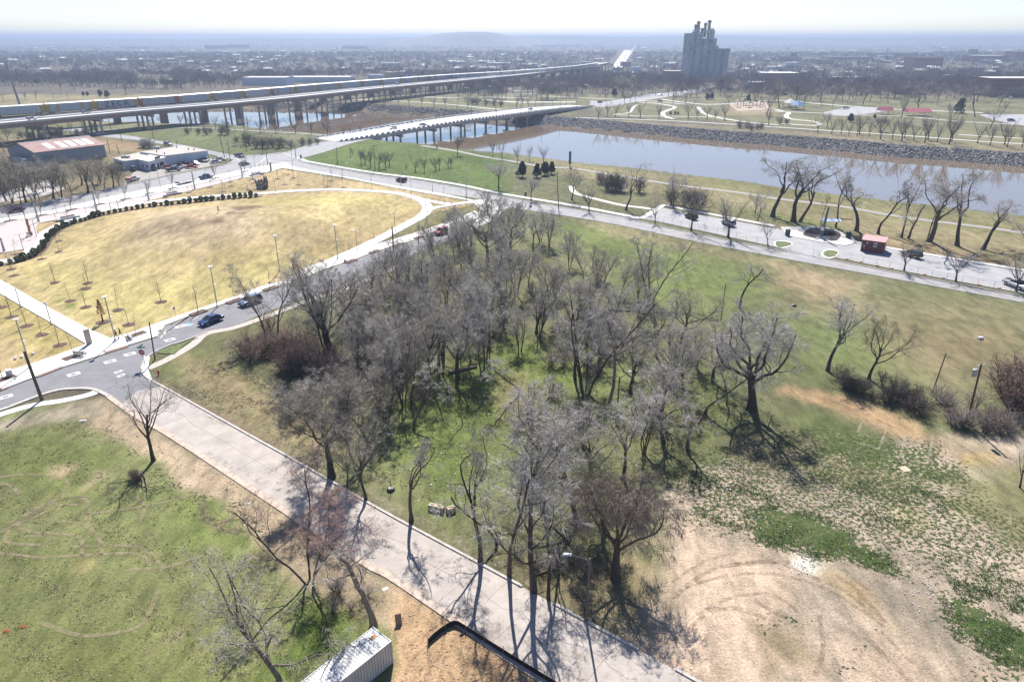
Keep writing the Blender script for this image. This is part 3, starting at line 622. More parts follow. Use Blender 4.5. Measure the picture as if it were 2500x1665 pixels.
ribbon('sidewalk', [(1565, 535), (1600, 515), (1622, 502), (1650, 508), (1800, 536), (1890, 553)], 1.9, .15, CONC, n=3)
ribbon('sidewalk', [(2075, 588), (2120, 598), (2300, 628), (2500, 661), (2800, 715)], 1.6, .15, CONC)
ribbon('lawn_path', [(1395, 455), (1402, 470), (1430, 480), (1512, 500), (1570, 508), (1605, 513)], 2.0, .05, CONC)
ribbon('river_path', [(1028, 356), (1117, 370), (1180, 383), (1260, 396), (1330, 408), (1400, 412), (1512, 430), (1650, 452), (1800, 470), (1900, 486), (2056, 505), (2200, 530), (2400, 555), (2500, 569), (2800, 610)], 2.6, .045, mat('path_asphalt', (.26, .245, .235), .9, noise=.08))
ribbon('river_path', [(240, 318), (380, 314), (500, 313), (620, 320), (730, 326), (800, 332), (842, 338)], 2.6, .045, MATS['path_asphalt'])
ribbon('south_sidewalk', [(361, 900), (411, 877), (469, 843), (504, 815), (590, 795), (758, 733), (863, 698), (1000, 636)], 1.7, .05, mat('worn_concrete', (.4, .355, .32), .9, noise=.14, scale=1.5))
ribbon('south_sidewalk', [(-150, 1065), (0, 1013), (80, 990), (150, 979), (210, 966), (235, 957)], 1.5, .06, CONC)
slab('curb_ramp', [(345, 897), (352, 870), (366, 872), (361, 900), (375, 935), (362, 930)], .06, CONC)
# kerbs
kerb([(396, 943), (499, 1001), (640, 1080), (737, 1134), (924, 1242), (1064, 1318), (1275, 1432)])
kerb([(1351, 1473), (1440, 1522), (1558, 1586)])
kerb([(1650, 1634), (1706, 1666), (1800, 1718)])
kerb([(345, 897), (352, 916), (372, 931), (396, 943)])
kerb([(505, 811), (449, 833), (408, 846), (365, 868), (345, 897)])
kerb([(264, 967), (325, 1012), (419, 1066), (640, 1211), (881, 1370), (950, 1407), (1094, 1504), (1221, 1593), (1338, 1668), (1420, 1726)], .75, .1, m=mat('worn_kerb', (.44, .35, .29), .95, noise=.25, scale=1.2))
kerb([(-100, 1025), (0, 1002), (86, 970), (143, 953), (196, 949), (232, 952), (264, 967)], .6)
kerb([(0, 509), (68, 498), (122, 490), (299, 455), (367, 441), (440, 424), (544, 405), (573, 391)], .5)
kerb([(912, 338), (850, 353), (790, 373), (740, 386), (726, 391), (761, 401), (908, 427), (1028, 442), (1136, 461), (1226, 480), (1320, 497), (1441, 518)], .3)
kerb([(571, 381), (640, 379), (700, 372), (760, 353), (826, 341), (900, 331)], .4)
kerb([(1368, 525), (1512, 550), (1675, 585), (1880, 625), (2140, 673), (2500, 739)], .25, .1)
kerb([(1593, 539), (1756, 574), (1880, 601), (1960, 618)], .3)
kerb([(2060, 633), (2213, 664), (2500, 717), (2700, 755)], .3)
kerb([(1539, 534), (1607, 552), (1756, 583), (1880, 607), (2034, 636), (2213, 671), (2500, 725)], .3)
# grass islands and verge
GRS = mat('verge_grass', (.10, .125, .045), 1, noise=.35, scale=1.6, detail=6, bump=.05)
slab('grass_island', [(1893, 593), (1902, 590), (1925, 592), (1932, 597), (1922, 602), (1900, 605)], .10, GRS, n=3)
slab('kerb_ring', [(1889, 594), (1901, 588.5), (1927, 590.5), (1935, 597), (1925, 603.5), (1899, 606.5)], .09, CONC, n=3)
slab('grass_island', [(2009, 620), (2020, 612), (2038, 613), (2046, 618), (2036, 627), (2020, 629)], .12, GRS, n=3)
slab('kerb_ring', [(2004, 620), (2018, 610.5), (2040, 611.5), (2049, 618), (2038, 629), (2018, 631)], .11, CONC, n=3)
slab('grass_verge', [(384, 863), (408, 850), (449, 837), (484, 825), (455, 840), (425, 866)], .12, GRS)
slab('concrete_pad', [(1905, 556), (1990, 553), (2035, 560), (2085, 583), (2085, 596), (2062, 601), (1990, 590), (1922, 577)], .16, mat('plaza_concrete', (.48, .455, .43), .9, noise=.1, scale=.6))
slab('brown_paver_strip', [(255, 861), (312, 844), (314, 848), (257, 865)], .15, mat('brown_paver', (.22, .13, .10), .95, noise=.2))
slab('brown_paver_strip', [(90, 919), (152, 896), (154, 899), (92, 923)], .15, MATS['brown_paver'])
slab('brown_paver_strip', [(-30, 964), (20, 945), (22, 948), (-28, 968)], .15, MATS['brown_paver'])
slab('brown_paver_panel', [(384, 811), (391, 805), (395, 808), (388, 814)], .15, MATS['brown_paver'])
slab('concrete_yard', [(300, 452), (345, 400), (510, 386), (545, 400), (440, 421), (367, 438)], .03, mat('yard_concrete', (.27, .25, .23), .9, noise=.15, scale=.3))
slab('concrete_yard', [(0, 470), (60, 455), (110, 440), (160, 462), (120, 475), (50, 490), (0, 495)], .03, mat('gravel', (.36, .33, .31), .95, noise=.15, scale=.6))
PWC = mat('walk_concrete', (.52, .505, .48), .9, noise=.06)
for l, w in (([(860, 243), (1000, 249), (1100, 256), (1200, 266), (1260, 270)], 3), ([(1000, 236), (1090, 239), (1200, 238), (1290, 240)], 5), ([(1180, 244), (1260, 250), (1330, 250), (1405, 250)], 7),
             ([(1240, 233), (1340, 236), (1430, 240), (1500, 243)], 3), ([(1250, 222), (1330, 225), (1310, 229), (1240, 231)], 4), ([(1090, 226), (1170, 222), (1250, 218)], 3),
             ([(1558, 250), (1600, 253), (1638, 259), (1648, 264), (1630, 270), (1618, 277), (1625, 286), (1645, 291)], 3.2), ([(1500, 279), (1535, 276), (1545, 264), (1558, 255)], 2.2), ([(1497, 280), (1540, 283), (1570, 284), (1760, 286)], 2.2),
             ([(1400, 288), (1600, 294), (1800, 305), (2000, 318), (2200, 331), (2400, 346), (2600, 358)], 2.6), ([(1705, 262), (1715, 275), (1740, 285), (1790, 294), (1850, 302), (1900, 305)], 3),
             ([(1905, 302), (1960, 306), (1990, 307), (2001, 303), (1985, 297), (1930, 291), (1919, 282), (1925, 276), (1890, 268)], 3.2), ([(1860, 272), (1980, 276), (2080, 281), (2200, 284), (2330, 296), (2500, 306)], 2.6),
             ([(1615, 243), (1700, 254), (1760, 255), (1900, 246), (2000, 254), (2100, 262), (2200, 268), (2400, 276)], 4), ([(2340, 329), (2400, 333), (2500, 339)], 2.4), ([(1560, 246), (1610, 249), (1680, 256)], 3)):
    ribbon('park_path', l, w, .05, PWC, base=-.2)
slab('park_car_park', [(2010, 275), (2060, 264), (2120, 262), (2190, 268), (2130, 277), (2070, 284), (2020, 282)], .06, ASPH2)
slab('park_car_park', [(2390, 280), (2500, 280), (2620, 300), (2480, 306), (2420, 292)], .06, ASPH2)
slab('playground_surface', [(1775, 252), (1870, 250), (1880, 268), (1800, 272)], .04, mat('sand', (.36, .28, .22), 1, noise=.12))
# markings
def stripe(name, px, w, z=.036, m=None, n=3):
    l = smooth_line(GL(px), n); mb = MB(); mb.strip(l, -w / 2, w / 2, z); return tag(mb.build(name, m or PAINTW), kind='structure')
def diamond(c, L=3.0, W=1.5, ang=0.0, holes=True):
    cx, cy = G(*c); mb = MB()
    out = [(-L, -.0), (0, W), (L, 0), (0, -W)]
    out = [(-.5 * L, -.5 * W), (.5 * L, -.5 * W), (.5 * L, .5 * W), (-.5 * L, .5 * W)]
    inn = [(x * .42, y * .42) for x, y in out]
    ca, sa = math.cos(ang), math.sin(ang)
    T = lambda p: (cx + p[0] * ca - p[1] * sa, cy + p[0] * sa + p[1] * ca, .042)
    mb.add([T(p) for p in out] + [T(p) for p in inn], [(i, (i + 1) % 4, 4 + (i + 1) % 4, 4 + i) for i in range(4)])
    return tag(mb.build('road_diamond', PAINTW), kind='structure')
ra = math.atan2(*(lambda a, b: (b[1] - a[1], b[0] - a[0]))(G(180, 900), G(420, 812)))
for c in ((14, 969), (180, 914), (269, 883), (317, 865), (415, 830), (440, 797)): diamond(c, 1.85, 1.3, ra - .25)
for c in ((289, 908), (296, 917)): diamond(c, 1.3, .8, ra)
for i in range(10):
    x = 398 + i * 7.6; y = 812 - i * 5.4
    stripe('bay_hatching', [(x, y + 6), (x + 15 + i * .6, y - 7)], .42)
stripe('bay_outline', [(392, 826), (404, 808), (440, 799), (484, 774)], .2, n=1)
slab('blue_parking_square', [(448, 796), (459, 789), (474, 790), (464, 797)], .034, mat('blue_paint', (.22, .33, .5), .8, noise=.25, scale=2))
stripe('centre_line', [(1450, 528), (1560, 548), (1700, 577), (1880, 613), (2100, 655), (2300, 694), (2500, 731)], .22, .025, YEL)
for l in ([(640, 392), (720, 398)], [(575, 386), (600, 401)], [(690, 374), (720, 384)], [(625, 403), (655, 382)]):
    stripe('stop_line', l, .5, .03)
for l in ([(0, 521), (136, 500), (299, 467), (440, 438), (600, 404)], [(720, 398), (892, 433), (1082, 466), (1180, 482)]):
    stripe('lane_line', l, .16, .03, YEL)
# paving joints across the near sidewalk
# expansion joints and cracks of the concrete street
ctr = smooth_line(GL([(370, 960), (470, 1030), (600, 1105), (780, 1215), (960, 1320), (1100, 1400), (1300, 1520), (1450, 1600), (1560, 1670)]), 6)
CR = mat('crack', (.14, .125, .12), 1)
for i in range(3, len(ctr) - 2, 2):
    if rng.random() < .5:
        a = ctr[i]; d = np.array(ctr[i + 1]) - np.array(a); d = d / np.linalg.norm(d); nvec = np.array((-d[1], d[0]))
        p = [tuple(np.array(a) + nvec * s + d * rng.uniform(-.12, .12)) for s in np.linspace(-4.4, 4.4, 8)]
        mb = MB(); mb.strip(p, -.013, .013, .034); tag(mb.build('crack', CR), kind='structure')
p = [tuple(np.array(q) + rng.uniform(-.25, .25)) for q in ctr]; mb = MB(); mb.strip(p, -.016, .016, .035); tag(mb.build('crack', CR), kind='structure')
# wheel tracks
def trackmat(name, col, dens, hi=.8):
    m = bpy.data.materials.new(name); m.use_nodes = True; nt, N, L = nodes_of(m); b = N['Principled BSDF']; b.inputs['Base Color'].default_value = col + (1,); b.inputs['Roughness'].default_value = 1; b.inputs['Specular IOR Level'].default_value = .1
    tr = N.new('ShaderNodeBsdfTransparent'); mx = N.new('ShaderNodeMixShader'); tc = N.new('ShaderNodeTexCoord'); nz = N.new('ShaderNodeTexNoise'); nz.inputs['Scale'].default_value = 1.1; nz.inputs['Detail'].default_value = 7; nz.inputs['Roughness'].default_value = .75
    rp = N.new('ShaderNodeValToRGB'); rp.color_ramp.elements[0].position = .5 - dens; rp.color_ramp.elements[1].position = hi; rp.color_ramp.elements[1].color = (.75, .75, .75, 1)
    L.new(tc.outputs['Object'], nz.inputs['Vector']); L.new(nz.outputs['Fac'], rp.inputs[0]); L.new(rp.outputs[0], mx.inputs[0])
    L.new(tr.outputs[0], mx.inputs[1]); L.new(b.outputs[0], mx.inputs[2]); L.new(mx.outputs[0], N['Material Output'].inputs['Surface']); return m
TKL = trackmat('track_straw', (.30, .25, .165), .14, .6); TKD = trackmat('track_soil', (.19, .14, .095), .06); TKO = trackmat('track_clay', (.19, .13, .09), .1)
def track(px, w, m, n=6):
    l = smooth_line(GL(px), n); mb = MB(); mb.strip(l, -w / 2, w / 2, lambda x, y: zf(x, y) + .03); tag(mb.build('tire_track', m), kind='structure')
for l in ([(0, 1290), (60, 1262), (130, 1225), (200, 1215), (216, 1245), (205, 1275)], [(0, 1300), (70, 1270), (140, 1235), (190, 1232)], [(100, 1330), (20, 1325), (18, 1300), (60, 1265), (150, 1220), (220, 1212)],
          [(140, 1272), (200, 1280), (235, 1305), (250, 1340), (235, 1375)], [(60, 1310), (110, 1305), (50, 1290), (70, 1268)], [(330, 1210), (352, 1240), (342, 1275)], [(100, 1300), (190, 1310), (200, 1350), (190, 1370)],
          [(0, 1165), (60, 1158), (130, 1162), (165, 1180), (150, 1205), (80, 1245), (0, 1292)], [(180, 1335), (260, 1332), (340, 1336), (380, 1365), (390, 1385), (300, 1392)], [(100, 1520), (190, 1550), (280, 1545), (350, 1520), (385, 1440)],
          [(0, 1350), (100, 1360), (220, 1355), (330, 1352), (370, 1380)], [(210, 1255), (330, 1240), (420, 1222), (465, 1210)], [(390, 1390), (440, 1375), (500, 1355)], [(0, 1180), (25, 1185), (50, 1210)]):
    track(l, .42, TKL)
for l in ([(1850, 678), (1950, 690), (2030, 715), (2080, 728), (2160, 733)], [(1940, 690), (1990, 712), (2060, 735), (2110, 738)], [(2190, 735), (2260, 745), (2310, 775)], [(2210, 738), (2280, 765), (2310, 790)], [(1740, 630), (1745, 650), (1800, 665)], [(2190, 690), (2220, 705)]):
    track(l, .5, TKD)
for l in ([(1640, 1460), (1740, 1390), (1880, 1370), (1960, 1400), (2060, 1440), (2130, 1500)], [(1660, 1440), (1760, 1408), (1880, 1400), (2000, 1430), (2090, 1480), (2160, 1530)], [(1700, 1500), (1780, 1460), (1880, 1450), (1960, 1500)],
          [(1720, 1490), (1800, 1485), (1870, 1510)], [(1780, 1380), (1860, 1373), (1930, 1372)], [(1840, 1465), (1900, 1500)], [(2040, 1400), (2100, 1450), (2160, 1520)], [(2060, 1390), (2120, 1440)],
          [(2120, 1560), (2200, 1640), (2240, 1680)], [(2150, 1540), (2230, 1620)], [(2000, 1500), (2010, 1580), (1990, 1650)],
          [(1560, 1590), (1650, 1560), (1720, 1500)], [(1640, 1420), (1720, 1370), (1800, 1350)], [(1950, 960), (2060, 990), (2200, 1050)]):
    track(l, rng.uniform(.3, .6), TKO)
for i in range(26):
    cx, cy = rng.uniform(1000, 1290), rng.uniform(1520, 1665)
    if (cy - 1524) < (cx - 1111) * .62 + 4 and cx > 1111: continue
    track([(cx, cy), (cx + rng.uniform(-25, 10), cy + rng.uniform(14, 30)), (cx + rng.uniform(-50, 10), cy + rng.uniform(40, 70))], rng.uniform(.15, .4), TKO, 3)
# chalky remains of an old foundation in the weeds
CHK = trackmat('old_footing', (.42, .38, .30), .2)
for l in ([(2094, 1056), (2104, 1030)], [(2145, 1096), (2167, 1042)], [(2198, 1114), (2213, 1060)], [(2267, 1120), (2276, 1078)], [(2104, 1030), (2167, 1043)], [(2195, 1116), (2262, 1134)], [(2090, 1080), (2145, 1097)], [(2262, 1134), (2270, 1100)]):
    track(l, .3, CHK, 4)

# grass tufts and weeds standing on the near ground
def tufts(name, polys, n, col, hr, seed, lab):
    g = np.random.default_rng(seed); pts = []
    for poly, share in polys:
        P = GL(poly); A = np.array(P); k = int(n * share); x = g.uniform(A[:, 0].min(), A[:, 0].max(), k * 4); y = g.uniform(A[:, 1].min(), A[:, 1].max(), k * 4)
        clus = np.sin(x * .9 + np.sin(y * 1.3) * 2) + np.sin(y * .8 + x * .35) + g.normal(0, .7, len(x)) > .35
        m = inside(x, y, P) & clus; pts.append(np.stack([x[m], y[m]], 1)[:k])
    p = np.concatenate(pts); n = len(p); k = 6
    base = np.repeat(np.concatenate([p, zfa(p[:, 0], p[:, 1])[:, None] - .01], 1), k, 0) + np.concatenate([g.normal(0, .09, (n * k, 2)), np.zeros((n * k, 1))], 1)
    d = unit(np.concatenate([g.normal(0, .8, (n * k, 2)), np.full((n * k, 1), .8)], 1)); L = g.uniform(*hr, n * k)
    V, T = twig_tris_(g, base, d, L, g.uniform(.025, .05, n * k))
    tag(link(name, np_mesh(name, V, tris=T, mats=[mat(name, col, 1, noise=.4, scale=.8)])), lab, 'grass', kind='stuff')
def twig_tris_(g, st, d, L, w):
    s = np.stack([-d[:, 1], d[:, 0], np.zeros(len(d))], 1); s /= np.linalg.norm(s, axis=1, keepdims=True) + 1e-6
    V = np.stack([st - s * w[:, None], st + s * w[:, None], st + d * L[:, None]], 1).reshape(-1, 3); return V, np.arange(len(V)).reshape(-1, 3)
def unit(v): return v / (np.linalg.norm(v, axis=-1, keepdims=True) + 1e-9)
LL_ = [(0, 1060), (240, 1010), (420, 1180), (640, 1360), (860, 1560), (760, 1750), (0, 1750)]
NL_ = [(400, 935), (560, 840), (1000, 900), (1500, 850), (1800, 900), (1700, 1150), (1480, 1400), (1100, 1300), (700, 1090)]
tufts('grass_tufts', [(LL_, .1), (NL_, .45)], 15000, (.105, .13, .05), (.08, .22), 31, 'tufts of green grass over the near lawns')
tufts('straw_tufts', [(LL_, .35), (NL_, .4), ([(380, 950), (640, 960), (900, 1150), (640, 1080)], .15), ([(250, 1000), (640, 1240), (1000, 1500), (800, 1450), (500, 1200)], .1)], 12000, (.34, .28, .17), (.07, .2), 32, 'tufts of dead straw-coloured grass over the near lawns')
tufts('weeds', [(px, .14) for px, _, _ in CLUMP[:5]] + [(CLUMP[-2][0], .25)], 9000, (.07, .115, .03), (.07, .2), 33, 'green weeds standing on the bare soil')

STN = trackmat('street_stain', (.24, .21, .195), .02); DST = trackmat('street_dust', (.46, .38, .31), .0)
for i in range(26):
    k = rng.randrange(2, len(ctr) - 3); a = np.array(ctr[k]); d = np.array(ctr[k + 1]) - a; d /= np.linalg.norm(d); nv = np.array((-d[1], d[0])); o_ = rng.uniform(-4, 4); n_ = rng.randrange(3, 7)
    p = [tuple(a + d * j * 1.6 + nv * (o_ + rng.uniform(-.3, .3))) for j in range(n_)]; w_ = rng.uniform(.3, 1.3); mb = MB(); mb.strip(smooth_line(p, 3), -w_, w_, .031 + i * .0002); tag(mb.build('street_stain', STN if i % 2 else DST), kind='structure')
for sg in (-1, 1):
    mb = MB(); mb.strip(offset_line(ctr, sg * 4.2), -.7, .7, .037); tag(mb.build('street_dust', DST), kind='structure')
# ------------------------------------------------------------------ bare trees
BARK = mat('bark', (.052, .043, .037), .95, noise=.35, scale=6, detail=4)
BARKG = mat('grey_bark', (.12, .105, .092), .95, noise=.35, scale=5, detail=4)
TWIG = mat('twig', (.43, .40, .365), .9, noise=.2, scale=1.5)
TWIGB = mat('brown_twig', (.38, .325, .29), .9, noise=.2, scale=1.5)
TWIGR = mat('red_twig', (.34, .225, .19), .9, noise=.2, scale=1.5)
TWIGG = mat('budding_twig', (.28, .28, .18), .9, noise=.2, scale=1.5)
TWIGD = mat('dark_twig', (.13, .11, .10), .9, noise=.2, scale=1.5)

for m_ in (TWIG, TWIGB, TWIGR, TWIGG, TWIGD): vary(m_, (.70, .66, .60), (1.22, 1.22, 1.22))
for m_ in (BARK, BARKG): vary(m_, (.75, .7, .62), (1.9, 1.75, 1.55))
def unit(v): return v / (np.linalg.norm(v, axis=-1, keepdims=True) + 1e-9)
def perp(d):
    a = np.where(np.abs(d[..., 2:3]) < .9, np.array([0, 0, 1.0]), np.array([1.0, 0, 0]))
    u = unit(np.cross(d, a)); return u, np.cross(d, u)
def grow(g, start, dirs, length, rad, nseg, wob, trop, taper=.35, droop=None):
    N = len(start); P = np.zeros((N, nseg + 1, 3)); D = np.zeros((N, nseg + 1, 3)); Rr = np.zeros((N, nseg + 1))
    p = start.copy(); d = unit(dirs.copy()); P[:, 0] = p; D[:, 0] = d; Rr[:, 0] = rad
    for i in range(nseg):
        d = unit(d + g.normal(0, wob, (N, 3)) + np.array([0, 0, trop]) * (1 if droop is None else 1))
        p = p + d * (length / nseg)[:, None]
        P[:, i + 1] = p; D[:, i + 1] = d; Rr[:, i + 1] = rad * (1 - (1 - taper) * (i + 1) / nseg)
    return P, D, Rr
def spawn(g, P, D, Rr, length, count, t0, t1, ang, lr_, rr, jit=.25):
    N, S1, _ = P.shape; S = S1 - 1
    t = t0 + (t1 - t0) * ((np.arange(count)[None, :] + g.uniform(0, 1, (N, count))) / count)
    f = t * S; i = np.minimum(f.astype(int), S - 1); w = (f - i)[..., None]
    idx = np.arange(N)[:, None]
    st = P[idx, i] * (1 - w) + P[idx, i + 1] * w; dd = D[idx, i + 1]; r0 = Rr[idx, i] * (1 - w[..., 0]) + Rr[idx, i + 1] * w[..., 0]
    u, v = perp(dd); az = g.uniform(0, 2 * np.pi, (N, 1)) + np.arange(count)[None, :] * 2.4 + g.normal(0, .4, (N, count))
    a = ang * g.uniform(1 - jit, 1 + jit, (N, count))
    nd_ = dd * np.cos(a)[..., None] + (u * np.cos(az)[..., None] + v * np.sin(az)[..., None]) * np.sin(a)[..., None]
    L = length[:, None] * lr_ * (1 - .45 * (t - t0) / max(t1 - t0, .01)) * g.uniform(.7, 1.25, (N, count))
    return st.reshape(-1, 3), nd_.reshape(-1, 3), L.ravel(), (np.maximum(r0 * rr, .0035)).ravel()
def rings(P, D, Rr, k):
    N, S1, _ = P.shape; u, v = perp(D)
    # keep frames steady along the branch
    u = np.repeat(u[:, :1], S1, 1); u = unit(u - D * (u * D).sum(-1, keepdims=True)); v = np.cross(D, u)
    an = 2 * np.pi * np.arange(k) / k
    V = P[:, :, None] + (u[:, :, None] * np.cos(an)[None, None, :, None] + v[:, :, None] * np.sin(an)[None, None, :, None]) * Rr[:, :, None, None]
    b = (np.arange(N)[:, None, None] * S1 + np.arange(S1 - 1)[None, :, None]) * k
    j = np.arange(k)[None, None, :]; j2 = (j + 1) % k
    Q = np.stack([b + j, b + j2, b + k + j2, b + k + j], -1).reshape(-1, 4)
    return V.reshape(-1, 3), Q
def twig_tris(g, st, d, L, w):
    u, v = perp(d); az = g.uniform(0, 6.28, (len(st), 1)); s = u * np.cos(az) + v * np.sin(az)
    a = st - s * w[:, None]; b = st + s * w[:, None]; c = st + d * L[:, None]
    V = np.stack([a, b, c], 1).reshape(-1, 3); T = np.arange(len(V)).reshape(-1, 3); return V, T
class Acc:
    def __init__(s): s.V = []; s.Q = []; s.T = []; s.n = 0
    def q(s, V, Q): s.V.append(V); s.Q.append(Q + s.n); s.n += len(V)
    def t(s, V, T): s.V.append(V); s.T.append(T + s.n); s.n += len(V)
    def mesh(s, name, m, smooth=True):
        return np_mesh(name, np.concatenate(s.V), np.concatenate(s.Q) if s.Q else None, np.concatenate(s.T) if s.T else None, [m], smooth=smooth)

SPEC = {
    'broad': dict(h=12, tl=.4, tr=.185, wob=.09, stems=1, lv=[(7, .4, 1.0, .7, 1.25, .6, 8, .16, .06, 6), (6, .25, 1.0, .72, .5, .42, 6, .2, .04, 4), (5, .15, 1.0, .7, .5, .42, 4, .22, .03, 3), (4, .1, 1.0, .65, .6, .5, 3, .22, .02, 3)], tw=(5, .45)),
    'dome': dict(h=12, tl=.36, tr=.23, wob=.06, stems=1, lv=[(9, .5, 1.0, .72, 1.35, .5, 8, .12, .05, 6), (7, .25, 1.0, .6, .5, .42, 5, .16, .06, 4), (7, .15, 1.0, .6, .5, .42, 4, .18, .05, 3), (6, .1, 1.0, .6, .6, .5, 2, .2, .03, 3)], tw=(7, .5)),
    'tall': dict(h=14, tl=.72, tr=.135, wob=.09, stems=1, lv=[(11, .2, 1.0, .55, .5, .52, 7, .17, .09, 5), (6, .2, 1.0, .65, .46, .45, 5, .22, .06, 4), (5, .15, 1.0, .65, .5, .45, 4, .24, .04, 3), (4, .1, 1.0, .6, .6, .5, 2, .22, .03, 3)], tw=(5, .45)),
    'multi': dict(h=13, tl=.85, tr=.11, wob=.11, stems=4, lv=[(8, .22, 1.0, .6, .42, .52, 6, .18, .08, 5), (5, .2, 1.0, .65, .46, .45, 4, .22, .06, 4), (5, .15, 1.0, .65, .5, .45, 3, .22, .04, 3), (3, .1, 1.0, .6, .6, .5, 2, .2, .03, 3)], tw=(6, .42)),
    'crooked': dict(h=13, tl=.42, tr=.22, wob=.1, stems=1, lv=[(4, .6, 1.0, .5, 1.3, .7, 9, .22, .08, 6), (5, .3, 1.0, .8, .4, .4, 7, .28, .04, 4), (6, .2, 1.0, .8, .45, .42, 4, .28, .03, 3), (5, .1, 1.0, .7, .6, .5, 3, .25, .02, 3)], tw=(5, .4)),
    'oak': dict(h=13, tl=.3, tr=.34, wob=.06, stems=1, lv=[(8, .5, 1.0, .75, 1.9, .55, 10, .24, .07, 7), (7, .2, 1.0, .85, .42, .42, 7, .3, .0, 5), (7, .2, 1.0, .8, .45, .45, 5, .28, -.03, 3), (6, .1, 1.0, .7, .6, .5, 3, .25, -.05, 3)], tw=(6, .45)),
    'snag': dict(h=11, tl=.7, tr=.14, wob=.14, stems=1, lv=[(5, .4, .95, .7, .45, .5, 6, .28, .05, 5), (4, .3, 1.0, .8, .45, .42, 4, .3, .03, 4), (4, .2, 1.0, .8, .5, .45, 3, .3, .02, 3), (4, .1, 1.0, .7, .6, .5, 2, .25, .02, 3)], tw=(5, .4)),
    'vase': dict(h=8, tl=.24, tr=.14, wob=.03, stems=1, lv=[(9, .6, 1.0, .5, 2.5, .5, 6, .06, .05, 4), (7, .15, .95, .4, .45, .4, 4, .08, .08, 3), (5, .1, 1.0, .4, .5, .45, 2, .1, .05, 3)], tw=(6, .6)),
    'willow': dict(h=10, tl=.3, tr=.28, wob=.1, stems=1, lv=[(7, .6, 1.0, .8, 1.5, .55, 8, .14, .07, 6), (8, .3, 1.0, .8, .5, .38, 5, .16, -.01, 4), (7, .15, 1.0, .8, .55, .4, 4, .14, -.16, 3), (5, .1, 1.0, .7, .65, .5, 3, .1, -.28, 3)], tw=(5, .6)),
    'sap': dict(h=5, tl=.85, tr=.045, wob=.02, stems=1, lv=[(12, .35, 1.0, .6, .34, .4, 4, .1, .06, 3), (5, .2, 1.0, .6, .5, .5, 3, .12, .04, 3)], tw=(3, .5)),
    'shrub': dict(h=4, tl=.7, tr=.035, wob=.16, stems=14, lv=[(7, .1, 1.0, .8, .5, .55, 4, .25, .04, 3), (5, .1, 1.0, .8, .6, .5, 3, .25, .0, 3)], tw=(6, .4)),
}
def tree_meshes(kind, seed, lod=0, bark=None, twig=None, twmul=1.0):
    """returns trunk mesh, crown mesh, height; lod 0 near, 1 middle, 2 far"""
    sp = SPEC[kind]; g = np.random.default_rng(seed); h = sp['h']
    bark = bark or BARK; twig = twig or TWIG
    A, B = Acc(), Acc()
    ns = sp['stems']
    st = np.zeros((ns, 3)); az = g.uniform(0, 6.28, ns)
    if ns > 1: st[:, 0] = np.cos(az) * .25 * h / 12; st[:, 1] = np.sin(az) * .25 * h / 12
    lean = .05 if ns == 1 else (.28 if kind == 'multi' else .75)
    dr = unit(np.stack([np.cos(az) * lean * g.uniform(.3, 1.3, ns), np.sin(az) * lean * g.uniform(.3, 1.3, ns), np.ones(ns)], 1))
    ln = np.full(ns, sp['tl'] * h) * g.uniform(.75, 1.1, ns); rd = np.full(ns, sp['tr']) * g.uniform(.7, 1.1, ns)
    P, D, Rr = grow(g, st, dr, ln, rd, 8, sp['wob'], .05 if ns == 1 else .1, .5)
    if ns == 1: Rr[:, 0] *= 1.5; Rr[:, 1] *= 1.08
    P[:, 0, 2] -= .25
    A.q(*rings(P, D, Rr, 8 if lod == 0 else 5))
    lv = sp['lv'] if lod == 0 else (sp['lv'][:-1] if lod == 1 and len(sp['lv']) > 2 else sp['lv'][:2])
    wk = [1.0, 1.5, 2.6][lod]
    for li, (c, t0, t1, ang, lrr, rr, nseg, wob, trop, k) in enumerate(lv):
        if lod == 2: nseg = max(2, nseg // 2)
        if lod == 1: nseg = max(2, nseg - 1)
        st, dd, ln2, rd2 = spawn(g, P, D, Rr, ln, c, t0, t1, ang, lrr, rr)
        if li == 0 and kind in ('broad', 'dome', 'crooked', 'willow', 'vase'):
            dd[:, 2] = np.abs(dd[:, 2]) + .15
        if li >= 2: rd2 = np.maximum(rd2, .0055 * wk)
        P, D, Rr = grow(g, st, dd, ln2, rd2, nseg, wob, trop, .3)
        ln = ln2
        if li < (3 if lod == 0 and len(lv) > 3 else 2) and not (lod == 2 and li == 1): A.q(*rings(P, D, Rr, k if lod == 0 else max(3, k - 1)))
        else: B.q(*rings(P, D, Rr, 3))
    c, L = sp['tw']
    c = int(c * twmul * (1 if lod == 0 else (1.2 if lod == 1 else 1.4)))
    st, dd, ln2, rd2 = spawn(g, P, D, Rr, np.full(len(P), 1.0), c, .05, 1.0, .6, 1.0, 1.0, .5)
    if kind == 'willow': dd = unit(dd + np.array([0, 0, -1.2]))
    LL = g.uniform(.5, 1.3, len(st)) * L * h / 12 * (1 if lod == 0 else 1.5)
    B.t(*twig_tris(g, st, dd, LL, g.uniform(.006, .010, len(st)) * [1, 2.0, 3.6][lod]))
    tm, cm = A.mesh(kind + '_trunk', bark), B.mesh(kind + '_crown', twig, False)
    co = np.zeros(len(cm.vertices) * 3, np.float32); cm.vertices.foreach_get('co', co); co = co.reshape(-1, 3)
    H = float(np.percentile(co[:, 2], 99.3)); W = float(np.percentile(np.abs(co[:, 0]), 98))
    return tm, cm, H, W
PROTO = {}
def proto(kind, seed, lod=0, bark=None, twig=None, twmul=1.0):
    key = (kind, seed, lod, bark.name if bark else '', twig.name if twig else '')
    if key not in PROTO: PROTO[key] = tree_meshes(kind, seed, lod, bark, twig, twmul)
    return PROTO[key]
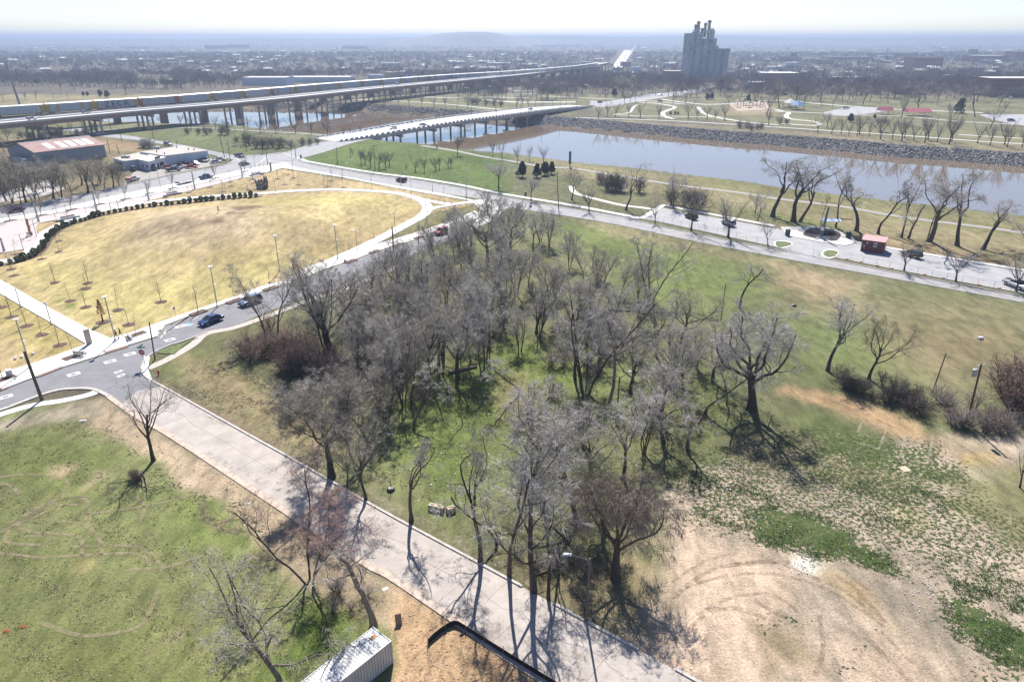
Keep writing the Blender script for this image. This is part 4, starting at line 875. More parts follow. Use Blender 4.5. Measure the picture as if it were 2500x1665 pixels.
def put_tree(loc, height, pr, label, group, rz=None, lean=(0, 0), wide=1.0, name='bare_tree', cat='tree', parts=('trunk', 'crown')):
    tm, cm, H, W = pr; s = height / H
    o = empty(name, loc, rng.uniform(0, 6.28) if rz is None else rz, label, cat, group)
    o.rotation_euler = (lean[1], lean[0], o.rotation_euler[2]); o.scale = (s * wide, s * wide, s)
    link(parts[0], tm, o); link(parts[1], cm, o)
    return o
def tree_at(bx, by, ty, kind, seed, lod, label, group=None, terrain=False, **kw):
    pk = {k: kw.pop(k) for k in ('bark', 'twig', 'twmul') if k in kw}
    p = GP(bx, by) if terrain else G(bx, by, 0) + (0.0,)
    if 'name' not in kw: kw['name'] = {'vase': 'vase_shaped_tree', 'oak': 'oak_tree', 'crooked': 'cottonwood_tree', 'willow': 'willow_tree'}.get(kind, 'bare_tree')
    h = max(1.5, topz(p[1], ty) - p[2]) * kw.pop('hs', 1)
    return put_tree((p[0], p[1], p[2]), h, proto(kind, seed, lod, **pk), label, group, **kw)
def row(items, label, group, lod=1, **kw):
    """items: (bx,by,ty,kind,seed[,opts]); label has {o} for the place in the row, counted from the left"""
    order = sorted(range(len(items)), key=lambda i: items[i][0]); rank = {k: i for i, k in enumerate(order)}
    for i, it in enumerate(items):
        o = dict(kw)
        if len(it) > 5: o.update(it[5])
        lb = o.pop('lab', None) or label
        tree_at(it[0], it[1], it[2], it[3], it[4], o.pop('lod', lod), lb.format(o=lr(rank[i], len(items))), group, **o)

# --- specimen trees in the foreground
FG = [
    (375, 1124, 934, 'broad', 8, 'lone bare tree with spreading limbs on the verge left of the concrete street', dict(wide=.95, twmul=.7)),
    (809, 1165, 918, 'dome', 4, 'broad domed bare tree with dense grey crown beside the concrete street kerb', dict(wide=1.15)),
    (848, 1190, 1078, 'broad', 21, 'small thin bare tree just right of the domed tree at the street kerb', dict()),
    (894, 1221, 1030, 'broad', 22, 'bare tree with narrow dark trunk next to a stump on the park grass', dict()),
    (1004, 1270, 1052, 'crooked', 23, 'bare tree with curling forked limbs left of the two concrete blocks', dict(wide=.8)),
    (1172, 1372, 1056, 'crooked', 24, 'slim bare tree with a broken stub, right of the two concrete blocks', dict(wide=.7)),
    (1243, 1405, 1030, 'snag', 25, 'very slim tall bare tree left of the big straight trunk at the kerb', dict(wide=.7)),
    (1304, 1443, 985, 'tall', 26, 'tallest straight bare tree at the kerb casting a fan of branch shadow on the street', dict(wide=1.15)),
    (1339, 1462, 1190, 'snag', 27, 'short slim bare tree just right of the tallest kerbside trunk', dict(wide=.8)),
    (1408, 1280, 1015, 'broad', 28, 'wide leaning bare tree with many long limbs right of centre', dict(wide=1.2, lean=(.22, 0))),
    (1503, 1412, 1195, 'willow', 29, 'round brown bare tree with drooping twigs at the edge of the bare soil', dict(twig=TWIGB, wide=1.2)),
    (1470, 1290, 1130, 'willow', 39, 'low brush tree with greenish haze of twigs behind the round brown tree', dict(twig=TWIGG, wide=1.1)),
    (1836, 1000, 748, 'oak', 30, 'massive dark old oak with gnarled limbs and huge shadow on the soil', dict(wide=1.05)),
    (2021, 905, 733, 'broad', 31, 'left one of the two rounded bare trees by the dark bramble thicket', dict(wide=1.05)),
    (2121, 925, 775, 'broad', 32, 'faintly green budding tree, right one of the two by the dark bramble thicket', dict(twig=TWIGG, wide=.95)),
    (1806, 754, 630, 'snag', 33, 'small lone bare tree standing in the open lawn above the old oak', dict(wide=1.0)),
    (1588, 744, 566, 'multi', 34, 'dark many-stemmed tree with splayed bare limbs at the top of the wood', dict(wide=1.25)),
    (1320, 838, 665, 'crooked', 35, 'twisted leaning tree with a hollow thick trunk at the head of the clearing', dict(lean=(-.35, 0), wide=.9)),
    (1404, 925, 680, 'tall', 36, 'tall upright tree, left one of the dense grey pair right of the clearing', dict(wide=1.15)),
    (1430, 965, 690, 'multi', 37, 'tall many-stemmed tree, right one of the dense grey pair right of the clearing', dict(wide=1.2)),
    (1488, 995, 800, 'snag', 38, 'broken snag with pale barkless branches beside the clearing', dict(bark=BARKG, wide=1.0)),
    (1628, 940, 790, 'crooked', 40, 'bare tree leaning left on a curved trunk above green grass', dict(lean=(-.4, 0), wide=.9)),
    (1666, 986, 820, 'broad', 41, 'bare tree with straight dark trunk halfway between leaning tree and old oak', dict()),
    (1774, 988, 880, 'snag', 42, 'thin crooked little tree just left of the old oak', dict(wide=.6)),
    (1560, 1002, 905, 'tall', 43, 'young upright bare tree with light grey twigs among the eastern trees', dict()),
    (1662, 838, 706, 'broad', 44, 'forked bare tree with widely spread limbs left of the leaning utility pole', dict(wide=1.2)),
    (1302, 613, 536, 'crooked', 45, 'small dark forked tree on the lawn below the stop sign corner', dict(wide=1.2)),
    (756, 1420, 1170, 'multi', 46, 'reddish-twigged bare tree standing between the lawn and the concrete street', dict(twig=TWIGR, wide=1.25)),
    (914, 1528, 1312, 'snag', 47, 'battered bare tree with broken limbs beside the white shipping container', dict(bark=BARKG, wide=1.35)),
    (700, 1690, 1405, 'broad', 48, 'sprawling pale bare tree over the bottom edge left of the container', dict(wide=1.3, bark=BARKG)),
    (2490, 1190, 1075, 'broad', 49, 'small bare tree cut by the right edge below the vine-covered mass', dict(wide=.9)),
    (1130, 1035, 935, 'snag', 50, 'dead thin tree standing alone in the bright green clearing', dict(wide=.7)),
    (1375, 905, 845, 'snag', 51, 'dead stub of a curved trunk in the clearing', dict(wide=.4)),
]
for bx, by, ty, kind, seed, lab, o in FG:
    seed = {27: 25, 38: 33, 42: 33, 51: 33, 50: 25, 21: 22, 32: 31, 41: 28, 44: 31, 49: 22, 40: 23, 45: 24, 37: 34, 43: 36, 26: 36, 39: 29}.get(seed, seed)
    tree_at(bx, by, ty, kind, seed, 0, lab, 'large bare trees of the wooded lot', **o)

# --- the wood: tall, dense
WOOD = [(652, 834, 648), (678, 814, 655), (802, 872, 640), (812, 868, 636), (930, 974, 785), (987, 993, 790), (1003, 980, 800), (917, 900, 752), (885, 853, 700), (1118, 926, 760), (1150, 884, 722), (1188, 882, 680),
        (1099, 827, 665), (1051, 799, 622), (1016, 789, 612), (971, 725, 592), (920, 712, 610), (949, 709, 600), (1038, 709, 602), (1166, 700, 562), (1115, 594, 545), (1245, 614, 502), (1236, 591, 482), (1391, 652, 566), (1426, 687, 594),
        (1474, 700, 602), (1068, 900, 735), (1035, 935, 760), (960, 870, 700), (850, 800, 655), (1000, 680, 575), (1075, 690, 565), (1130, 660, 540), (1190, 640, 510), (1210, 690, 555), (1260, 720, 600), (1290, 700, 590), (1340, 730, 610),
        (1230, 800, 650), (1200, 760, 610), (1140, 770, 620), (1090, 750, 605), (900, 770, 640), (960, 790, 650), (1010, 850, 690), (1080, 870, 700), (1160, 820, 670), (1270, 860, 760), (1360, 780, 660), (1520, 850, 720), (1560, 800, 690),
        (1600, 870, 740), (1545, 920, 780), (1700, 900, 790), (1200, 560, 478), (1225, 640, 520), (1170, 560, 492), (1150, 600, 510), (870, 940, 790), (1060, 640, 545), (1110, 640, 540), (1255, 660, 560), (1440, 760, 640), (1495, 790, 690), (940, 930, 770), (890, 900, 745),
        (1175, 910, 735), (1020, 900, 740), (975, 950, 770), (1190, 520, 462), (1215, 530, 470), (1260, 560, 490)]
kinds = ['tall', 'tall', 'multi', 'broad', 'tall', 'multi']
wi = []
for i, (bx, by, ty) in enumerate(WOOD):
    k = kinds[i % 6]; wi.append((bx, by, ty, k, {'tall': 60, 'multi': 62, 'broad': 64}[k] + (i // 6) % 2, dict(wide=rng.uniform(.95, 1.3), lean=(rng.uniform(-.08, .08), rng.uniform(-.08, .08)))))
row(wi, 'tall grey bare tree of the dense wood, {o}', 'tall bare trees of the dense wood', lod=0)
for k_ in range(38):
    for _ in range(50):
        x, y = rng.uniform(860, 1600), rng.uniform(560, 960)
        if inside(np.array([x]), np.array([y]), [(700, 800), (900, 700), (1160, 540), (1260, 520), (1420, 640), (1600, 760), (1560, 900), (1440, 930), (1360, 840), (1180, 840), (1110, 930), (880, 960), (760, 870)])[0]: break
    WOOD.append((x, y, 0))
u_items = []
for i, (x, y, _) in enumerate(WOOD[72:]):
    u_items.append((x, y, y - rng.uniform(85, 125) * (y / 900) ** .6, ['multi', 'broad', 'tall'][i % 3], [62, 65, 61][i % 3], dict(wide=1.25, lean=(rng.uniform(-.12, .12), 0))))
row(u_items, 'younger bare tree inside the dense wood, {o}', 'understorey trees of the wood', lod=0)

CT = [(1215, 1330, 1160, 'snag'), (1380, 1330, 1150, 'snag'), (1450, 1190, 1020, 'broad'), (1520, 1170, 1000, 'crooked'), (1570, 1110, 950, 'multi'), (1300, 1120, 960, 'broad'), (1620, 1080, 930, 'broad'), 
            (1680, 1100, 960, 'crooked'), (1330, 1010, 880, 'snag'), (1600, 1010, 870, 'broad'), (1720, 1010, 880, 'snag'), (1270, 960, 850, 'snag'), (1640, 920, 790, 'multi'), (1540, 960, 830, 'broad'), (1740, 930, 800, 'broad'), (905, 1110, 960, 'broad'), (790, 1060, 900, 'broad'), (945, 1040, 880, 'multi'), (830, 1010, 850, 'tall'), (1010, 1050, 920, 'snag')]
row([(x, y, t, k, {'snag': 25, 'crooked': 24, 'broad': 64, 'multi': 62, 'tall': 61}[k], dict(wide=rng.uniform(1.1, 1.4), lean=(rng.uniform(-.15, .15), 0))) for i, (x, y, t, k) in enumerate(CT)], 'spindly bare tree in the open half of the grove, {o}', 'spindly trees of the open grove', lod=0)
# --- thickets and brush
def shrubs(poly, n, hr, label, group, seeds=(70, 71, 72), twig=TWIGB, bark=BARK, wide=(1.0, 1.6), lod=0, terrain=False, name='bare_shrub'):
    P = np.array(poly, float); pts = []
    while len(pts) < n:
        x, y = rng.uniform(P[:, 0].min(), P[:, 0].max()), rng.uniform(P[:, 1].min(), P[:, 1].max())
        if inside(np.array([x]), np.array([y]), poly)[0]: pts.append((x, y))
    pts.sort()
    for i, (x, y) in enumerate(pts):
        p = GP(x, y) if terrain else G(x, y) + (0.0,)
        o = put_tree(p, rng.uniform(*hr), proto('shrub', seeds[i % len(seeds)], lod, bark, twig, 1.6), label.format(o=lr(i, n)), group, wide=rng.uniform(*wide), name=name, cat='shrub', parts=('stems', 'twigs'))
shrubs([(580, 840), (680, 800), (800, 880), (880, 960), (870, 985), (740, 930), (640, 915), (585, 880)], 30, (3, 4.6), 'reddish brown bramble bush at the left end of the wood, {o}', 'reddish brown thicket', twig=TWIGR)
shrubs([(2040, 930), (2100, 920), (2230, 960), (2290, 1010), (2230, 1020), (2120, 985), (2050, 955)], 22, (2, 3.2), 'dark tangled bramble bush beside the clay track, {o}', 'dark bramble thicket', twig=TWIGD)
shrubs([(2290, 985), (2400, 1000), (2500, 1060), (2520, 1090), (2400, 1060), (2300, 1030)], 16, (2, 3.4), 'brown bramble bush under the utility pole, {o}', 'brown brambles by the pole', twig=TWIGB)
shrubs([(2390, 950), (2520, 930), (2600, 1000), (2560, 1030), (2420, 1010)], 9, (6, 8.5), 'vine-covered thicket mound at the right edge, {o}', 'vine-covered mass at the right edge', twig=TWIGR, wide=(1.0, 1.3))
shrubs([(900, 960), (1100, 960), (1250, 870), (1340, 860), (1400, 740), (1500, 760), (1540, 900), (1420, 980), (1300, 870), (1000, 1000)], 34, (1.6, 3), 'low brown brush under the trees of the wood, {o}', 'low brush inside the wood', twig=TWIGB)
shrubs([(620, 830), (900, 720), (1180, 600), (1330, 640), (1400, 760), (1200, 860), (950, 930), (760, 880)], 40, (1.8, 3.4), 'grey brush between the trunks of the wood, {o}', 'grey brush between the trunks', twig=TWIG)
shrubs([(1260, 1040), (1340, 960), (1420, 1000), (1440, 1100), (1340, 1150)], 14, (1.6, 3), 'brown brush around the leaning trees at centre, {o}', 'brush at the centre', twig=TWIGB)
shrubs([(1220, 1330), (1420, 1310), (1480, 1420), (1340, 1430)], 10, (1.2, 2.4), 'low twiggy brush near the kerb by the tallest trunk, {o}', 'brush by the kerb', twig=TWIG)
shrubs([(300, 1140), (350, 1130), (340, 1170), (300, 1180)], 3, (1.0, 1.6), 'low dry bush at the foot of the lone verge tree, {o}', 'dry bushes under the verge tree', twig=TWIGR)
shrubs([(760, 1440), (900, 1450), (900, 1530), (800, 1520)], 5, (1.2, 2.4), 'twiggy bush behind the container, {o}', 'bushes behind the container', twig=TWIG)

# --- lawn between the street and the river
row([(1396, 488, 404, 'broad', 80, dict(wide=1.15)), (1528, 514, 402, 'crooked', 81, dict(wide=1.4, lod=0)), (1217, 460, 384, 'dome', 82, dict(wide=1.3)), (1438, 517, 441, 'vase', 83, dict(wide=1.3)), (1599, 545, 470, 'vase', 83), (1644, 509, 418, 'dome', 82),
     (1687, 564, 455, 'vase', 84, dict(wide=1.4)), (1778, 580, 468, 'vase', 83, dict(wide=1.5)), (1875, 600, 530, 'broad', 80), (1849, 540, 480, 'broad', 80), (1296, 489, 428, 'dome', 82, dict(wide=1.2)), (1697, 515, 455, 'dome', 82),
     (2060, 606, 1, 'broad', 80, dict(lod=1)) if False else (2207, 662, 578, 'vase', 83, dict(wide=1.5)), (2333, 688, 600, 'vase', 84, dict(wide=1.8)), (2480, 712, 600, 'vase', 83, dict(wide=1.5)), (1765, 548, 478, 'vase', 84)],
    'bare street tree by the riverside road and car park, {o}', 'bare trees by the riverside road', lod=1)
row([(1014, 420, 380, 'vase', 85), (1036, 420, 380, 'vase', 86), (1064, 419, 380, 'vase', 85), (1073, 414, 378, 'vase', 86), (1094, 410, 379, 'vase', 85), (992, 418, 398, 'vase', 86), (1101, 409, 379, 'vase', 86)],
    'small bare vase-shaped tree on the green triangle lawn, {o}', 'vase trees on the triangle lawn', lod=1, twig=TWIGD, wide=1.3)
row([(892, 403, 357, 'vase', 85), (905, 408, 360, 'vase', 86), (926, 412, 362, 'vase', 85), (942, 412, 370, 'vase', 86), (951, 405, 366, 'vase', 85), (855, 384, 360, 'crooked', 81), (862, 380, 362, 'broad', 80), (882, 400, 362, 'vase', 86)],
    'dark bare tree clustered by the bridge approach, {o}', 'tree cluster by the bridge approach', lod=1, twig=TWIGD, wide=1.3)
row([(1066, 362, 327, 'broad', 80), (1117, 379, 325, 'dome', 82), (1203, 382, 334, 'vase', 83), (1226, 389, 341, 'vase', 84), (1264, 396, 346, 'vase', 83), (1292, 394, 354, 'vase', 84), (1327, 398, 349, 'vase', 83, dict(wide=1.3))],
    'bare tree along the near river bank path by the bridge, {o}', 'trees along the near bank path', lod=1, twig=TWIGB)
row([(636, 325, 283, 'vase', 85), (645, 323, 286, 'vase', 86), (674, 326, 285, 'vase', 85), (681, 322, 286, 'vase', 86), (722, 325, 283, 'vase', 85, dict(wide=1.3)), (761, 328, 290, 'vase', 86), (801, 332, 288, 'vase', 85, dict(wide=1.3)), (840, 332, 307, 'vase', 86), (856, 329, 305, 'vase', 85), (880, 325, 304, 'vase', 86),
     (394, 306, 277, 'vase', 85), (442, 310, 274, 'vase', 86), (467, 315, 276, 'vase', 85), (497, 315, 276, 'vase', 86), (527, 315, 276, 'vase', 85), (606, 317, 280, 'vase', 86)],
    'bare vase-shaped tree on the lawn by the upstream bank, {o}', 'vase trees by the upstream bank', lod=1, twig=TWIGD)
row([(459, 328, 310, 'shrub', 70), (484, 328, 310, 'shrub', 71), (505, 330, 308, 'shrub', 70), (516, 325, 310, 'shrub', 71), (541, 329, 308, 'shrub', 70), (557, 329, 290, 'shrub', 71), (576, 348, 332, 'shrub', 70), (598, 353, 322, 'shrub', 71), (610, 356, 325, 'shrub', 70), (625, 362, 330, 'shrub', 71), (641, 362, 335, 'shrub', 70),
     (652, 362, 330, 'shrub', 71), (668, 360, 332, 'shrub', 70), (680, 362, 330, 'shrub', 71), (692, 360, 335, 'shrub', 70), (712, 362, 340, 'shrub', 71), (738, 356, 335, 'shrub', 70), (756, 355, 335, 'shrub', 71), (775, 352, 335, 'shrub', 70)],
    'dark shrub on the lawn left of the intersection, {o}', 'dark shrubs by the intersection', lod=1, twig=TWIGD, terrain=False, name='bare_shrub', cat='shrub', parts=('stems', 'twigs'))
row([(1480, 462, 420, 'shrub', 70), (1492, 468, 424, 'shrub', 71), (1505, 466, 418, 'shrub', 72), (1515, 468, 425, 'shrub', 70), (1468, 448, 416, 'shrub', 71), (1640, 500, 455, 'shrub', 70), (1668, 505, 458, 'shrub', 71), (1690, 510, 460, 'shrub', 72), (1712, 512, 465, 'shrub', 71), (1560, 470, 428, 'shrub', 72)],
    'dark dense shrub on the riverside lawn, {o}', 'dark shrubs on the riverside lawn', lod=1, twig=TWIGD, name='bare_shrub', cat='shrub', parts=('stems', 'twigs'), wide=1.1)
# --- big old trees on the riverbank at the right
row([(1886, 530, 405, 'crooked', 90), (1937, 541, 392, 'crooked', 91), (1952, 542, 410, 'crooked', 92, dict(lean=(.35, 0))), (2004, 548, 480, 'snag', 95, dict(wide=.5)), (2040, 556, 425, 'crooked', 93, dict(wide=.7)), (2090, 564, 440, 'crooked', 94, dict(lean=(.12, 0))), (2144, 572, 470, 'snag', 95),
     (2201, 580, 436, 'crooked', 92, dict(wide=.8)), (2217, 582, 500, 'snag', 96, dict(lean=(.2, 0))), (2262, 588, 490, 'crooked', 93, dict(lean=(-.1, 0), wide=.8)), (2267, 590, 430, 'crooked', 94, dict(lean=(.3, 0))), (2337, 600, 438, 'crooked', 90, dict(wide=1.1)), (2400, 610, 490, 'crooked', 91, dict(lean=(.4, 0))), (2505, 625, 540, 'broad', 64),
     (1843, 520, 470, 'vase', 84)],
    'tall crooked bare cottonwood on the near river bank, {o}', 'crooked cottonwoods on the river bank', lod=0, wide=1.55, hs=1.1)
# --- far bank promenade and park
row([(x, y, t, 'vase', 85 + i % 2, dict(wide=1.1)) for i, (x, y, t) in enumerate([(1461, 289, 257), (1483, 286, 255), (1503, 286, 252), (1535, 286, 255), (1563, 287, 250), (1608, 290, 257), (1680, 289, 250), (1701, 291, 265), (1726, 291, 258), (1746, 294, 270), (1769, 293, 255), (1876, 306, 265), (1996, 324, 286), (2019, 313, 275), (2030, 328, 288), (2053, 328, 290),
     (2072, 331, 300), (2092, 334, 290), (2098, 329, 280), (2121, 335, 295), (2149, 341, 285), (2178, 340, 295), (2201, 345, 292), (2208, 338, 290), (2230, 344, 300), (2257, 349, 288), (2265, 342, 290), (2288, 348, 300), (2317, 353, 283), (2323, 346, 290), (2386, 350, 305), (2417, 356, 306), (2452, 354, 300), (2458, 360, 308), (2495, 360, 315)])],
    'bare upright tree in the promenade row on the far bank, {o}', 'promenade trees on the far bank', lod=1, twig=TWIGB, hs=1.25)
row([(x, y, t, k, s, d) for x, y, t, k, s, d in [(1902, 262, 204, 'broad', 80, {}), (1942, 250, 208, 'broad', 64, {}), (1962, 258, 207, 'tall', 60, {}), (2005, 256, 207, 'tall', 61, {}), (2031, 265, 213, 'tall', 60, {}), (2068, 252, 221, 'broad', 80, {}), (2107, 256, 218, 'broad', 64, {}), (2168, 254, 212, 'crooked', 81, dict(wide=1.2)),
     (2201, 287, 235, 'vase', 83, {}), (2242, 272, 222, 'broad', 80, dict(wide=1.3)), (2288, 258, 220, 'tall', 61, {}), (2357, 261, 225, 'broad', 64, {}), (2380, 286, 212, 'crooked', 81, dict(lean=(.35, 0), wide=.9)), (2416, 315, 268, 'broad', 80, dict(wide=1.2)), (2439, 260, 234, 'broad', 64, {}), (2452, 275, 248, 'vase', 83, {}),
     (2246, 329, 290, 'crooked', 81, dict(lean=(.3, 0))), (1872, 283, 240, 'broad', 64, {}), (1779, 252, 228, 'broad', 80, dict(wide=1.4)), (1673, 252, 226, 'broad', 64, {}), (1640, 262, 228, 'tall', 61, {}), (1519, 236, 192, 'dome', 82, dict(wide=1.3)), (1422, 230, 196, 'crooked', 81, {}), (1403, 237, 205, 'broad', 64, {}), (1455, 208, 176, 'broad', 80, {}),
     (1552, 249, 212, 'tall', 61, {}), (1524, 252, 222, 'vase', 83, {}), (1539, 252, 222, 'vase', 84, {}), (1572, 230, 212, 'vase', 83, {}), (1584, 229, 210, 'vase', 84, {}), (1632, 236, 208, 'broad', 80, {}), (1644, 235, 208, 'broad', 64, {}), (1660, 238, 212, 'dome', 82, {}), (1479, 247, 220, 'vase', 83, {}), (1495, 230, 205, 'broad', 80, {}),
     (1385, 232, 205, 'broad', 64, {}), (1360, 226, 200, 'tall', 60, {}), (1330, 224, 196, 'broad', 80, {}), (1290, 228, 200, 'broad', 64, {}), (1233, 246, 212, 'crooked', 81, {}), (1262, 262, 232, 'vase', 85, {}), (1275, 262, 230, 'vase', 86, {}), (1290, 262, 232, 'vase', 85, {}), (1310, 246, 222, 'vase', 86, {}),
     (937, 256, 234, 'vase', 85, {}), (973, 258, 234, 'vase', 86, {}), (999, 258, 228, 'vase', 85, {}), (1030, 261, 235, 'vase', 86, {}), (1060, 262, 236, 'vase', 85, {}), (1087, 264, 236, 'vase', 86, {}), (1115, 264, 222, 'crooked', 81, dict(lean=(.2, 0), wide=.7)), (1142, 266, 238, 'vase', 85, {}),
     (2320, 300, 262, 'broad', 64, {}), (2150, 245, 215, 'broad', 80, {}), (2330, 240, 212, 'broad', 64, {}), (2490, 240, 214, 'broad', 80, {}), (1840, 244, 215, 'broad', 64, {}), (1800, 236, 210, 'broad', 80, {}), (1700, 236, 212, 'broad', 64, {}), (2210, 240, 208, 'broad', 80, {}), (2270, 235, 205, 'dome', 82, {}), (2090, 235, 208, 'broad', 64, {})]],
    'bare park tree beyond the river, {o}', 'bare park trees beyond the river', lod=1, twig=TWIGB, hs=1.25)
row([(1806, 313, 293, 'shrub', 70), (1822, 313, 294, 'shrub', 71), (1835, 319, 300, 'shrub', 70), (1849, 317, 299, 'shrub', 71), (1858, 315, 299, 'shrub', 70), (1905, 302, 285, 'shrub', 71), (1920, 303, 288, 'shrub', 70), (1152, 256, 240, 'shrub', 71), (1165, 256, 236, 'shrub', 70), (1185, 258, 240, 'shrub', 71), (1205, 258, 240, 'shrub', 70), (1222, 260, 242, 'shrub', 71)],
    'dark shrub in the park beyond the river, {o}', 'dark shrubs in the far park', lod=1, twig=TWIGD, name='bare_shrub', cat='shrub', parts=('stems', 'twigs'), wide=1.2)
tree_at(2148, 322, 281, 'dome', 82, 1, 'wide dense brown bush-like tree on the far bank lawn', 'bare park trees beyond the river', twig=TWIGD, wide=1.5)
# --- left: trees by the warehouse and below the highway
row([(x, y, t, ['tall', 'broad', 'multi'][i % 3], [60, 64, 62][i % 3], dict(wide=1.25, twig=[TWIGG, TWIG, TWIGG, TWIGB][i % 4])) for i, (x, y, t) in enumerate([(-10, 492, 400), (16, 492, 405), (30, 497, 410), (52, 497, 408), (65, 494, 400), (82, 491, 395), (98, 490, 400), (130, 486, 395), (149, 483, 392), (178, 478, 385), (215, 472, 380), (235, 465, 385), (255, 461, 390), (277, 457, 390), (291, 456, 395), (302, 453, 400),
     (40, 470, 395), (110, 468, 385), (160, 462, 380), (200, 452, 380), (245, 448, 380), (70, 455, 385), (10, 460, 380), (130, 450, 390), (180, 440, 375)])],
    'green-tinged bare tree in the belt below the warehouse, {o}', 'tree belt below the warehouse', lod=1)
row([(x, y, t, ['broad', 'crooked', 'multi'][i % 3], [80, 81, 62][i % 3], dict(twig=TWIGB, wide=1.2)) for i, (x, y, t) in enumerate([(125, 334, 278), (202, 330, 291), (236, 327, 298), (20, 345, 310), (45, 352, 318), (150, 338, 305), (175, 335, 300), (95, 345, 315), (70, 350, 320), (10, 372, 330), (30, 392, 345), (-15, 420, 360), (25, 430, 370), (220, 338, 312), (-30, 350, 300)])],
    'brown bare tree between the highway and the warehouse, {o}', 'trees behind the warehouse', lod=1)
shrubs([(0, 400), (60, 380), (90, 440), (0, 480)], 14, (2.5, 4), 'brown brush left of the warehouse, {o}', 'brush left of the warehouse', lod=1)
shrubs([(100, 335), (240, 335), (230, 350), (100, 350)], 10, (2.5, 4), 'brown brush behind the warehouse roof, {o}', 'brush behind the warehouse', lod=1)
shrubs([(20, 340), (110, 318), (190, 318), (240, 335), (120, 345)], 14, (2.5, 4), 'grey brush at the foot of the highway bank, {o}', 'brush below the highway bank', lod=1, terrain=True)
shrubs([(335, 358), (365, 352), (372, 366), (340, 368)], 3, (3, 5), 'bare bush beside the white shop, {o}', 'bushes beside the white shop', lod=1, twig=TWIG)
row([(x, y, t, ['broad', 'crooked', 'vase'][i % 3], [64, 81, 83][i % 3], {}) for i, (x, y, t) in enumerate([(-20, 250, 214), (10, 249, 218), (63, 246, 215), (88, 243, 218), (132, 243, 215), (149, 221, 188), (181, 220, 186), (150, 238, 222), (166, 240, 224), (308, 232, 195), (330, 220, 188), (360, 222, 186), (285, 215, 180), (255, 214, 185), (220, 214, 186), (400, 215, 182), (440, 214, 184)])],
    'bare tree in the dry meadow beyond the railway, {o}', 'trees beyond the railway', lod=1, twig=TWIGB)

# --- saplings in mulch rings
MULCH = mat('mulch', (.10, .06, .045), 1, noise=.35, scale=6, bump=.04)
TUBEB = mat('black_guard', (.02, .02, .02), .7)
def sapling(bx, by, label, group, square=False, s=1.0, h=None, seed=0, twig=None, kind='sap'):
    p = GP(bx, by); zz = .16 if square else p[2]
    o = put_tree((p[0], p[1], zz), h or rng.uniform(4.2, 5.8), proto(kind, 100 + seed % 3 if kind == 'sap' else 83, 0 if kind == 'sap' else 1, BARKG, twig or TWIGB), label, group, name='sapling', cat='sapling')
    sc = o.scale[0]
    mb = MB()
    if square:
        mb.obox((0, 0), (math.cos(ra - o.rotation_euler[2]), math.sin(ra - o.rotation_euler[2])), 3.6 / sc, 1.6 / sc, 0, .03)
    else:
        n = 14; rr = [1.15 / sc * rng.uniform(.88, 1.1) * s for _ in range(n)]
        vs = [(rr[i] * math.cos(6.283 * i / n), rr[i] * math.sin(6.283 * i / n), .02) for i in range(n)] + [(0, 0, .12)] + [(rr[i] * math.cos(6.283 * i / n), rr[i] * math.sin(6.283 * i / n), -.4) for i in range(n)]
        mb.add(vs, [(i, (i + 1) % n, n) for i in range(n)] + [(n + 1 + i, n + 1 + (i + 1) % n, (i + 1) % n, i) for i in range(n)])
    mb.build('mulch_ring' if not square else 'planting_bed', MULCH, o)
    return o
SAP = [(38, 621), (146, 589), (145, 615), (103, 633), (27, 658), (35, 673), (135, 690), (216, 691), (213, 704), (139, 541), (211, 527), (2, 751), (28, 774), (65, 796), (102, 818), (145, 843), (172, 735), (210, 750), (289, 757), (314, 793), (393, 737),
       (565, 455), (616, 438), (619, 448), (678, 437), (696, 451), (704, 427), (717, 435), (729, 452), (810, 442), (800, 456), (838, 458), (563, 445), (638, 427), (404, 484), (460, 471), (475, 481), (513, 458), (545, 469), (431, 491), (0, 690)]
SAP.sort()
for i, (x, y) in enumerate(SAP): sapling(x, y, 'bare sapling in a mulch ring on dry grass, %s' % lr(i, len(SAP)), 'saplings in mulch rings', seed=i)
ST = [(7, 928), (182, 871), (332, 819), (484, 765), (572, 736), (659, 706), (726, 684), (857, 639), (914, 616), (971, 599), (1021, 581), (1115, 546)]
for i, (x, y) in enumerate(ST): sapling(x, y, 'thin bare street sapling in a kerbside planting bed, %s' % lr(i, len(ST)), 'street saplings along the park street', square=True, seed=i)
VS = [(25, 540), (101, 527), (174, 513), (243, 500), (306, 487), (364, 474), (422, 461), (526, 437), (598, 420)]
for i, (x, y) in enumerate(VS): sapling(x, y, 'young vase-shaped tree in the boulevard sidewalk, %s' % lr(i, len(VS)), 'young trees along the boulevard sidewalk', square=True, seed=i, kind='vase', h=rng.uniform(6, 8), twig=TWIG)

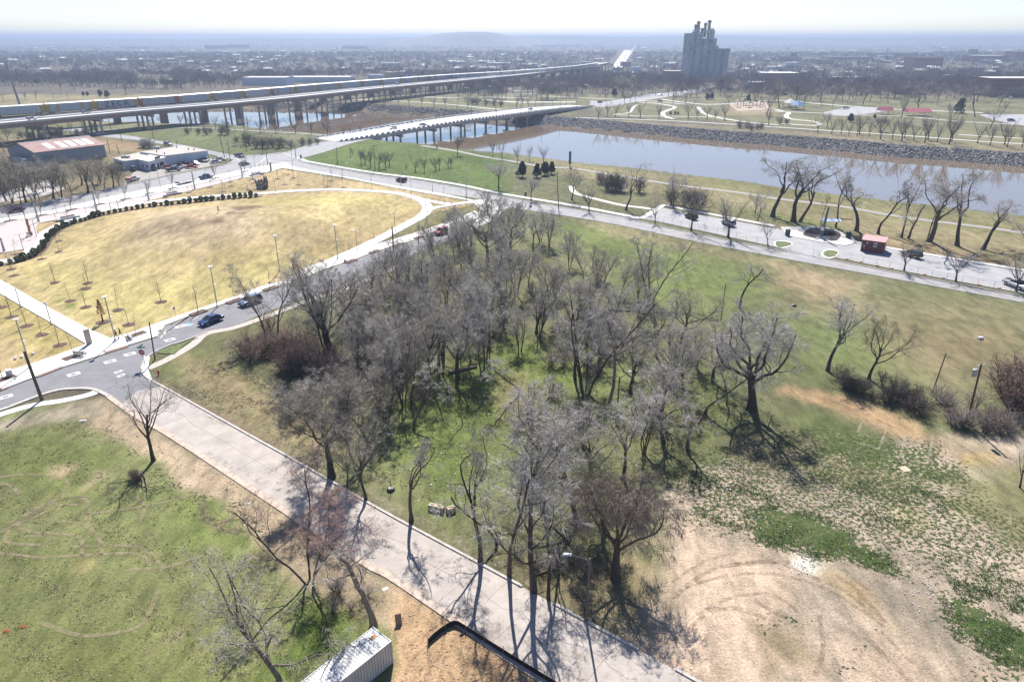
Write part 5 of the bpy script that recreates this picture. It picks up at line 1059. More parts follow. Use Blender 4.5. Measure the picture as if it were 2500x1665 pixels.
# --- foliage plants: hedge, evergreens, the copper-leaved sapling
LEAF = mat('hedge_leaf', (.045, .085, .02), .8, noise=.45, scale=2.2)
LEAFD = mat('evergreen_leaf', (.022, .055, .026), .8, noise=.45, scale=1.2)
vary(LEAF, (.7, .75, .7), (1.7, 1.35, 1.0)); vary(LEAFD, (.7, .8, .7), (1.4, 1.3, 1.1))
LEAFR = mat('copper_leaf', (.34, .13, .05), .8, noise=.3, scale=3)
def leafball(seed, n, rad, hgt, z0, leaf, m, shape='ball'):
    g = np.random.default_rng(seed)
    z = g.uniform(0, 1, n); 
    if shape == 'cone': R0 = (1 - z ** 1.1) * .95 + .06; lay = .82 + .18 * np.sin(z * 38)
    else: R0 = np.sqrt(np.clip(1 - (2 * z - 1) ** 2, 0, 1)) * .92 + .08; lay = 1
    az = g.uniform(0, 6.283, n); lob = 1 + .13 * np.sin(az * 3 + seed) + .1 * np.sin(az * 5 + z * 9)
    r = R0 * lay * lob * rad * np.sqrt(g.uniform(.35, 1, n))
    c = np.stack([r * np.cos(az), r * np.sin(az), z0 + z * hgt], 1)
    a = unit(g.normal(0, 1, (n, 3))) * leaf[0]; b = unit(np.cross(a, g.normal(0, 1, (n, 3)))) * leaf[1]
    V = np.stack([c - a, c + b, c + a, c - b], 1).reshape(-1, 3); Q = np.arange(len(V)).reshape(-1, 4)
    return np_mesh('foliage', V, quads=Q, mats=[m])
def bole(h, r):
    mb = MB(); mb.tube((0, 0, -.2), (0, 0, h), r, r * .5, 6); return mb.mesh('stem', BARK)
hedge_line = smooth_line(GL([(-60, 655), (0, 649), (54, 637), (90, 622), (106, 606), (120, 584), (140, 565), (170, 550), (200, 541), (250, 526), (326, 512), (380, 504), (450, 497), (516, 490), (580, 484), (640, 480)]), 6)
L_ = [0]
for a, b in zip(hedge_line, hedge_line[1:]): L_.append(L_[-1] + math.dist(a, b))
step = 1.75; n_h = int(L_[-1] / step)
HM = [leafball(200 + i, 420, .72, 1.5, .12, (.17, .11), LEAF) for i in range(4)]; HB = bole(.9, .06)
for i in range(n_h):
    s = i * step; k = max(j for j in range(len(L_)) if L_[j] <= s); k = min(k, len(hedge_line) - 2); t = (s - L_[k]) / (L_[k + 1] - L_[k] + 1e-6)
    x = hedge_line[k][0] * (1 - t) + hedge_line[k + 1][0] * t; y = hedge_line[k][1] * (1 - t) + hedge_line[k + 1][1] * t
    if rng.random() < .04: continue
    o = empty('hedge_shrub', (x + rng.uniform(-.15, .15), y + rng.uniform(-.15, .15), zf(x, y)), rng.uniform(0, 6), 'round green shrub of the hedge by the mound, %s' % lr(i, n_h), 'shrub', 'hedge shrubs round the mound', rng.uniform(.62, 1.2)); o.scale = (o.scale[0] * rng.uniform(.85, 1.2), o.scale[0], o.scale[0] * rng.uniform(.8, 1.2))
    link('foliage', HM[i % 4], o); link('stem', HB, o)
mb = MB(); hl2 = offset_line(hedge_line, -.2); mb.strip(hl2, -.9, .9, lambda x, y: zf(x, y) + .05); tag(mb.build('mulch_strip', MULCH), kind='structure')
def lobed(seed, k, n, cone=0):
    g = np.random.default_rng(seed); V = []
    for i in range(k):
        z = .12 + .78 * i / k; R = (2.1 * (1.02 - z) if cone else 2.1 * math.sin(math.pi * min(.93, z * .85 + .16))) * g.uniform(.3, .75); az = i * 2.4 + g.uniform(-.5, .5); r = g.uniform(.8, 1.35) * (1.15 - .8 * z if cone else 1)
        c = np.array((R * math.cos(az), R * math.sin(az), .8 + z * 5.6)) + unit(g.normal(0, 1, (n, 3))) * r * g.uniform(.4, 1, (n, 1)) ** .5 * np.array((1, 1, .7))
        a = unit(g.normal(0, 1, (n, 3))) * .3; b = unit(np.cross(a, g.normal(0, 1, (n, 3)))) * .17; V.append(np.stack([c - a, c + b, c + a, c - b], 1).reshape(-1, 3))
    V = np.concatenate(V); return np_mesh('foliage', V, quads=np.arange(len(V)).reshape(-1, 4), mats=[LEAFD])
EG = [lobed(220 + i, 24, 110, 1) for i in range(2)] + [lobed(230, 17, 150)]
EB = bole(3, .2)
for i, (x, y, ty, k, lab) in enumerate([(1275, 433, 388, 0, 'leftmost dark pine of the group on the riverside lawn'), (1311, 434, 394, 1, 'second dark pine of the group on the riverside lawn'), (1330, 428, 392, 2, 'rounded lighter pine in the middle of the riverside group'), (1347, 425, 390, 0, 'rightmost dark pine of the riverside group'),
        (1758, 222, 192, 2, 'tall dark evergreen in front of the grain elevator'), (1727, 244, 226, 2, 'dark evergreen left one of the park pair by the road'), (1738, 243, 225, 2, 'dark evergreen right one of the park pair by the road'), (1826, 249, 227, 0, 'single dark pine by the far park road'), (2054, 234, 207, 0, 'cone-shaped dark evergreen among bare park trees'),
        (2076, 299, 275, 2, 'round dark evergreen tree beside the park car park'), (2333, 277, 232, 0, 'large leaning pine in the far right park'), (204, 235, 223, 2, 'left one of the two dark round evergreens in the dry meadow'), (214, 235, 223, 2, 'right one of the two dark round evergreens in the dry meadow'), (246, 237, 218, 2, 'dark evergreen above the railcars, left one'), (262, 239, 219, 2, 'dark evergreen above the railcars, right one'),
        (1637, 281, 270, 0, 'small conifer on the park lawn, left one of three'), (1648, 281, 270, 0, 'small conifer on the park lawn, middle one of three'), (1655, 281, 271, 0, 'small conifer on the park lawn, right one of three'), (2135, 290, 278, 2, 'small dark evergreen bush above the wide brown bush'), (1500, 236, 214, 2, 'dark evergreen in the park left of the road end')]):
    X, Y = G(x, y); h = topz(Y, ty); o = empty('evergreen_tree', (X, Y, 0), rng.uniform(0, 6), lab, 'tree', 'evergreen trees', 1)
    s = h / 7.0; o.scale = (s * 1.1, s * 1.1, s)
    if k == 0 and x == 2333: o.rotation_euler = (0, .3, 0)
    link('crown', EG[k], o); link('trunk', EB, o)
X, Y, Z = GP(252, 787)
o = put_tree((X, Y, Z), 4.6, proto('sap', 100, 0, BARKG, TWIGB), 'sapling with copper-brown leaves still on it near the two walkers', None, name='copper_sapling', cat='sapling')
link('foliage', leafball(240, 420, .8, 2.5, 1.3, (.13, .06), LEAFR, 'cone'), o); mb = MB(); mb.lathe([(1.1, -.1), (1.05, .04), (.3, .12), (.1, .13)], 14); mb.build('mulch_ring', MULCH, o)
mb = MB(); mb.tube((0, 0, 0), (0, 0, 1.4), .14, .1); mb.build('trunk_guard', TUBEB, o)
# low live green shrubs at the foot of the thicket
for i, (x, y) in enumerate([(705, 905), (722, 915), (738, 918), (752, 912)]):
    X, Y = G(x, y); o = empty('evergreen_shrub', (X, Y, 0), i, 'low dark green live shrub under the reddish brambles, %s' % lr(i, 4), 'shrub', 'live green shrubs', 1.2); link('foliage', leafball(250 + i, 700, 1.5, 1.7, .05, (.2, .1), LEAF), o); link('stem', HB, o)

# --- the far wooded town, too many trees to count
def town_trees():
    g = np.random.default_rng(5)
    elev = np.array(G(1725, 193)[:2]); fw0 = np.array(G(1505, 164)); fw1 = np.array(G(1534, 122))
    def pack(name, n, ymin, ymax, htr, ntri, wid, seed, spread=1.0, m=None, lowbound=None):
        g = np.random.default_rng(seed)
        Y = np.sqrt(g.uniform(ymin ** 2, ymax ** 2, n)); u = g.uniform(-.86, .86, n); X = u * Y * 1.08
        keep = np.hypot(X - elev[0], Y - elev[1]) > 48
        d = seg_dist(X, Y, [tuple(fw0), tuple(fw1)]); keep &= d > 26
        if ymin < 1400:
            keep &= seg_dist(X, Y, HW) > 22; keep &= seg_dist(X, Y, TR) > 16
            lb = np.array([(p[0], p[1]) for p in GL([(-400, 206), (250, 213), (420, 219), (600, 212), (700, 196), (900, 188), (1180, 196), (1400, 182), (1560, 208), (1680, 212), (1900, 206), (2250, 210), (2500, 208), (3000, 208)])])
            yb = np.interp(X, lb[:, 0], lb[:, 1]); keep &= Y > yb
            for bx0, by0, rr in BLD_KEEP: keep &= np.hypot(X - bx0, Y - by0) > rr
            # open ground between the lots
            keep &= (np.sin(X * .021 + 1) + np.sin(Y * .014 + X * .006) + np.sin(X * .052 + Y * .031)) > -1.6
        crowns(name, g, X[keep], Y[keep], htr, ntri, wid, spread, m or TWIGF, 'mass of leafless grey-brown trees covering the town beyond the river')
    def crowns(name, g, X, Y, htr, ntri, wid, spread, m, lab):
        n = len(X); Z = zfa(X, Y)
        H = g.uniform(*htr, n); W = H * g.uniform(.38, .6, n) * spread
        # each tree: radiating limb slivers and twig slivers inside an uneven crown
        k = ntri
        th = g.uniform(0, 6.283, (n, k)); ph = np.arccos(g.uniform(-.15, 1, (n, k))); rr = g.uniform(.35, 1, (n, k)) ** .5
        cx = np.cos(th) * np.sin(ph) * rr * W[:, None]; cy = np.sin(th) * np.sin(ph) * rr * W[:, None]; cz = .48 * H[:, None] + np.cos(ph) * rr * .5 * H[:, None]
        c = np.stack([X[:, None] + cx, Y[:, None] + cy, Z[:, None] + cz], -1)
        d = unit(np.stack([cx * 1.2, cy * 1.2, cz - .3 * H[:, None] + .8], -1) + g.normal(0, .6, (n, k, 3))); L = H[:, None] * g.uniform(.1, .22, (n, k))
        s, _ = perp(d.reshape(-1, 3)); s2 = np.cross(d.reshape(-1, 3), s); az = g.uniform(0, 6.28, (n * k, 1)); s = (s * np.cos(az) + s2 * np.sin(az)).reshape(n, k, 3)
        w = H[:, None] * g.uniform(.6, 1.4, (n, k)) * wid
        V1 = np.stack([c - d * L[..., None] - s * w[..., None] * .7, c - d * L[..., None] + s * w[..., None] * .7, c + d * L[..., None]], 2).reshape(-1, 3)
        # trunks
        base = np.stack([X, Y, Z], -1); tv = np.stack([base + np.array([-1, 0, 0]) * (H * .028)[:, None], base + np.array([1, 0, 0]) * (H * .028)[:, None], base + np.array([0, 0, 1.0]) * (H * .7)[:, None]], 1).reshape(-1, 3)
        V = np.concatenate([V1, tv]); T = np.arange(len(V)).reshape(-1, 3)
        o = link(name, np_mesh(name, V, tris=T, mats=[m])); return tag(o, lab, 'trees', kind='stuff')
    TWIGF = mat('far_twig', (.15, .125, .115), .95, noise=.45, scale=.02)
    FARE = mat('far_evergreen', (.035, .06, .035), .95)
    pack('town_trees', 7600, 470, 1050, (7, 14), 66, .023, 1, 1.1)
    pack('town_trees', 11500, 1050, 2600, (7, 14), 23, .055, 2, 1.1)
    pack('town_trees', 18000, 2600, 12000, (9, 16), 9, .13, 3, 2.2)
    for nm, px, n, sd in (('park_trees', [(1400, 198), (1650, 215), (2500, 210), (2500, 250), (1900, 250), (1620, 240), (1400, 235)], 260, 6), ('park_trees', [(860, 228), (1000, 210), (1400, 203), (1440, 238), (1300, 250), (1000, 246)], 110, 7)):
        P = GL(px); g = np.random.default_rng(sd); A = np.array(P); x = g.uniform(A[:, 0].min(), A[:, 0].max(), n * 9); y = g.uniform(A[:, 1].min(), A[:, 1].max(), n * 9); m = inside(x, y, P) & (np.hypot(x - elev[0], y - elev[1]) > 70) & (seg_dist(x, y, HW) > 24)
        crowns(nm, g, x[m][:n], y[m][:n], (10, 16), 330, .009, 1.3, TWIGF, 'bare trees at the back of the park beyond the river')
    pack('town_evergreens', 260, 520, 2600, (6, 11), 90, .05, 4, .7, FARE)
# ------------------------------------------------------------------ buildings and bridges
GLASS = mat('dark_glass', (.03, .04, .05), .15, spec=.6)
WHITEP = mat('white_paint', (.68, .69, .70), .6, noise=.05, scale=1)
BLUEW = mat('pale_blue_wall', (.50, .54, .62), .75, noise=.06, scale=.4)
ROOFT = mat('tan_roof', (.38, .345, .31), .9, noise=.09, scale=.25)
ROOFW = mat('white_roof', (.70, .69, .67), .85, noise=.06, scale=.2)
STEEL = mat('galvanised', (.36, .37, .38), .5, metal=.3)
DSTEEL = mat('dark_steel', (.07, .07, .075), .6)
BRICK = mat('brick', (.19, .085, .06), .95, noise=.2, scale=1)
TAUPE = mat('taupe_wall', (.28, .26, .24), .9)
GREYM = mat('grey_metal_wall', (.25, .27, .30), .8, noise=.07, scale=.5)
BLD_KEEP = []

def quad_box(mb, a, b, z0, z1, out=.06, th=.1):
    """thin panel on a wall running a->b, from z0 to z1, standing proud to the right-hand side"""
    v = np.array(b) - np.array(a); v = v / (np.linalg.norm(v) + 1e-9); nrm = np.array((v[1], -v[0]))
    P = [tuple(np.array(a) + nrm * out), tuple(np.array(b) + nrm * out), tuple(np.array(b) - nrm * th), tuple(np.array(a) - nrm * th)]
    mb.add([(x, y, z) for z in (z0, z1) for x, y in P], [(0, 3, 2, 1), (4, 5, 6, 7), (0, 1, 5, 4), (1, 2, 6, 5), (2, 3, 7, 6), (3, 0, 4, 7)])
def lerp2(a, b, t): return (a[0] + (b[0] - a[0]) * t, a[1] + (b[1] - a[1]) * t)

# gabled warehouse with skylights
def warehouse():
    e0 = G(84, 373, 5.6); e1 = G(254, 353, 5.6); r0 = G(62, 350, 8.2); r1 = G(235, 332, 8.2)
    d = np.array(e1) - np.array(e0); L = np.linalg.norm(d); d /= L; nv = np.array((-d[1], d[0])); W = abs(np.dot(np.array(r0) - np.array(e0), nv)) * .98
    W = min(max(W, 7), 14)
    f = lambda a, b: tuple(np.array(e0) + d * a + nv * b)
    root = empty('metal_warehouse', (*f(0, 0), 0), math.atan2(d[1], d[0]), 'long grey metal warehouse with a reddish gable roof and white skylight strips', 'warehouse')
    H, Rg = 5.6, 8.3
    mb = MB()
    mb.add([(0, 0, -.3), (L, 0, -.3), (L, 2 * W, -.3), (0, 2 * W, -.3), (0, 0, H), (L, 0, H), (L, 2 * W, H), (0, 2 * W, H), (0, W, Rg), (L, W, Rg)], [(0, 1, 5, 4), (1, 2, 6, 9, 5), (2, 3, 7, 6), (3, 0, 4, 8, 7)])
    mb.build('wall', GREYM, root)
    RF = mat('rusty_roof', (.30, .185, .165), .85, noise=.15, scale=.3)
    for s, nm in ((0, 'near'), (1, 'far')):
        mb = MB(); y0, y1 = (-.4, W) if s == 0 else (2 * W + .4, W)
        zz = H - .12
        mb.add([(-.4, y0, zz), (L + .4, y0, zz), (L + .4, y1, Rg + .05), (-.4, y1, Rg + .05), (-.4, y0, zz + .12), (L + .4, y0, zz + .12), (L + .4, y1, Rg + .2), (-.4, y1, Rg + .2)],
               [(0, 3, 2, 1), (4, 5, 6, 7), (0, 1, 5, 4), (1, 2, 6, 5), (2, 3, 7, 6), (3, 0, 4, 7)])
        fixnormals(mb.build('roof', RF, root))
    mb = MB(); mb.box(-.5, W - .3, Rg + .15, L + .5, W + .3, Rg + .28); mb.build('ridge_cap', WHITEP, root)
    for t in (.24, .42, .555, .69, .81):
        mb = MB(); x = L * t; zf_ = lambda y: H + (Rg + .2 - H) * (y / W) + .14
        mb.add([(x, .16 * W, zf_(.16 * W)), (x + 2.6, .16 * W, zf_(.16 * W)), (x + 2.6, .72 * W, zf_(.72 * W)), (x, .72 * W, zf_(.72 * W))] + [(a, b, c - .06) for a, b, c in [(x, .16 * W, zf_(.16 * W)), (x + 2.6, .16 * W, zf_(.16 * W)), (x + 2.6, .72 * W, zf_(.72 * W)), (x, .72 * W, zf_(.72 * W))]],
               [(0, 1, 2, 3), (0, 4, 5, 1), (1, 5, 6, 2), (2, 6, 7, 3), (3, 7, 4, 0)])
        mb.build('skylight', WHITEP, root)
    mb = MB(); mb.box(-3.8, 1.5, -.2, -.05, W * 1.4, 3.2); mb.build('lean_to', GREYM, root)
    mb = MB(); mb.box(L * .1, -.05, 0, L * .1 + 4, .05, 4); mb.build('door', mat('door_grey', (.17, .19, .22), .8), root)
    return root
warehouse()

# white motor shop with annex and entrance porch
def shop():
    main = GL([(402, 381), (507, 368.5), (446, 356), (341, 371.5)], 4.4)
    c = main[0]
    root = empty('motor_shop', (c[0], c[1], 0), 0, 'low pale blue-white commercial shop with flat tan roof and car lot in front', 'building')
    loc = lambda P: [(x - c[0], y - c[1]) for x, y in P]
    M = loc(main); mb = MB(); mb.prism(M, -.2, 4.25); mb.build('wall', BLUEW, root)
    mb = MB(); mb.prism(M, 4.255, 4.45); mb.build('roof', ROOFT, root)
    for i, t in enumerate((.42, .72)):
        mb = MB(); quad_box(mb, lerp2(M[0], M[1], t), lerp2(M[0], M[1], t + .2), 0, 3.3, .05); mb.build('garage_door', mat('garage_door', (.45, .5, .6), .7), root)
    for (x, y) in [(383, 372), (402, 377), (372, 366), (432, 361), (460, 366), (474, 367.5)]:
        p = loc([G(x, y, 4.5)])[0]; mb = MB(); mb.tube((p[0], p[1], 4.4), (p[0], p[1], 5.3), .22, .22, 8); mb.build('roof_vent', DSTEEL, root)
    p = loc([G(386, 364, 4.5)])[0]; mb = MB(); mb.box(p[0] - 1, p[1] - 1, 4.4, p[0] + 1, p[1] + 1, 5.6); mb.build('roof_unit', STEEL, root)
    A = loc(GL([(276, 387), (341, 372.5), (401, 381.5), (363, 389), (337, 390), (302, 394.5)], 3.6)); mb = MB(); mb.prism(A, -.2, 3.5); mb.build('wall', BLUEW, root)
    mb = MB(); mb.prism(A, 3.505, 3.7); mb.build('roof', ROOFT, root)
    p0 = A[4]; B = loc(GL([(337, 390.5), (375, 378), (403, 386.5), (364, 396.5)], 3.6)); mb = MB(); mb.prism(B, -.2, 3.75); mb.build('wall', WHITEP, root)
    B2 = [tuple(np.mean(B, 0) + (np.array(b) - np.mean(B, 0)) * 1.07) for b in B]
    mb = MB(); mb.prism(B2, 3.76, 3.98); mb.build('roof', ROOFW, root)
    for t0, t1 in ((.08, .34), (.6, .85)):
        mb = MB(); quad_box(mb, lerp2(B[3], B[2], t0), lerp2(B[3], B[2], t1), 1.0, 2.5, .06); mb.build('window', GLASS, root)
    mb = MB(); quad_box(mb, lerp2(B[3], B[2], .42), lerp2(B[3], B[2], .53), 0, 2.3, .06); mb.build('door', GLASS, root)
    for t0, t1 in ((.3, .42), (.68, .8)):
        mb = MB(); quad_box(mb, lerp2(B[0], B[3], t0), lerp2(B[0], B[3], t1), 1.0, 2.3, .06); mb.build('window', GLASS, root)
    mb = MB(); quad_box(mb, lerp2(B[3], B[2], .38), lerp2(B[3], B[2], .72), 3.99, 5.1, .0, .2); mb.build('parapet_sign', TAUPE, root)
    mb = MB(); quad_box(mb, lerp2(A[0], A[5], .2), lerp2(A[0], A[5], .85), 0, 2.9, .05); mb.build('garage_opening', DSTEEL, root)
    for dx in (-3, -8):
        p = loc([G(318 + dx * 2, 386, 3.7)])[0]; mb = MB(); mb.box(p[0] - .7, p[1] - .7, 3.69, p[0] + .7, p[1] + .7, 4.6); mb.build('roof_unit', STEEL, root)
shop()

# grain elevator
def elevator():
    D = 970.0
    CON = mat('elevator_concrete', (.30, .315, .34), .95, noise=.25, scale=.06, detail=6)
    px = lambda x: (x - 1250) / FPX * (D * CP + 30 * SP)
    root = empty('grain_elevator', (px(1722), D, 0), 0, 'tall grey concrete grain elevator with pipes and headhouses on top', 'grain elevator')
    BLD_KEEP.append((px(1722), D, 60))
    ox = px(1722)
    def silos(x0, x1, h, r, rows, yo=0, name='silo'):
        n = max(1, int(round((x1 - x0) / (2 * r)))); r = (x1 - x0) / (2 * n)
        for j in range(rows):
            for i in range(n):
                mb = MB(); mb.lathe([(r * 1.02, -1), (r * 1.02, h)], 20, ((x0 + r + 2 * r * i) - ox, yo + j * 2 * r, 0)); mb.build(name, CON, root, smooth=False)
    silos(px(1673), px(1709), 54, 4.7, 3)
    silos(px(1709), px(1744), 48, 4.7, 3)
    silos(px(1741), px(1778), 33, 6.4, 2, 1)
    for x0, x1, h, hh in ((1674, 1709, 53.8, 1.2), (1709, 1743, 47.8, 1.2)):
        mb = MB(); mb.box(px(x0) - ox, -4, h, px(x1) - ox, 24, h + hh); mb.build('roof_slab', CON, root)
    mb = MB(); mb.box(px(1735) - ox, -3, 33, px(1778) - ox, 9, 37); mb.build('conveyor_gallery', mat('gallery', (.24, .25, .27), .9), root)
    mb = MB(); mb.box(px(1731) - ox, -5, 36, px(1748) - ox, 6, 40); mb.build('gallery_house', CON, root)
    mb = MB(); mb.box(px(1690) - ox, -6.5, -1, px(1735) - ox, -4, 9); mb.build('loading_shed', mat('shed', (.2, .22, .25), .9), root)
    # dark openings up the face
    for (x, y) in ((1701, 89), (1700, 98), (1699, 107), (1730, 101), (1727, 129), (1692, 131), (1681, 120)):
        z = topz(D, y); mb = MB(); mb.box(px(x) - ox - .7, -5.2, z - .9, px(x) - ox + .7, -3.6, z + .9); mb.build('window', DSTEEL, root)
    # legs, spouts and headhouses
    def leg(x, ytop, ybot, w=2.2, yo=4):
        zt, zb = topz(D, ytop), topz(D, ybot); m = MB()
        for a in (-1, 1):
            for b in (-1, 1): m.tube((px(x) - ox + a * w / 2, yo + b * w / 2, zb), (px(x) - ox + a * w / 2, yo + b * w / 2, zt - 3), .25, .25, 4)
        z = zb
        while z < zt - 4:
            m.tube((px(x) - ox - w / 2, yo - w / 2, z), (px(x) - ox + w / 2, yo - w / 2, z + 2), .16, .16, 4); m.tube((px(x) - ox + w / 2, yo - w / 2, z + 2), (px(x) - ox - w / 2, yo - w / 2, z + 4), .16, .16, 4); z += 4
        m.build('lattice_leg', DSTEEL, root)
        m = MB(); m.box(px(x) - ox - w * .35, yo - w * .4, zb, px(x) - ox + w * .35, yo + w * .4, zt - 2); m.build('elevator_leg', DSTEEL, root)
        m = MB(); m.box(px(x) - ox - w * .75, yo - w * .8, zt - 3, px(x) - ox + w * .75, yo + w * .8, zt - .8); m.lathe([(w * .7, zt - .8), (w * .4, zt)], 8, (px(x) - ox, yo, 0)); m.build('leg_head', DSTEEL, root)
        for k in range(4):
            an = rng.uniform(-2.6, -.4) if k % 2 else rng.uniform(.4, 2.6); m = MB(); m.tube((px(x) - ox, yo, zt - 3 - k), (px(x) - ox + math.cos(an) * 6, yo + math.sin(an) * 4, zb + rng.uniform(0, 4)), .4, .4, 6); m.build('spout', STEEL, root)
    leg(1692, 60, 84); leg(1700, 52, 84, 2.6, 8); leg(1708, 69, 84, 2, 3); leg(1717, 56, 92, 2.4, 8); leg(1724, 49.5, 95, 2.8, 4); leg(1732, 70, 96, 2.0, 6); leg(1688, 74, 84, 1.6, 3)
    m = MB(); m.lathe([(2.2, topz(D, 96)), (2.2, topz(D, 74)), (.6, topz(D, 70))], 12, (px(1733) - ox, 2, 0)); m.build('dust_collector', STEEL, root)
    m = MB(); m.lathe([(.5, topz(D, 94)), (.5, topz(D, 76))], 8, (px(1738) - ox, 3, 0)); m.build('vent_pipe', STEEL, root)
elevator()

# generic town building with windows
def town_building(x0, x1, ytop, ybase, wallm, roofm, label, depth=None, rows=0, cols=0, name='town_building', parapet=.6, gable=False, cat='building', group=None, ang=0.0):
    X0, Y0 = G(x0, ybase); X1, _ = G(x1, ybase); h = min(70, max(2.6, topz(Y0, ytop))); W = X1 - X0; D = depth or max(8, W * .6)
    root = empty(name, ((X0 + X1) / 2, Y0, 0), ang, label, cat, group)
    BLD_KEEP.append(((X0 + X1) / 2, Y0 + D / 2, max(W, D) * .62 + 5)); BLD_KEEP.append(((X0 + X1) / 2, Y0 - 6, max(W, D) * .5))
    mb = MB(); mb.box(-W / 2, 0, -.5, W / 2, D, h); mb.build('wall', wallm, root)
    if gable:
        mb = MB(); r = min(W, D) * .22 + .8
        mb.add([(-W / 2 - .5, -.5, h + .01), (W / 2 + .5, -.5, h + .01), (W / 2 + .5, D + .5, h + .01), (-W / 2 - .5, D + .5, h + .01), (-W / 2 - .2, D / 2, h + r), (W / 2 + .2, D / 2, h + r)], [(0, 1, 5, 4), (2, 3, 4, 5), (1, 2, 5), (3, 0, 4), (3, 2, 1, 0)]); mb.build('roof', roofm, root)
    else:
        mb = MB(); mb.box(-W / 2 + .3, .3, h + .01, W / 2 - .3, D - .3, h + .3); mb.build('roof', roofm, root)
        if parapet:
            mb = MB(); t = .28
            for b in ((-W / 2 - .03, -.03, W / 2 + .03, t), (-W / 2 - .03, D - t, W / 2 + .03, D + .03), (-W / 2 - .03, t + .01, -W / 2 + t, D - t - .01), (W / 2 - t, t + .01, W / 2 + .03, D - t - .01)): mb.box(b[0], b[1], h - .1, b[2], b[3], h + parapet)
            mb.build('parapet', wallm, root)
    if rows:
        mb_ = None
        for r in range(rows):
            for c in range(cols):
                w = W / cols; z0 = h * (r + .3) / rows; z1 = h * (r + .78) / rows; xc = -W / 2 + w * (c + .5)
                if mb_ is None:
                    mb_ = MB(); mb_.box(-w * .28, -.09, -(z1 - z0) / 2, w * .28, .05, (z1 - z0) / 2); me = mb_.mesh('window', GLASS)
                o = link('window', me, root); o.location = (xc, 0, (z0 + z1) / 2)
    return root
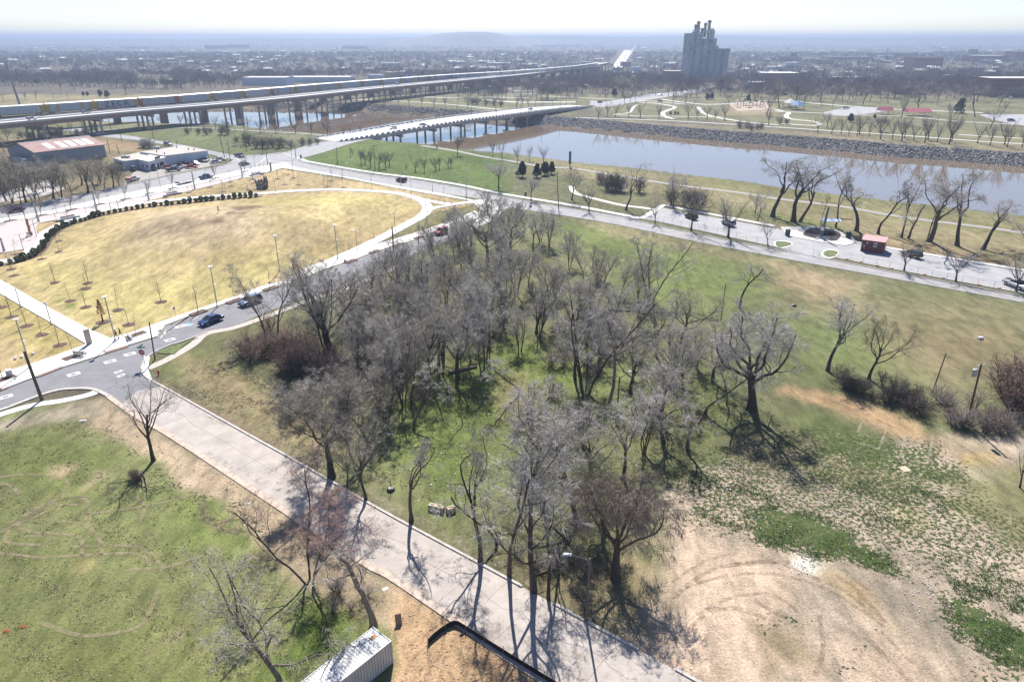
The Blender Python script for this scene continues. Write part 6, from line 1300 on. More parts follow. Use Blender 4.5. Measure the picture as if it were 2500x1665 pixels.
TB = [
    (2412, 2560, 193, 236, BRICK, ROOFW, 'four-storey brown brick apartment block at the far right edge of the park', 30, 4, 12),
    (2375, 2462, 137, 152, BRICK, ROOFW, 'long dark brick factory hall with white roof in the far right town', 45, 2, 10),
    (2368, 2385, 122, 140, BRICK, BRICK, 'narrow brick tower end beside the factory hall', 14, 3, 2),
    (2476, 2540, 128, 150, BRICK, BRICK, 'brick block cut off by the right edge on the skyline', 40, 3, 6),
    (1919, 1950, 154, 167, WHITEP, ROOFW, 'white flat-roofed building with square windows in the right town', 20, 2, 5),
    (1875, 1915, 164, 176, BLUEW, ROOFW, 'pale blue-white shed with bright roof left of the white building', 24, 0, 0),
    (1862, 1955, 180, 194, mat('orange_brick', (.26, .15, .11), .95), ROOFW, 'wide tan brick hall with white flat roof beside the elevator', 40, 0, 0),
    (1830, 1890, 203, 214, mat('turquoise_wall', (.16, .42, .45), .7), ROOFW, 'low turquoise shed with white roof behind the park trees', 22, 0, 0),
    (1965, 2002, 143, 152, WHITEP, ROOFW, 'white hip-roofed hall left of the orange brick row', 20, 1, 5),
    (1930, 1944, 130, 148, BRICK, BRICK, 'square red brick church tower in the town', 12, 1, 2),
    (1905, 1945, 140, 150, BRICK, BRICK, 'red brick church hall beside its tower', 20, 0, 0),
    (1992, 2034, 146, 156, mat('orange_brick2', (.30, .14, .08), .95), ROOFW, 'orange brick shop row with white roof', 20, 0, 0),
    (2034, 2120, 190, 200, WHITEP, ROOFW, 'long white low workshop with parked cars in front', 24, 0, 0),
    (2205, 2258, 215, 232, mat('dark_shed', (.12, .12, .13), .9), ROOFW, 'dark low shed with bright white roof by the park edge', 24, 0, 0),
    (2110, 2150, 213, 226, mat('tan_brick', (.24, .16, .12), .95), mat('brown_roof', (.16, .1, .08), .9), 'brown house with awning left of the dark shed', 16, 0, 0),
    (2232, 2300, 142, 165, BRICK, BRICK, 'dark red brick school with gables in the town centre', 40, 2, 8),
    (2262, 2305, 142, 156, WHITEP, ROOFW, 'white hall with pale gable roof behind the brick school', 20, 0, 0),
    (2130, 2240, 130, 138, BRICK, mat('grey_roof', (.3, .3, .31), .9), 'long brick row on the far ridge of the town', 40, 1, 14),
    (2150, 2182, 136, 144, WHITEP, ROOFW, 'domed white-roofed hall in front of the long brick row', 24, 0, 0),
    (1952, 2130, 140, 147, BRICK, MATS['grey_roof'], 'very long low brick row of the main street', 30, 1, 20),
    (2310, 2350, 185, 200, WHITEP, ROOFW, 'white cottage with bright roof right of the town street', 12, 0, 0),
    (2340, 2405, 166, 174, mat('tan_wall', (.36, .3, .24), .9), ROOFW, 'long tan house row above the green field', 14, 0, 0),
    (1622, 1686, 175, 190, BRICK, ROOFW, 'long brown brick warehouse at the foot of the grain elevator', 20, 1, 12),
    (1772, 1796, 176, 189, mat('tan_wall2', (.3, .27, .23), .9), ROOFW, 'small tan block with bright roof right of the grain elevator', 12, 0, 0),
    (1518, 1540, 153, 163, BRICK, mat('red_roof', (.2, .1, .09), .9), 'dark red-roofed building beside the far freeway', 24, 0, 0),
    (1545, 1565, 164, 174, BLUEW, ROOFW, 'pale gabled house near the freeway end', 16, 0, 0),
    (592, 700, 191, 208, BLUEW, mat('cream_roof', (.62, .58, .5), .85), 'long pale warehouse with cream ridge roof behind the train, left one', 30, 0, 0),
    (700, 852, 190, 200, BLUEW, mat('pinkish_roof', (.5, .47, .47), .85), 'long pale warehouse with grey roof behind the train, right one', 34, 0, 0),
    (938, 972, 178, 188, mat('yellow_shed', (.4, .31, .2), .9), mat('yellow_roof', (.45, .38, .26), .9), 'yellow-brown shed above the highway', 20, 0, 0),
    (976, 1010, 176, 186, BLUEW, ROOFW, 'white shed right of the yellow-brown shed', 16, 0, 0),
    (898, 930, 184, 191, BLUEW, ROOFW, 'small white-roofed sheds left of the yellow-brown shed', 14, 0, 0),
    (1170, 1210, 166, 174, WHITEP, ROOFW, 'light domed store beyond the highway', 20, 0, 0),
    (1190, 1245, 155, 160, BLUEW, ROOFW, 'bright white-roofed store far above the highway centre', 30, 0, 0),
    (1296, 1312, 157, 163, BLUEW, ROOFW, 'bright white box store left of the freeway', 20, 0, 0),
    (1420, 1446, 152, 158, BLUEW, ROOFW, 'white-roofed store just left of the far freeway', 20, 0, 0),
    (1300, 1358, 111, 116, BLUEW, ROOFW, 'very long white warehouse roof far left of the freeway, lower one', 80, 0, 0),
    (1360, 1425, 109, 113, BLUEW, ROOFW, 'very long white warehouse roof far left of the freeway, middle one', 80, 0, 0),
    (1444, 1468, 108, 112, BLUEW, ROOFW, 'white warehouse roof closest to the far freeway', 80, 0, 0),
    (1020, 1055, 105, 108.5, BLUEW, ROOFW, 'far white warehouse roof under the hill, left one', 120, 0, 0),
    (1070, 1105, 104, 107.5, BLUEW, ROOFW, 'far white warehouse roof under the hill, right one', 120, 0, 0),
    (860, 895, 153, 158, BLUEW, ROOFW, 'white hall left of centre beyond the railcars', 24, 0, 0),
    (925, 975, 155, 160, BLUEW, ROOFW, 'long white hall left of centre beyond the railcars', 26, 0, 0),
    (820, 838, 145, 150, BLUEW, ROOFW, 'small white hall in the trees left of centre', 18, 0, 0),
    (410, 430, 176, 183, BLUEW, ROOFW, 'pale house in the trees above the fifth railcar', 14, 0, 0),
    (390, 440, 196, 204, mat('grey_wall', (.3, .3, .31), .9), ROOFW, 'grey-walled shed with bright roof near the dry meadow', 18, 0, 0),
    (836, 894, 113, 120, BRICK, mat('dull_roof', (.14, .12, .12), .9), 'long dark brick works far off left of the hill', 40, 2, 12),
    (500, 545, 112, 120, BRICK, ROOFW, 'brick college block with white roof on the left skyline, left one', 60, 2, 6),
    (555, 600, 110, 118, BRICK, ROOFW, 'brick college block with white roof on the left skyline, right one', 60, 2, 6),
    (410, 470, 104, 109, mat('tan_brick2', (.3, .22, .17), .95), mat('tan_roof2', (.36, .3, .24), .9), 'long tan college wing on the left skyline', 80, 0, 0),
    (300, 350, 114, 119, BLUEW, ROOFW, 'white-roofed store on the left horizon', 60, 0, 0),
    (2095, 2150, 107, 110, BLUEW, ROOFW, 'long white warehouse roof on the right horizon', 100, 0, 0),
    (2210, 2232, 100, 104, BLUEW, ROOFW, 'far bright white roof on the right horizon', 150, 0, 0),
    (2252, 2290, 128, 133, BLUEW, ROOFW, 'white-roofed hall before the brick factory', 40, 0, 0),
    (1932, 1960, 105, 108, BLUEW, ROOFW, 'far white roof right of the grain elevator', 80, 0, 0),
    (1345, 1356, 85, 106, mat('slab_block', (.4, .4, .42), .9), ROOFW, 'slab-like high block on the horizon left of the freeway', 60, 0, 0),
    (1309, 1320, 89, 106, MATS['slab_block'], ROOFW, 'lower block on the horizon beside the slab-like one', 60, 0, 0),
]
for t in TB: town_building(*t[:7], depth=t[7], rows=t[8], cols=t[9])
# chimneys and masts far off
for (x, yt, yb, r, lab, m) in ((2165, 119, 133, 2.0, 'tall brick factory chimney over the right town', BRICK), (1774, 84, 106, 3.5, 'pale obelisk-like tower on the horizon right of the grain elevator', MATS['slab_block']), (336, 103, 112, 1.6, 'thin white stack on the left skyline', WHITEP)):
    X, Y = G(x, yb); mb = MB(); mb.lathe([(r, -2), (r * .7, min(71, topz(Y, yt)))], 12); o = mb.build('chimney', m); o.location = (X, Y, 0); tag(o, lab, 'chimney')
for i, (x, yt, yb) in enumerate(((967, 76, 100), (924, 86, 102), (833, 84, 104), (96, 87, 102), (2019, 60, 95), (2066, 62, 95), (1884, 84, 92))):
    X, Y = G(x, max(yb, 106)); H = min(71, topz(Y, yt)); mb = MB(); mb.tube((0, 0, 0), (0, 0, H), .55, .3, 4)
    if x in (924, 967, 96, 1884): mb.lathe([(1, H - 6), (6, H - 3), (6, H), (2, H + 2)], 10)
    o = mb.build('radio_mast' if x not in (924, 1884) else 'water_tower', STEEL); o.location = (X, Y, 0); tag(o, 'thin distant mast on the horizon, %s' % lr(sorted([967, 924, 833, 96, 2019, 2066, 1884]).index(x), 7), 'mast', 'distant masts')
# small houses in the trees
HW_M = [mat('house_wall_%s' % n, c, .9) for n, c in (('white', (.55, .55, .54)), ('cream', (.45, .4, .32)), ('grey', (.3, .31, .33)), ('brick', (.22, .11, .085)), ('tan', (.33, .26, .2)))]
HR_M = [mat('house_roof_%s' % n, c, .9) for n, c in (('grey', (.26, .26, .27)), ('pale', (.48, .47, .46)), ('brown', (.19, .15, .13)), ('white', (.66, .65, .64)), ('dark', (.1, .1, .11)))]
def houses():
    g = random.Random(21); pts = []
    while len(pts) < 260:
        y = 104 + (g.random() ** 1.5) * 92; x = g.uniform(-20, 2520)
        if y > 186 and (x < 760 or x > 1380): continue
        if y > 176 and 740 < x < 1400: continue
        if 1655 < x < 1800 and y > 110: continue
        if 1480 < x < 1560 and 112 < y < 172: continue
        X, Y = G(x, y)
        if any(math.hypot(X - a, Y - b) < r + 6 for a, b, r in BLD_KEEP): continue
        if min(math.hypot(X - a, Y - b) for a, b in HW) < 34: continue
        pts.append((x, y, X, Y))
        BLD_KEEP.append((X, Y - 4, 11))
    pts.sort()
    meshes = {}
    for i, (x, y, X, Y) in enumerate(pts):
        W, D, h = g.uniform(9, 15), g.uniform(8, 11), g.uniform(2.8, 5); big = Y > 1500
        if big: W *= 1.7; D *= 1.6
        wm_, rm_ = g.choice(HW_M), g.choice(HR_M[:] + [HR_M[1], HR_M[3], HR_M[3], HR_M[3]])
        root = empty('house', (X, Y, zf(X, Y)), g.uniform(-.6, .6), 'far house with %s roof among bare trees, %s' % (rm_.name.split('_')[-1], lr(i, len(pts))), 'house', 'houses among the trees')
        mb = MB(); mb.box(-W / 2, -D / 2, -1, W / 2, D / 2, h); mb.build('wall', wm_, root)
        r = 2.2; mb = MB(); mb.add([(-W / 2 - .5, -D / 2 - .5, h + .01), (W / 2 + .5, -D / 2 - .5, h + .01), (W / 2 + .5, D / 2 + .5, h + .01), (-W / 2 - .5, D / 2 + .5, h + .01), (-W / 2 + .6, 0, h + r), (W / 2 - .6, 0, h + r)], [(0, 1, 5, 4), (2, 3, 4, 5), (1, 2, 5), (3, 0, 4), (3, 2, 1, 0)]); mb.build('roof', rm_, root)
        if Y < 1300:
            for s in (-.25, .2):
                mb = MB(); mb.box(W * s - .8, -D / 2 - .06, 1, W * s + .8, -D / 2 + .05, 2.2); mb.build('window', GLASS, root)
houses()

# ------------------------------------------------------------------ highway viaduct
VIA = mat('viaduct_concrete', (.40, .385, .37), .9, noise=.12, scale=.3)
VIAR = mat('viaduct_girder', (.27, .185, .15), .9, noise=.15, scale=.3)
DECKW = mat('bridge_deck', (.56, .55, .54), .9, noise=.05, scale=.3)
def dens(l, n):
    out = []
    for a, b in zip(l, l[1:]):
        for k in range(n): out.append(lerp2(a, b, k / n))
    return out + [l[-1]]
def linelen(l):
    c = [0]
    for a, b in zip(l, l[1:]): c.append(c[-1] + math.dist(a, b))
    return c
def at_len(l, c, s):
    k = 0
    while k < len(l) - 2 and c[k + 1] < s: k += 1
    t = (s - c[k]) / (c[k + 1] - c[k] + 1e-9); d = np.array(l[k + 1]) - np.array(l[k]); d /= np.linalg.norm(d)
    return np.array(lerp2(l[k], l[k + 1], t)), d
hwroot = empty('highway_viaduct', (0, 0, 0), 0, 'long elevated highway with two carriageways on concrete columns crossing the river', 'bridge')
l = HW
def hpart(name, w0, w1, z0, z1, m):
    mb = MB(); mb.wall(l, w0, w1, z0, z1); return fixnormals(mb.build(name, m, hwroot))
hpart('deck', .35, 9.6, HWZ - .6, HWZ - .42, DECKW); hpart('deck', 11.4, 20.6, HWZ - .6, HWZ - .42, mat('bridge_deck_grey', (.36, .355, .36), .9, noise=.06, scale=.3))
hpart('parapet', 0, .34, HWZ - 1.1, HWZ, VIA); hpart('parapet', 9.61, 9.95, HWZ - 1.1, HWZ, VIA); hpart('parapet', 11.05, 11.39, HWZ - 1.1, HWZ, VIA); hpart('parapet', 20.61, 20.95, HWZ - 1.1, HWZ, VIA)
for w in (.8, 4.2, 8.2, 12.2, 16, 19.2): hpart('girder', w, w + .7, HWZ - 3.0, HWZ - .61, VIAR)
cl = linelen(l); s = 0
while s < cl[-1]:
    p, d = at_len(l, cl, s); nv = np.array((-d[1], d[0]))
    if p[0] > ABUT and seg_dist(np.array([p[0]]), np.array([p[1]]), TR)[0] > 6:
        for off0 in (1.6, 12.6):
            c = p + nv * (off0 + 3.1); mb = MB(); mb.obox(tuple(c), tuple(nv), 8.6, 1.5, HWZ - 4.3, HWZ - 3.01); mb.build('pier_cap', VIA, hwroot)
            for o2 in (0.3, 5.9):
                c = p + nv * (off0 + o2); mb = MB(); mb.tube((c[0], c[1], min(-8, zf(c[0], c[1]) - 1)), (c[0], c[1], HWZ - 4.31), .62, .62, 10); mb.build('column', VIA, hwroot)
    s += 31
# rail viaduct and the autorack train
rroot = empty('rail_viaduct', (0, 0, 0), 0, 'rail line on a dark girder viaduct with broad brown masonry piers behind the highway', 'bridge')
mb = MB(); mb.wall(TR, -.6, 3.6, 7.4, 8.6); fixnormals(mb.build('girder', mat('rail_girder', (.07, .06, .06), .8), rroot))
mb = MB(); mb.wall(TR, .4, .55, 8.61, 8.75); mb.build('rail', DSTEEL, rroot); mb = MB(); mb.wall(TR, 1.95, 2.1, 8.61, 8.75); mb.build('rail', DSTEEL, rroot)
ct = linelen(TR); s = 6
PIER = mat('masonry_pier', (.19, .145, .125), .95, noise=.2, scale=.4)
while s < ct[-1]:
    p, d = at_len(TR, ct, s); nv = np.array((-d[1], d[0]))
    if p[0] > ABUT + 10:
        c = p + nv * 1.5; mb = MB(); mb.obox(tuple(c), tuple(nv), 5.5, 2.6, -8, 6.2); mb.obox(tuple(c), tuple(nv), 6.6, 3.2, 6.21, 7.39); mb.build('pier', PIER, rroot)
    s += 31
RW = [mat('railcar_white', (.50, .52, .55), .6, noise=.08, scale=.6), mat('railcar_grey', (.36, .38, .41), .6, noise=.12, scale=.5), mat('railcar_blue', (.40, .46, .52), .6, noise=.08, scale=.5)]
RY = mat('railcar_yellow', (.48, .31, .06), .7, noise=.12, scale=1); RRF = mat('railcar_roof', (.66, .67, .68), .5, metal=.1); RO = mat('railcar_orange', (.36, .15, .06), .8, noise=.2, scale=1)
s = 4.0; i = 0; cars = []
while s + 27.5 < ct[-1] - 20:
    p, d = at_len(TR, ct, s + 13.4); cars.append((p, d)); s += 27.6
XS0 = G(223, 246, 14.5)
for i, (p, d) in enumerate(cars):
    nv = np.array((-d[1], d[0])); c = p + nv * 1.25
    body = RW[[1, 0, 2, 1, 1, 2][i % 6]]
    root = empty('autorack_railcar', (c[0], c[1], 8.76), math.atan2(d[1], d[0]), 'tall covered auto-carrier railcar of the freight train, %s%s' % (lr(i, len(cars)), ', with white graffiti letters' if False else ''), 'railcar', 'railcars of the freight train')
    L, W, Hc = 26.6, 3.0, 5.75
    mb = MB(); mb.box(-L / 2 + .5, -W / 2, .95, L / 2 - .5, W / 2, Hc - .45); mb.build('side_panels', body, root)
    mb = MB(); mb.add([(-L / 2, -W / 2 - .05, Hc - .44), (L / 2, -W / 2 - .05, Hc - .44), (L / 2, -W / 4, Hc), (-L / 2, -W / 4, Hc), (L / 2, W / 4, Hc), (-L / 2, W / 4, Hc), (L / 2, W / 2 + .05, Hc - .44), (-L / 2, W / 2 + .05, Hc - .44)], [(0, 1, 2, 3), (3, 2, 4, 5), (5, 4, 6, 7), (0, 3, 5, 7), (1, 6, 4, 2), (0, 7, 6, 1)]); mb.build('roof', RRF, root)
    mb = MB(); mb.box(-L / 2, -W / 2 - .04, .5, L / 2, W / 2 + .04, .94); mb.build('underframe', DSTEEL, root)
    for e in (-1, 1):
        mb = MB(); mb.box(e * L / 2 - e * .49 - .0 if e < 0 else L / 2 - .49, -W / 2 - .05, .95, (e * L / 2) if e > 0 else -L / 2 + .49, W / 2 + .05, Hc - .46) if e > 0 else mb.box(-L / 2, -W / 2 - .05, .95, -L / 2 + .49, W / 2 + .05, Hc - .46)
        mb.build('end_door', RY if i % 4 != 0 else RO, root)
        xx = e * (L / 2 - 1.3); mb = MB(); mb.box(xx - .8, -W / 2 - .05, .96, xx + .8, W / 2 + .05, Hc - .46); mb.build('yellow_panel', RY if i % 4 != 0 else RO, root)
        for ax in (-.9, .9):
            for sd_ in (-1, 1):
                mb = MB(); mb.tube((e * (L / 2 - 3) + ax, sd_ * .68, .46), (e * (L / 2 - 3) + ax, sd_ * .84, .46), .46, .46, 10); mb.build('wheel', DSTEEL, root)
    if i % 6 == 2:
        for xx in (-7, 7): mb = MB(); mb.box(xx - .8, -W / 2 - .06, .96, xx + .8, -W / 2 + .02, Hc - .46); mb.build('yellow_panel', RY, root)
    for k in range(-6, 7):
        mb = MB(); mb.box(k * 1.85 - .05, -W / 2 - .07, .96, k * 1.85 + .05, -W / 2, Hc - .46)
        if k == -6: rib = mb.mesh('rib', GREYM)
        link('rib', rib, root).location = ((k + 6) * 1.85, 0, 0)
    q = (G(365, 240, 12)[0] - c[0])
    if abs(q) < 7:
        root['label'] = 'covered auto-carrier railcar with large dark painted letters on its side'
        cu = bpy.data.curves.new('graffiti', 'FONT'); cu.body = 'ZECK'; cu.size = 4.6; cu.extrude = .01; cu.offset = .05; cu.align_x = 'CENTER'; cu.space_character = 1.5
        tmp = bpy.data.objects.new('graffiti_curve', cu); COL.objects.link(tmp); bpy.context.view_layer.update()
        me = bpy.data.meshes.new_from_object(tmp.evaluated_get(bpy.context.evaluated_depsgraph_get())); bpy.data.objects.remove(tmp)
        me.materials.clear(); me.materials.append(mat('graffiti_blue', (.06, .08, .12), .8)); o = link('graffiti', me, root); o.rotation_euler = (R(90), 0, 0); o.location = (0, -W / 2 - .1, 1.5)

# ------------------------------------------------------------------ street bridge with balustrades
br = empty('street_bridge', (0, 0, 0), 0, 'pale concrete street bridge with balustrades and lamp posts crossing the river', 'bridge')
bz = [.1, .8, 2.4, 3.6, 4.2, 4.2, 3.9, 2.9, 1.2, .15]
bpx_n = [(826, 347), (905, 334), (985, 320), (1065, 307), (1145, 294.5), (1225, 284), (1305, 273.5), (1370, 266), (1425, 262), (1450, 260)]
near_l = [G(x, y, z) for (x, y), z in zip(bpx_n, bz)]
n0 = near_l[0]; n1 = near_l[-1]
BL = dens(near_l, 3); BZ = np.interp(np.linspace(0, len(bz) - 1, len(BL)), range(len(bz)), bz)
dW = 22.0
def bpart(name, w0, w1, dz0, dz1, m, i0=0, i1=None):
    i1 = len(BL) if i1 is None else i1
    mb = MB(); ll = BL[i0:i1]; zz = BZ[i0:i1]; mb.wall(ll, w0, w1, lambda i: zz[i] + dz0, lambda i: zz[i] + dz1); return fixnormals(mb.build(name, m, br))
bpart('deck', 0, dW, -.5, 0, DECKW)
bpart('walkway', .31, 2.2, .01, .17, CONC); bpart('walkway', dW - 2.2, dW - .31, .01, .17, CONC)
bpart('fascia', -.35, -.01, -1.5, .1, VIA); bpart('fascia', dW + .01, dW + .35, -1.5, .1, VIA)
bpart('handrail', -.05, .3, .78, .95, CONC); bpart('handrail', dW - .3, dW + .05, .78, .95, CONC)
bpart('girder', 1.5, 2.3, -2.1, -.51, VIA, 3, -4); bpart('girder', 8, 8.8, -2.1, -.51, VIA, 3, -4); bpart('girder', dW - 2.3, dW - 1.5, -2.1, -.51, VIA, 3, -4)
cb = linelen(BL); s = 2.0; postm = None
while s < cb[-1] - 1:
    p, d = at_len(BL, cb, s); nv = np.array((-d[1], d[0])); z = float(np.interp(s, cb, BZ))
    for w in (.12, dW - .12):
        c = p + nv * w
        if postm is None: mb = MB(); mb.box(-.95, -.13, .1, .95, .13, .779); postm = mb.mesh('baluster_panel', VIA)
        o = link('baluster_panel', postm, br); o.location = (c[0], c[1], z); o.rotation_euler = (0, 0, math.atan2(d[1], d[0]))
    s += 3.3
s = 40
while s < cb[-1] - 20:
    p, d = at_len(BL, cb, s); nv = np.array((-d[1], d[0])); z = float(np.interp(s, cb, BZ))
    c = p + nv * (dW / 2); mb = MB(); mb.obox(tuple(c), tuple(nv), dW + .3, 1.6, z - 3.4, z - 2.11); mb.build('pier_cap', VIA, br)
    for w in (2.2, dW / 2, dW - 2.2):
        c = p + nv * w; mb = MB(); mb.tube((c[0], c[1], -8), (c[0], c[1], z - 3.41), .6, .6, 10); mb.build('column', VIA, br)
    s += 23
# abutment fill under the near approach
mb = MB(); mb.wall(BL[:5], 0.02, dW - .02, -1.5, lambda i: BZ[i] - .51); fixnormals(mb.build('abutment', VIA, br)); mb = MB(); mb.wall(BL[-4:], .02, dW - .02, -2, lambda i: BZ[-4:][i] - .51); fixnormals(mb.build('abutment', VIA, br))
def lamp_post(name, loc, h, label, group, arms=0, ang=0.0, head='globe', m=None, r=.07, cat='street lamp'):
    root = empty(name, loc, ang, label, cat, group); m = m or STEEL
    mb = MB(); mb.lathe([(r * 2.4, 0), (r * 2.4, .25), (r * 1.3, .3), (r, h)], 8); mb.build('pole', m, root)
    if head == 'globe':
        mb = MB(); mb.lathe([(.08, h), (.22, h + .12), (.24, h + .4), (.06, h + .6)], 8); mb.build('lamp_head', WHITEP, root)
    elif head == 'disc':
        mb = MB(); mb.lathe([(.1, h), (.42, h + .03), (.42, h + .12), (.1, h + .2)], 12); mb.build('lamp_head', WHITEP, root)
        mb = MB(); mb.lathe([(.06, h * .55), (.2, h * .55 + .02), (.2, h * .55 + .1)], 8, (.3, 0, 0)); mb.tube((0, 0, h * .55), (.3, 0, h * .55 + .04), .03); mb.build('lower_lamp_head', WHITEP, root)
    elif head == 'double':
        for e in (-1, 1):
            mb = MB(); mb.tube((0, 0, h - .1), (e * .75, 0, h), .035); mb.build('arm', m, root)
            mb = MB(); mb.lathe([(.07, h - .08), (.27, h - .04), (.25, h + .08), (.06, h + .14)], 8, (e * .8, 0, 0)); mb.build('lamp_head', WHITEP, root)
    elif head == 'cobra':
        mb = MB(); mb.tube((0, 0, h - .3), (1.7, 0, h + .2), .05, .04); mb.build('arm', m, root)
        mb = MB(); mb.add([(1.6, -.12, h + .14), (2.4, -.17, h + .14), (2.4, .17, h + .14), (1.6, .12, h + .14), (1.65, -.08, h + .3), (2.3, -.12, h + .28), (2.3, .12, h + .28), (1.65, .08, h + .3)], [(0, 3, 2, 1), (4, 5, 6, 7), (0, 1, 5, 4), (1, 2, 6, 5), (2, 3, 7, 6), (3, 0, 4, 7)]); mb.build('lamp_head', WHITEP, root)
    return root
lampi = []
s = 10
while s < cb[-1]: lampi.append(s); s += 27
for k, s in enumerate(lampi):
    p, d = at_len(BL, cb, s); nv = np.array((-d[1], d[0])); z = float(np.interp(s, cb, BZ))
    for w, side in ((.6, 'near'), (dW - .6, 'far')):
        c = p + nv * w; lamp_post('bridge_lamp', (c[0], c[1], z + .17), 5.2, 'dark lamp post on the %s walkway of the street bridge, %s' % (side, lr(k, len(lampi))), 'lamp posts on the street bridge', m=DSTEEL, r=.1)
# freeway on the ground far away
f0, f1 = GL([(1493, 166), (1524, 123)]); f2, f3 = GL([(1546, 123), (1519, 166)])
mb = MB(); mb.prism([f0, f1, f2, f3], -1, .12); tag(mb.build('freeway', mat('freeway_concrete', (.52, .51, .5), .9, noise=.06, scale=.1)), kind='structure')
slab('town_street', [(2246, 222), (2290, 180), (2312, 178), (2275, 222)], .1, ASPH2)
slab('field', [(2262, 205), (2300, 200), (2410, 205), (2410, 212), (2262, 222)], .08, mat('far_field', (.15, .15, .08), 1, noise=.15, scale=.05))
ribbon('avenue', [(1544, 122), (1553, 112), (1562, 102)], 14, .1, mat('far_road', (.3, .29, .28), .9))

# ------------------------------------------------------------------ riprap
def riprap():
    g = np.random.default_rng(9); ROCK = mat('riprap_rock', (.2, .19, .185), .95, noise=.3, scale=.5)
    for nm, line, n in (('riprap', GL(riv_far[:13], WZ), 15000), ('riprap', GL(riv_far[9:], WZ), 6000)):
        c = np.array(linelen(line)); L = c[-1]; s = g.uniform(0, L, n); off = g.uniform(-1, 11, n) 
        A = np.array(line); k = np.clip(np.searchsorted(c, s) - 1, 0, len(line) - 2); t = (s - c[k]) / (c[k + 1] - c[k]); d = A[k + 1] - A[k]; d = d / np.linalg.norm(d, axis=1, keepdims=True)
        p = A[k] + (A[k + 1] - A[k]) * t[:, None] + np.stack([d[:, 1], -d[:, 0]], 1) * off[:, None]
        z = zfa(p[:, 0], p[:, 1]); n = len(p)
        base = np.array([(1, 0, 0), (-1, 0, 0), (0, 1, 0), (0, -1, 0), (0, 0, 1), (0, 0, -1), (.62, .62, .55), (-.62, .62, .5)])
        base = np.array([(-.7, -.7, -.5), (.7, -.7, -.5), (.7, .7, -.5), (-.7, .7, -.5), (-.5, -.5, .6), (.5, -.5, .6), (.5, .5, .6), (-.5, .5, .6)])
        V = base[None] * (g.uniform(.26, .72, (n, 1, 1)) * g.uniform(.7, 1.3, (n, 1, 3))) + g.normal(0, .1, (n, 8, 3))
        az = g.uniform(0, 6.28, n); ax = g.uniform(-.7, .7, n); ca, sa, cx, sx = np.cos(az), np.sin(az), np.cos(ax), np.sin(ax)
        Y2 = V[..., 1] * cx[:, None] - V[..., 2] * sx[:, None]; Z2 = V[..., 1] * sx[:, None] + V[..., 2] * cx[:, None]; X2 = V[..., 0]
        V = np.stack([X2 * ca[:, None] - Y2 * sa[:, None], X2 * sa[:, None] + Y2 * ca[:, None], Z2], -1) + np.stack([p[:, 0], p[:, 1], z + .12], -1)[:, None]
        F = np.array([(0, 3, 2, 1), (4, 5, 6, 7), (0, 1, 5, 4), (1, 2, 6, 5), (2, 3, 7, 6), (3, 0, 4, 7)]); Q = (np.arange(n)[:, None, None] * 8 + F[None]).reshape(-1, 4)
        tag(link('riprap', np_mesh('riprap', V.reshape(-1, 3), quads=Q, mats=[ROCK])), 'bank of grey broken riprap rock along the far side of the river', 'rocks', kind='stuff')
riprap()
for (x, y, lab) in ((2293, 388, 'concrete drain outlet in the riprap bank at the right'), (897, 266, 'concrete drain outlet in the upstream riprap bank')):
    X, Y = G(x, y, -5.5); o = empty('drain_outlet', (X, Y, -5.9), 0, lab, 'drain outlet'); mb = MB(); mb.box(0, 0, 0, 6, 4, 3.4); mb.build('headwall', VIA, o)
    mb = MB(); mb.box(1.6, -.06, .3, 4.6, .2, 2.6); mb.build('opening', mat('black_void', (.005, .005, .005), 1), o); mb = MB(); mb.add([(0, 0, 0), (-4.5, -3, 0), (-4.5, -3, .4), (0, 0, 3.2), (0, .4, 0), (-4.5, -2.6, 0), (-4.5, -2.6, .4), (0, .4, 3.2)], [(0, 1, 2, 3), (7, 6, 5, 4), (0, 4, 5, 1), (1, 5, 6, 2), (2, 6, 7, 3)]); fixnormals(mb.build('wing_wall', VIA, o))
town_trees()
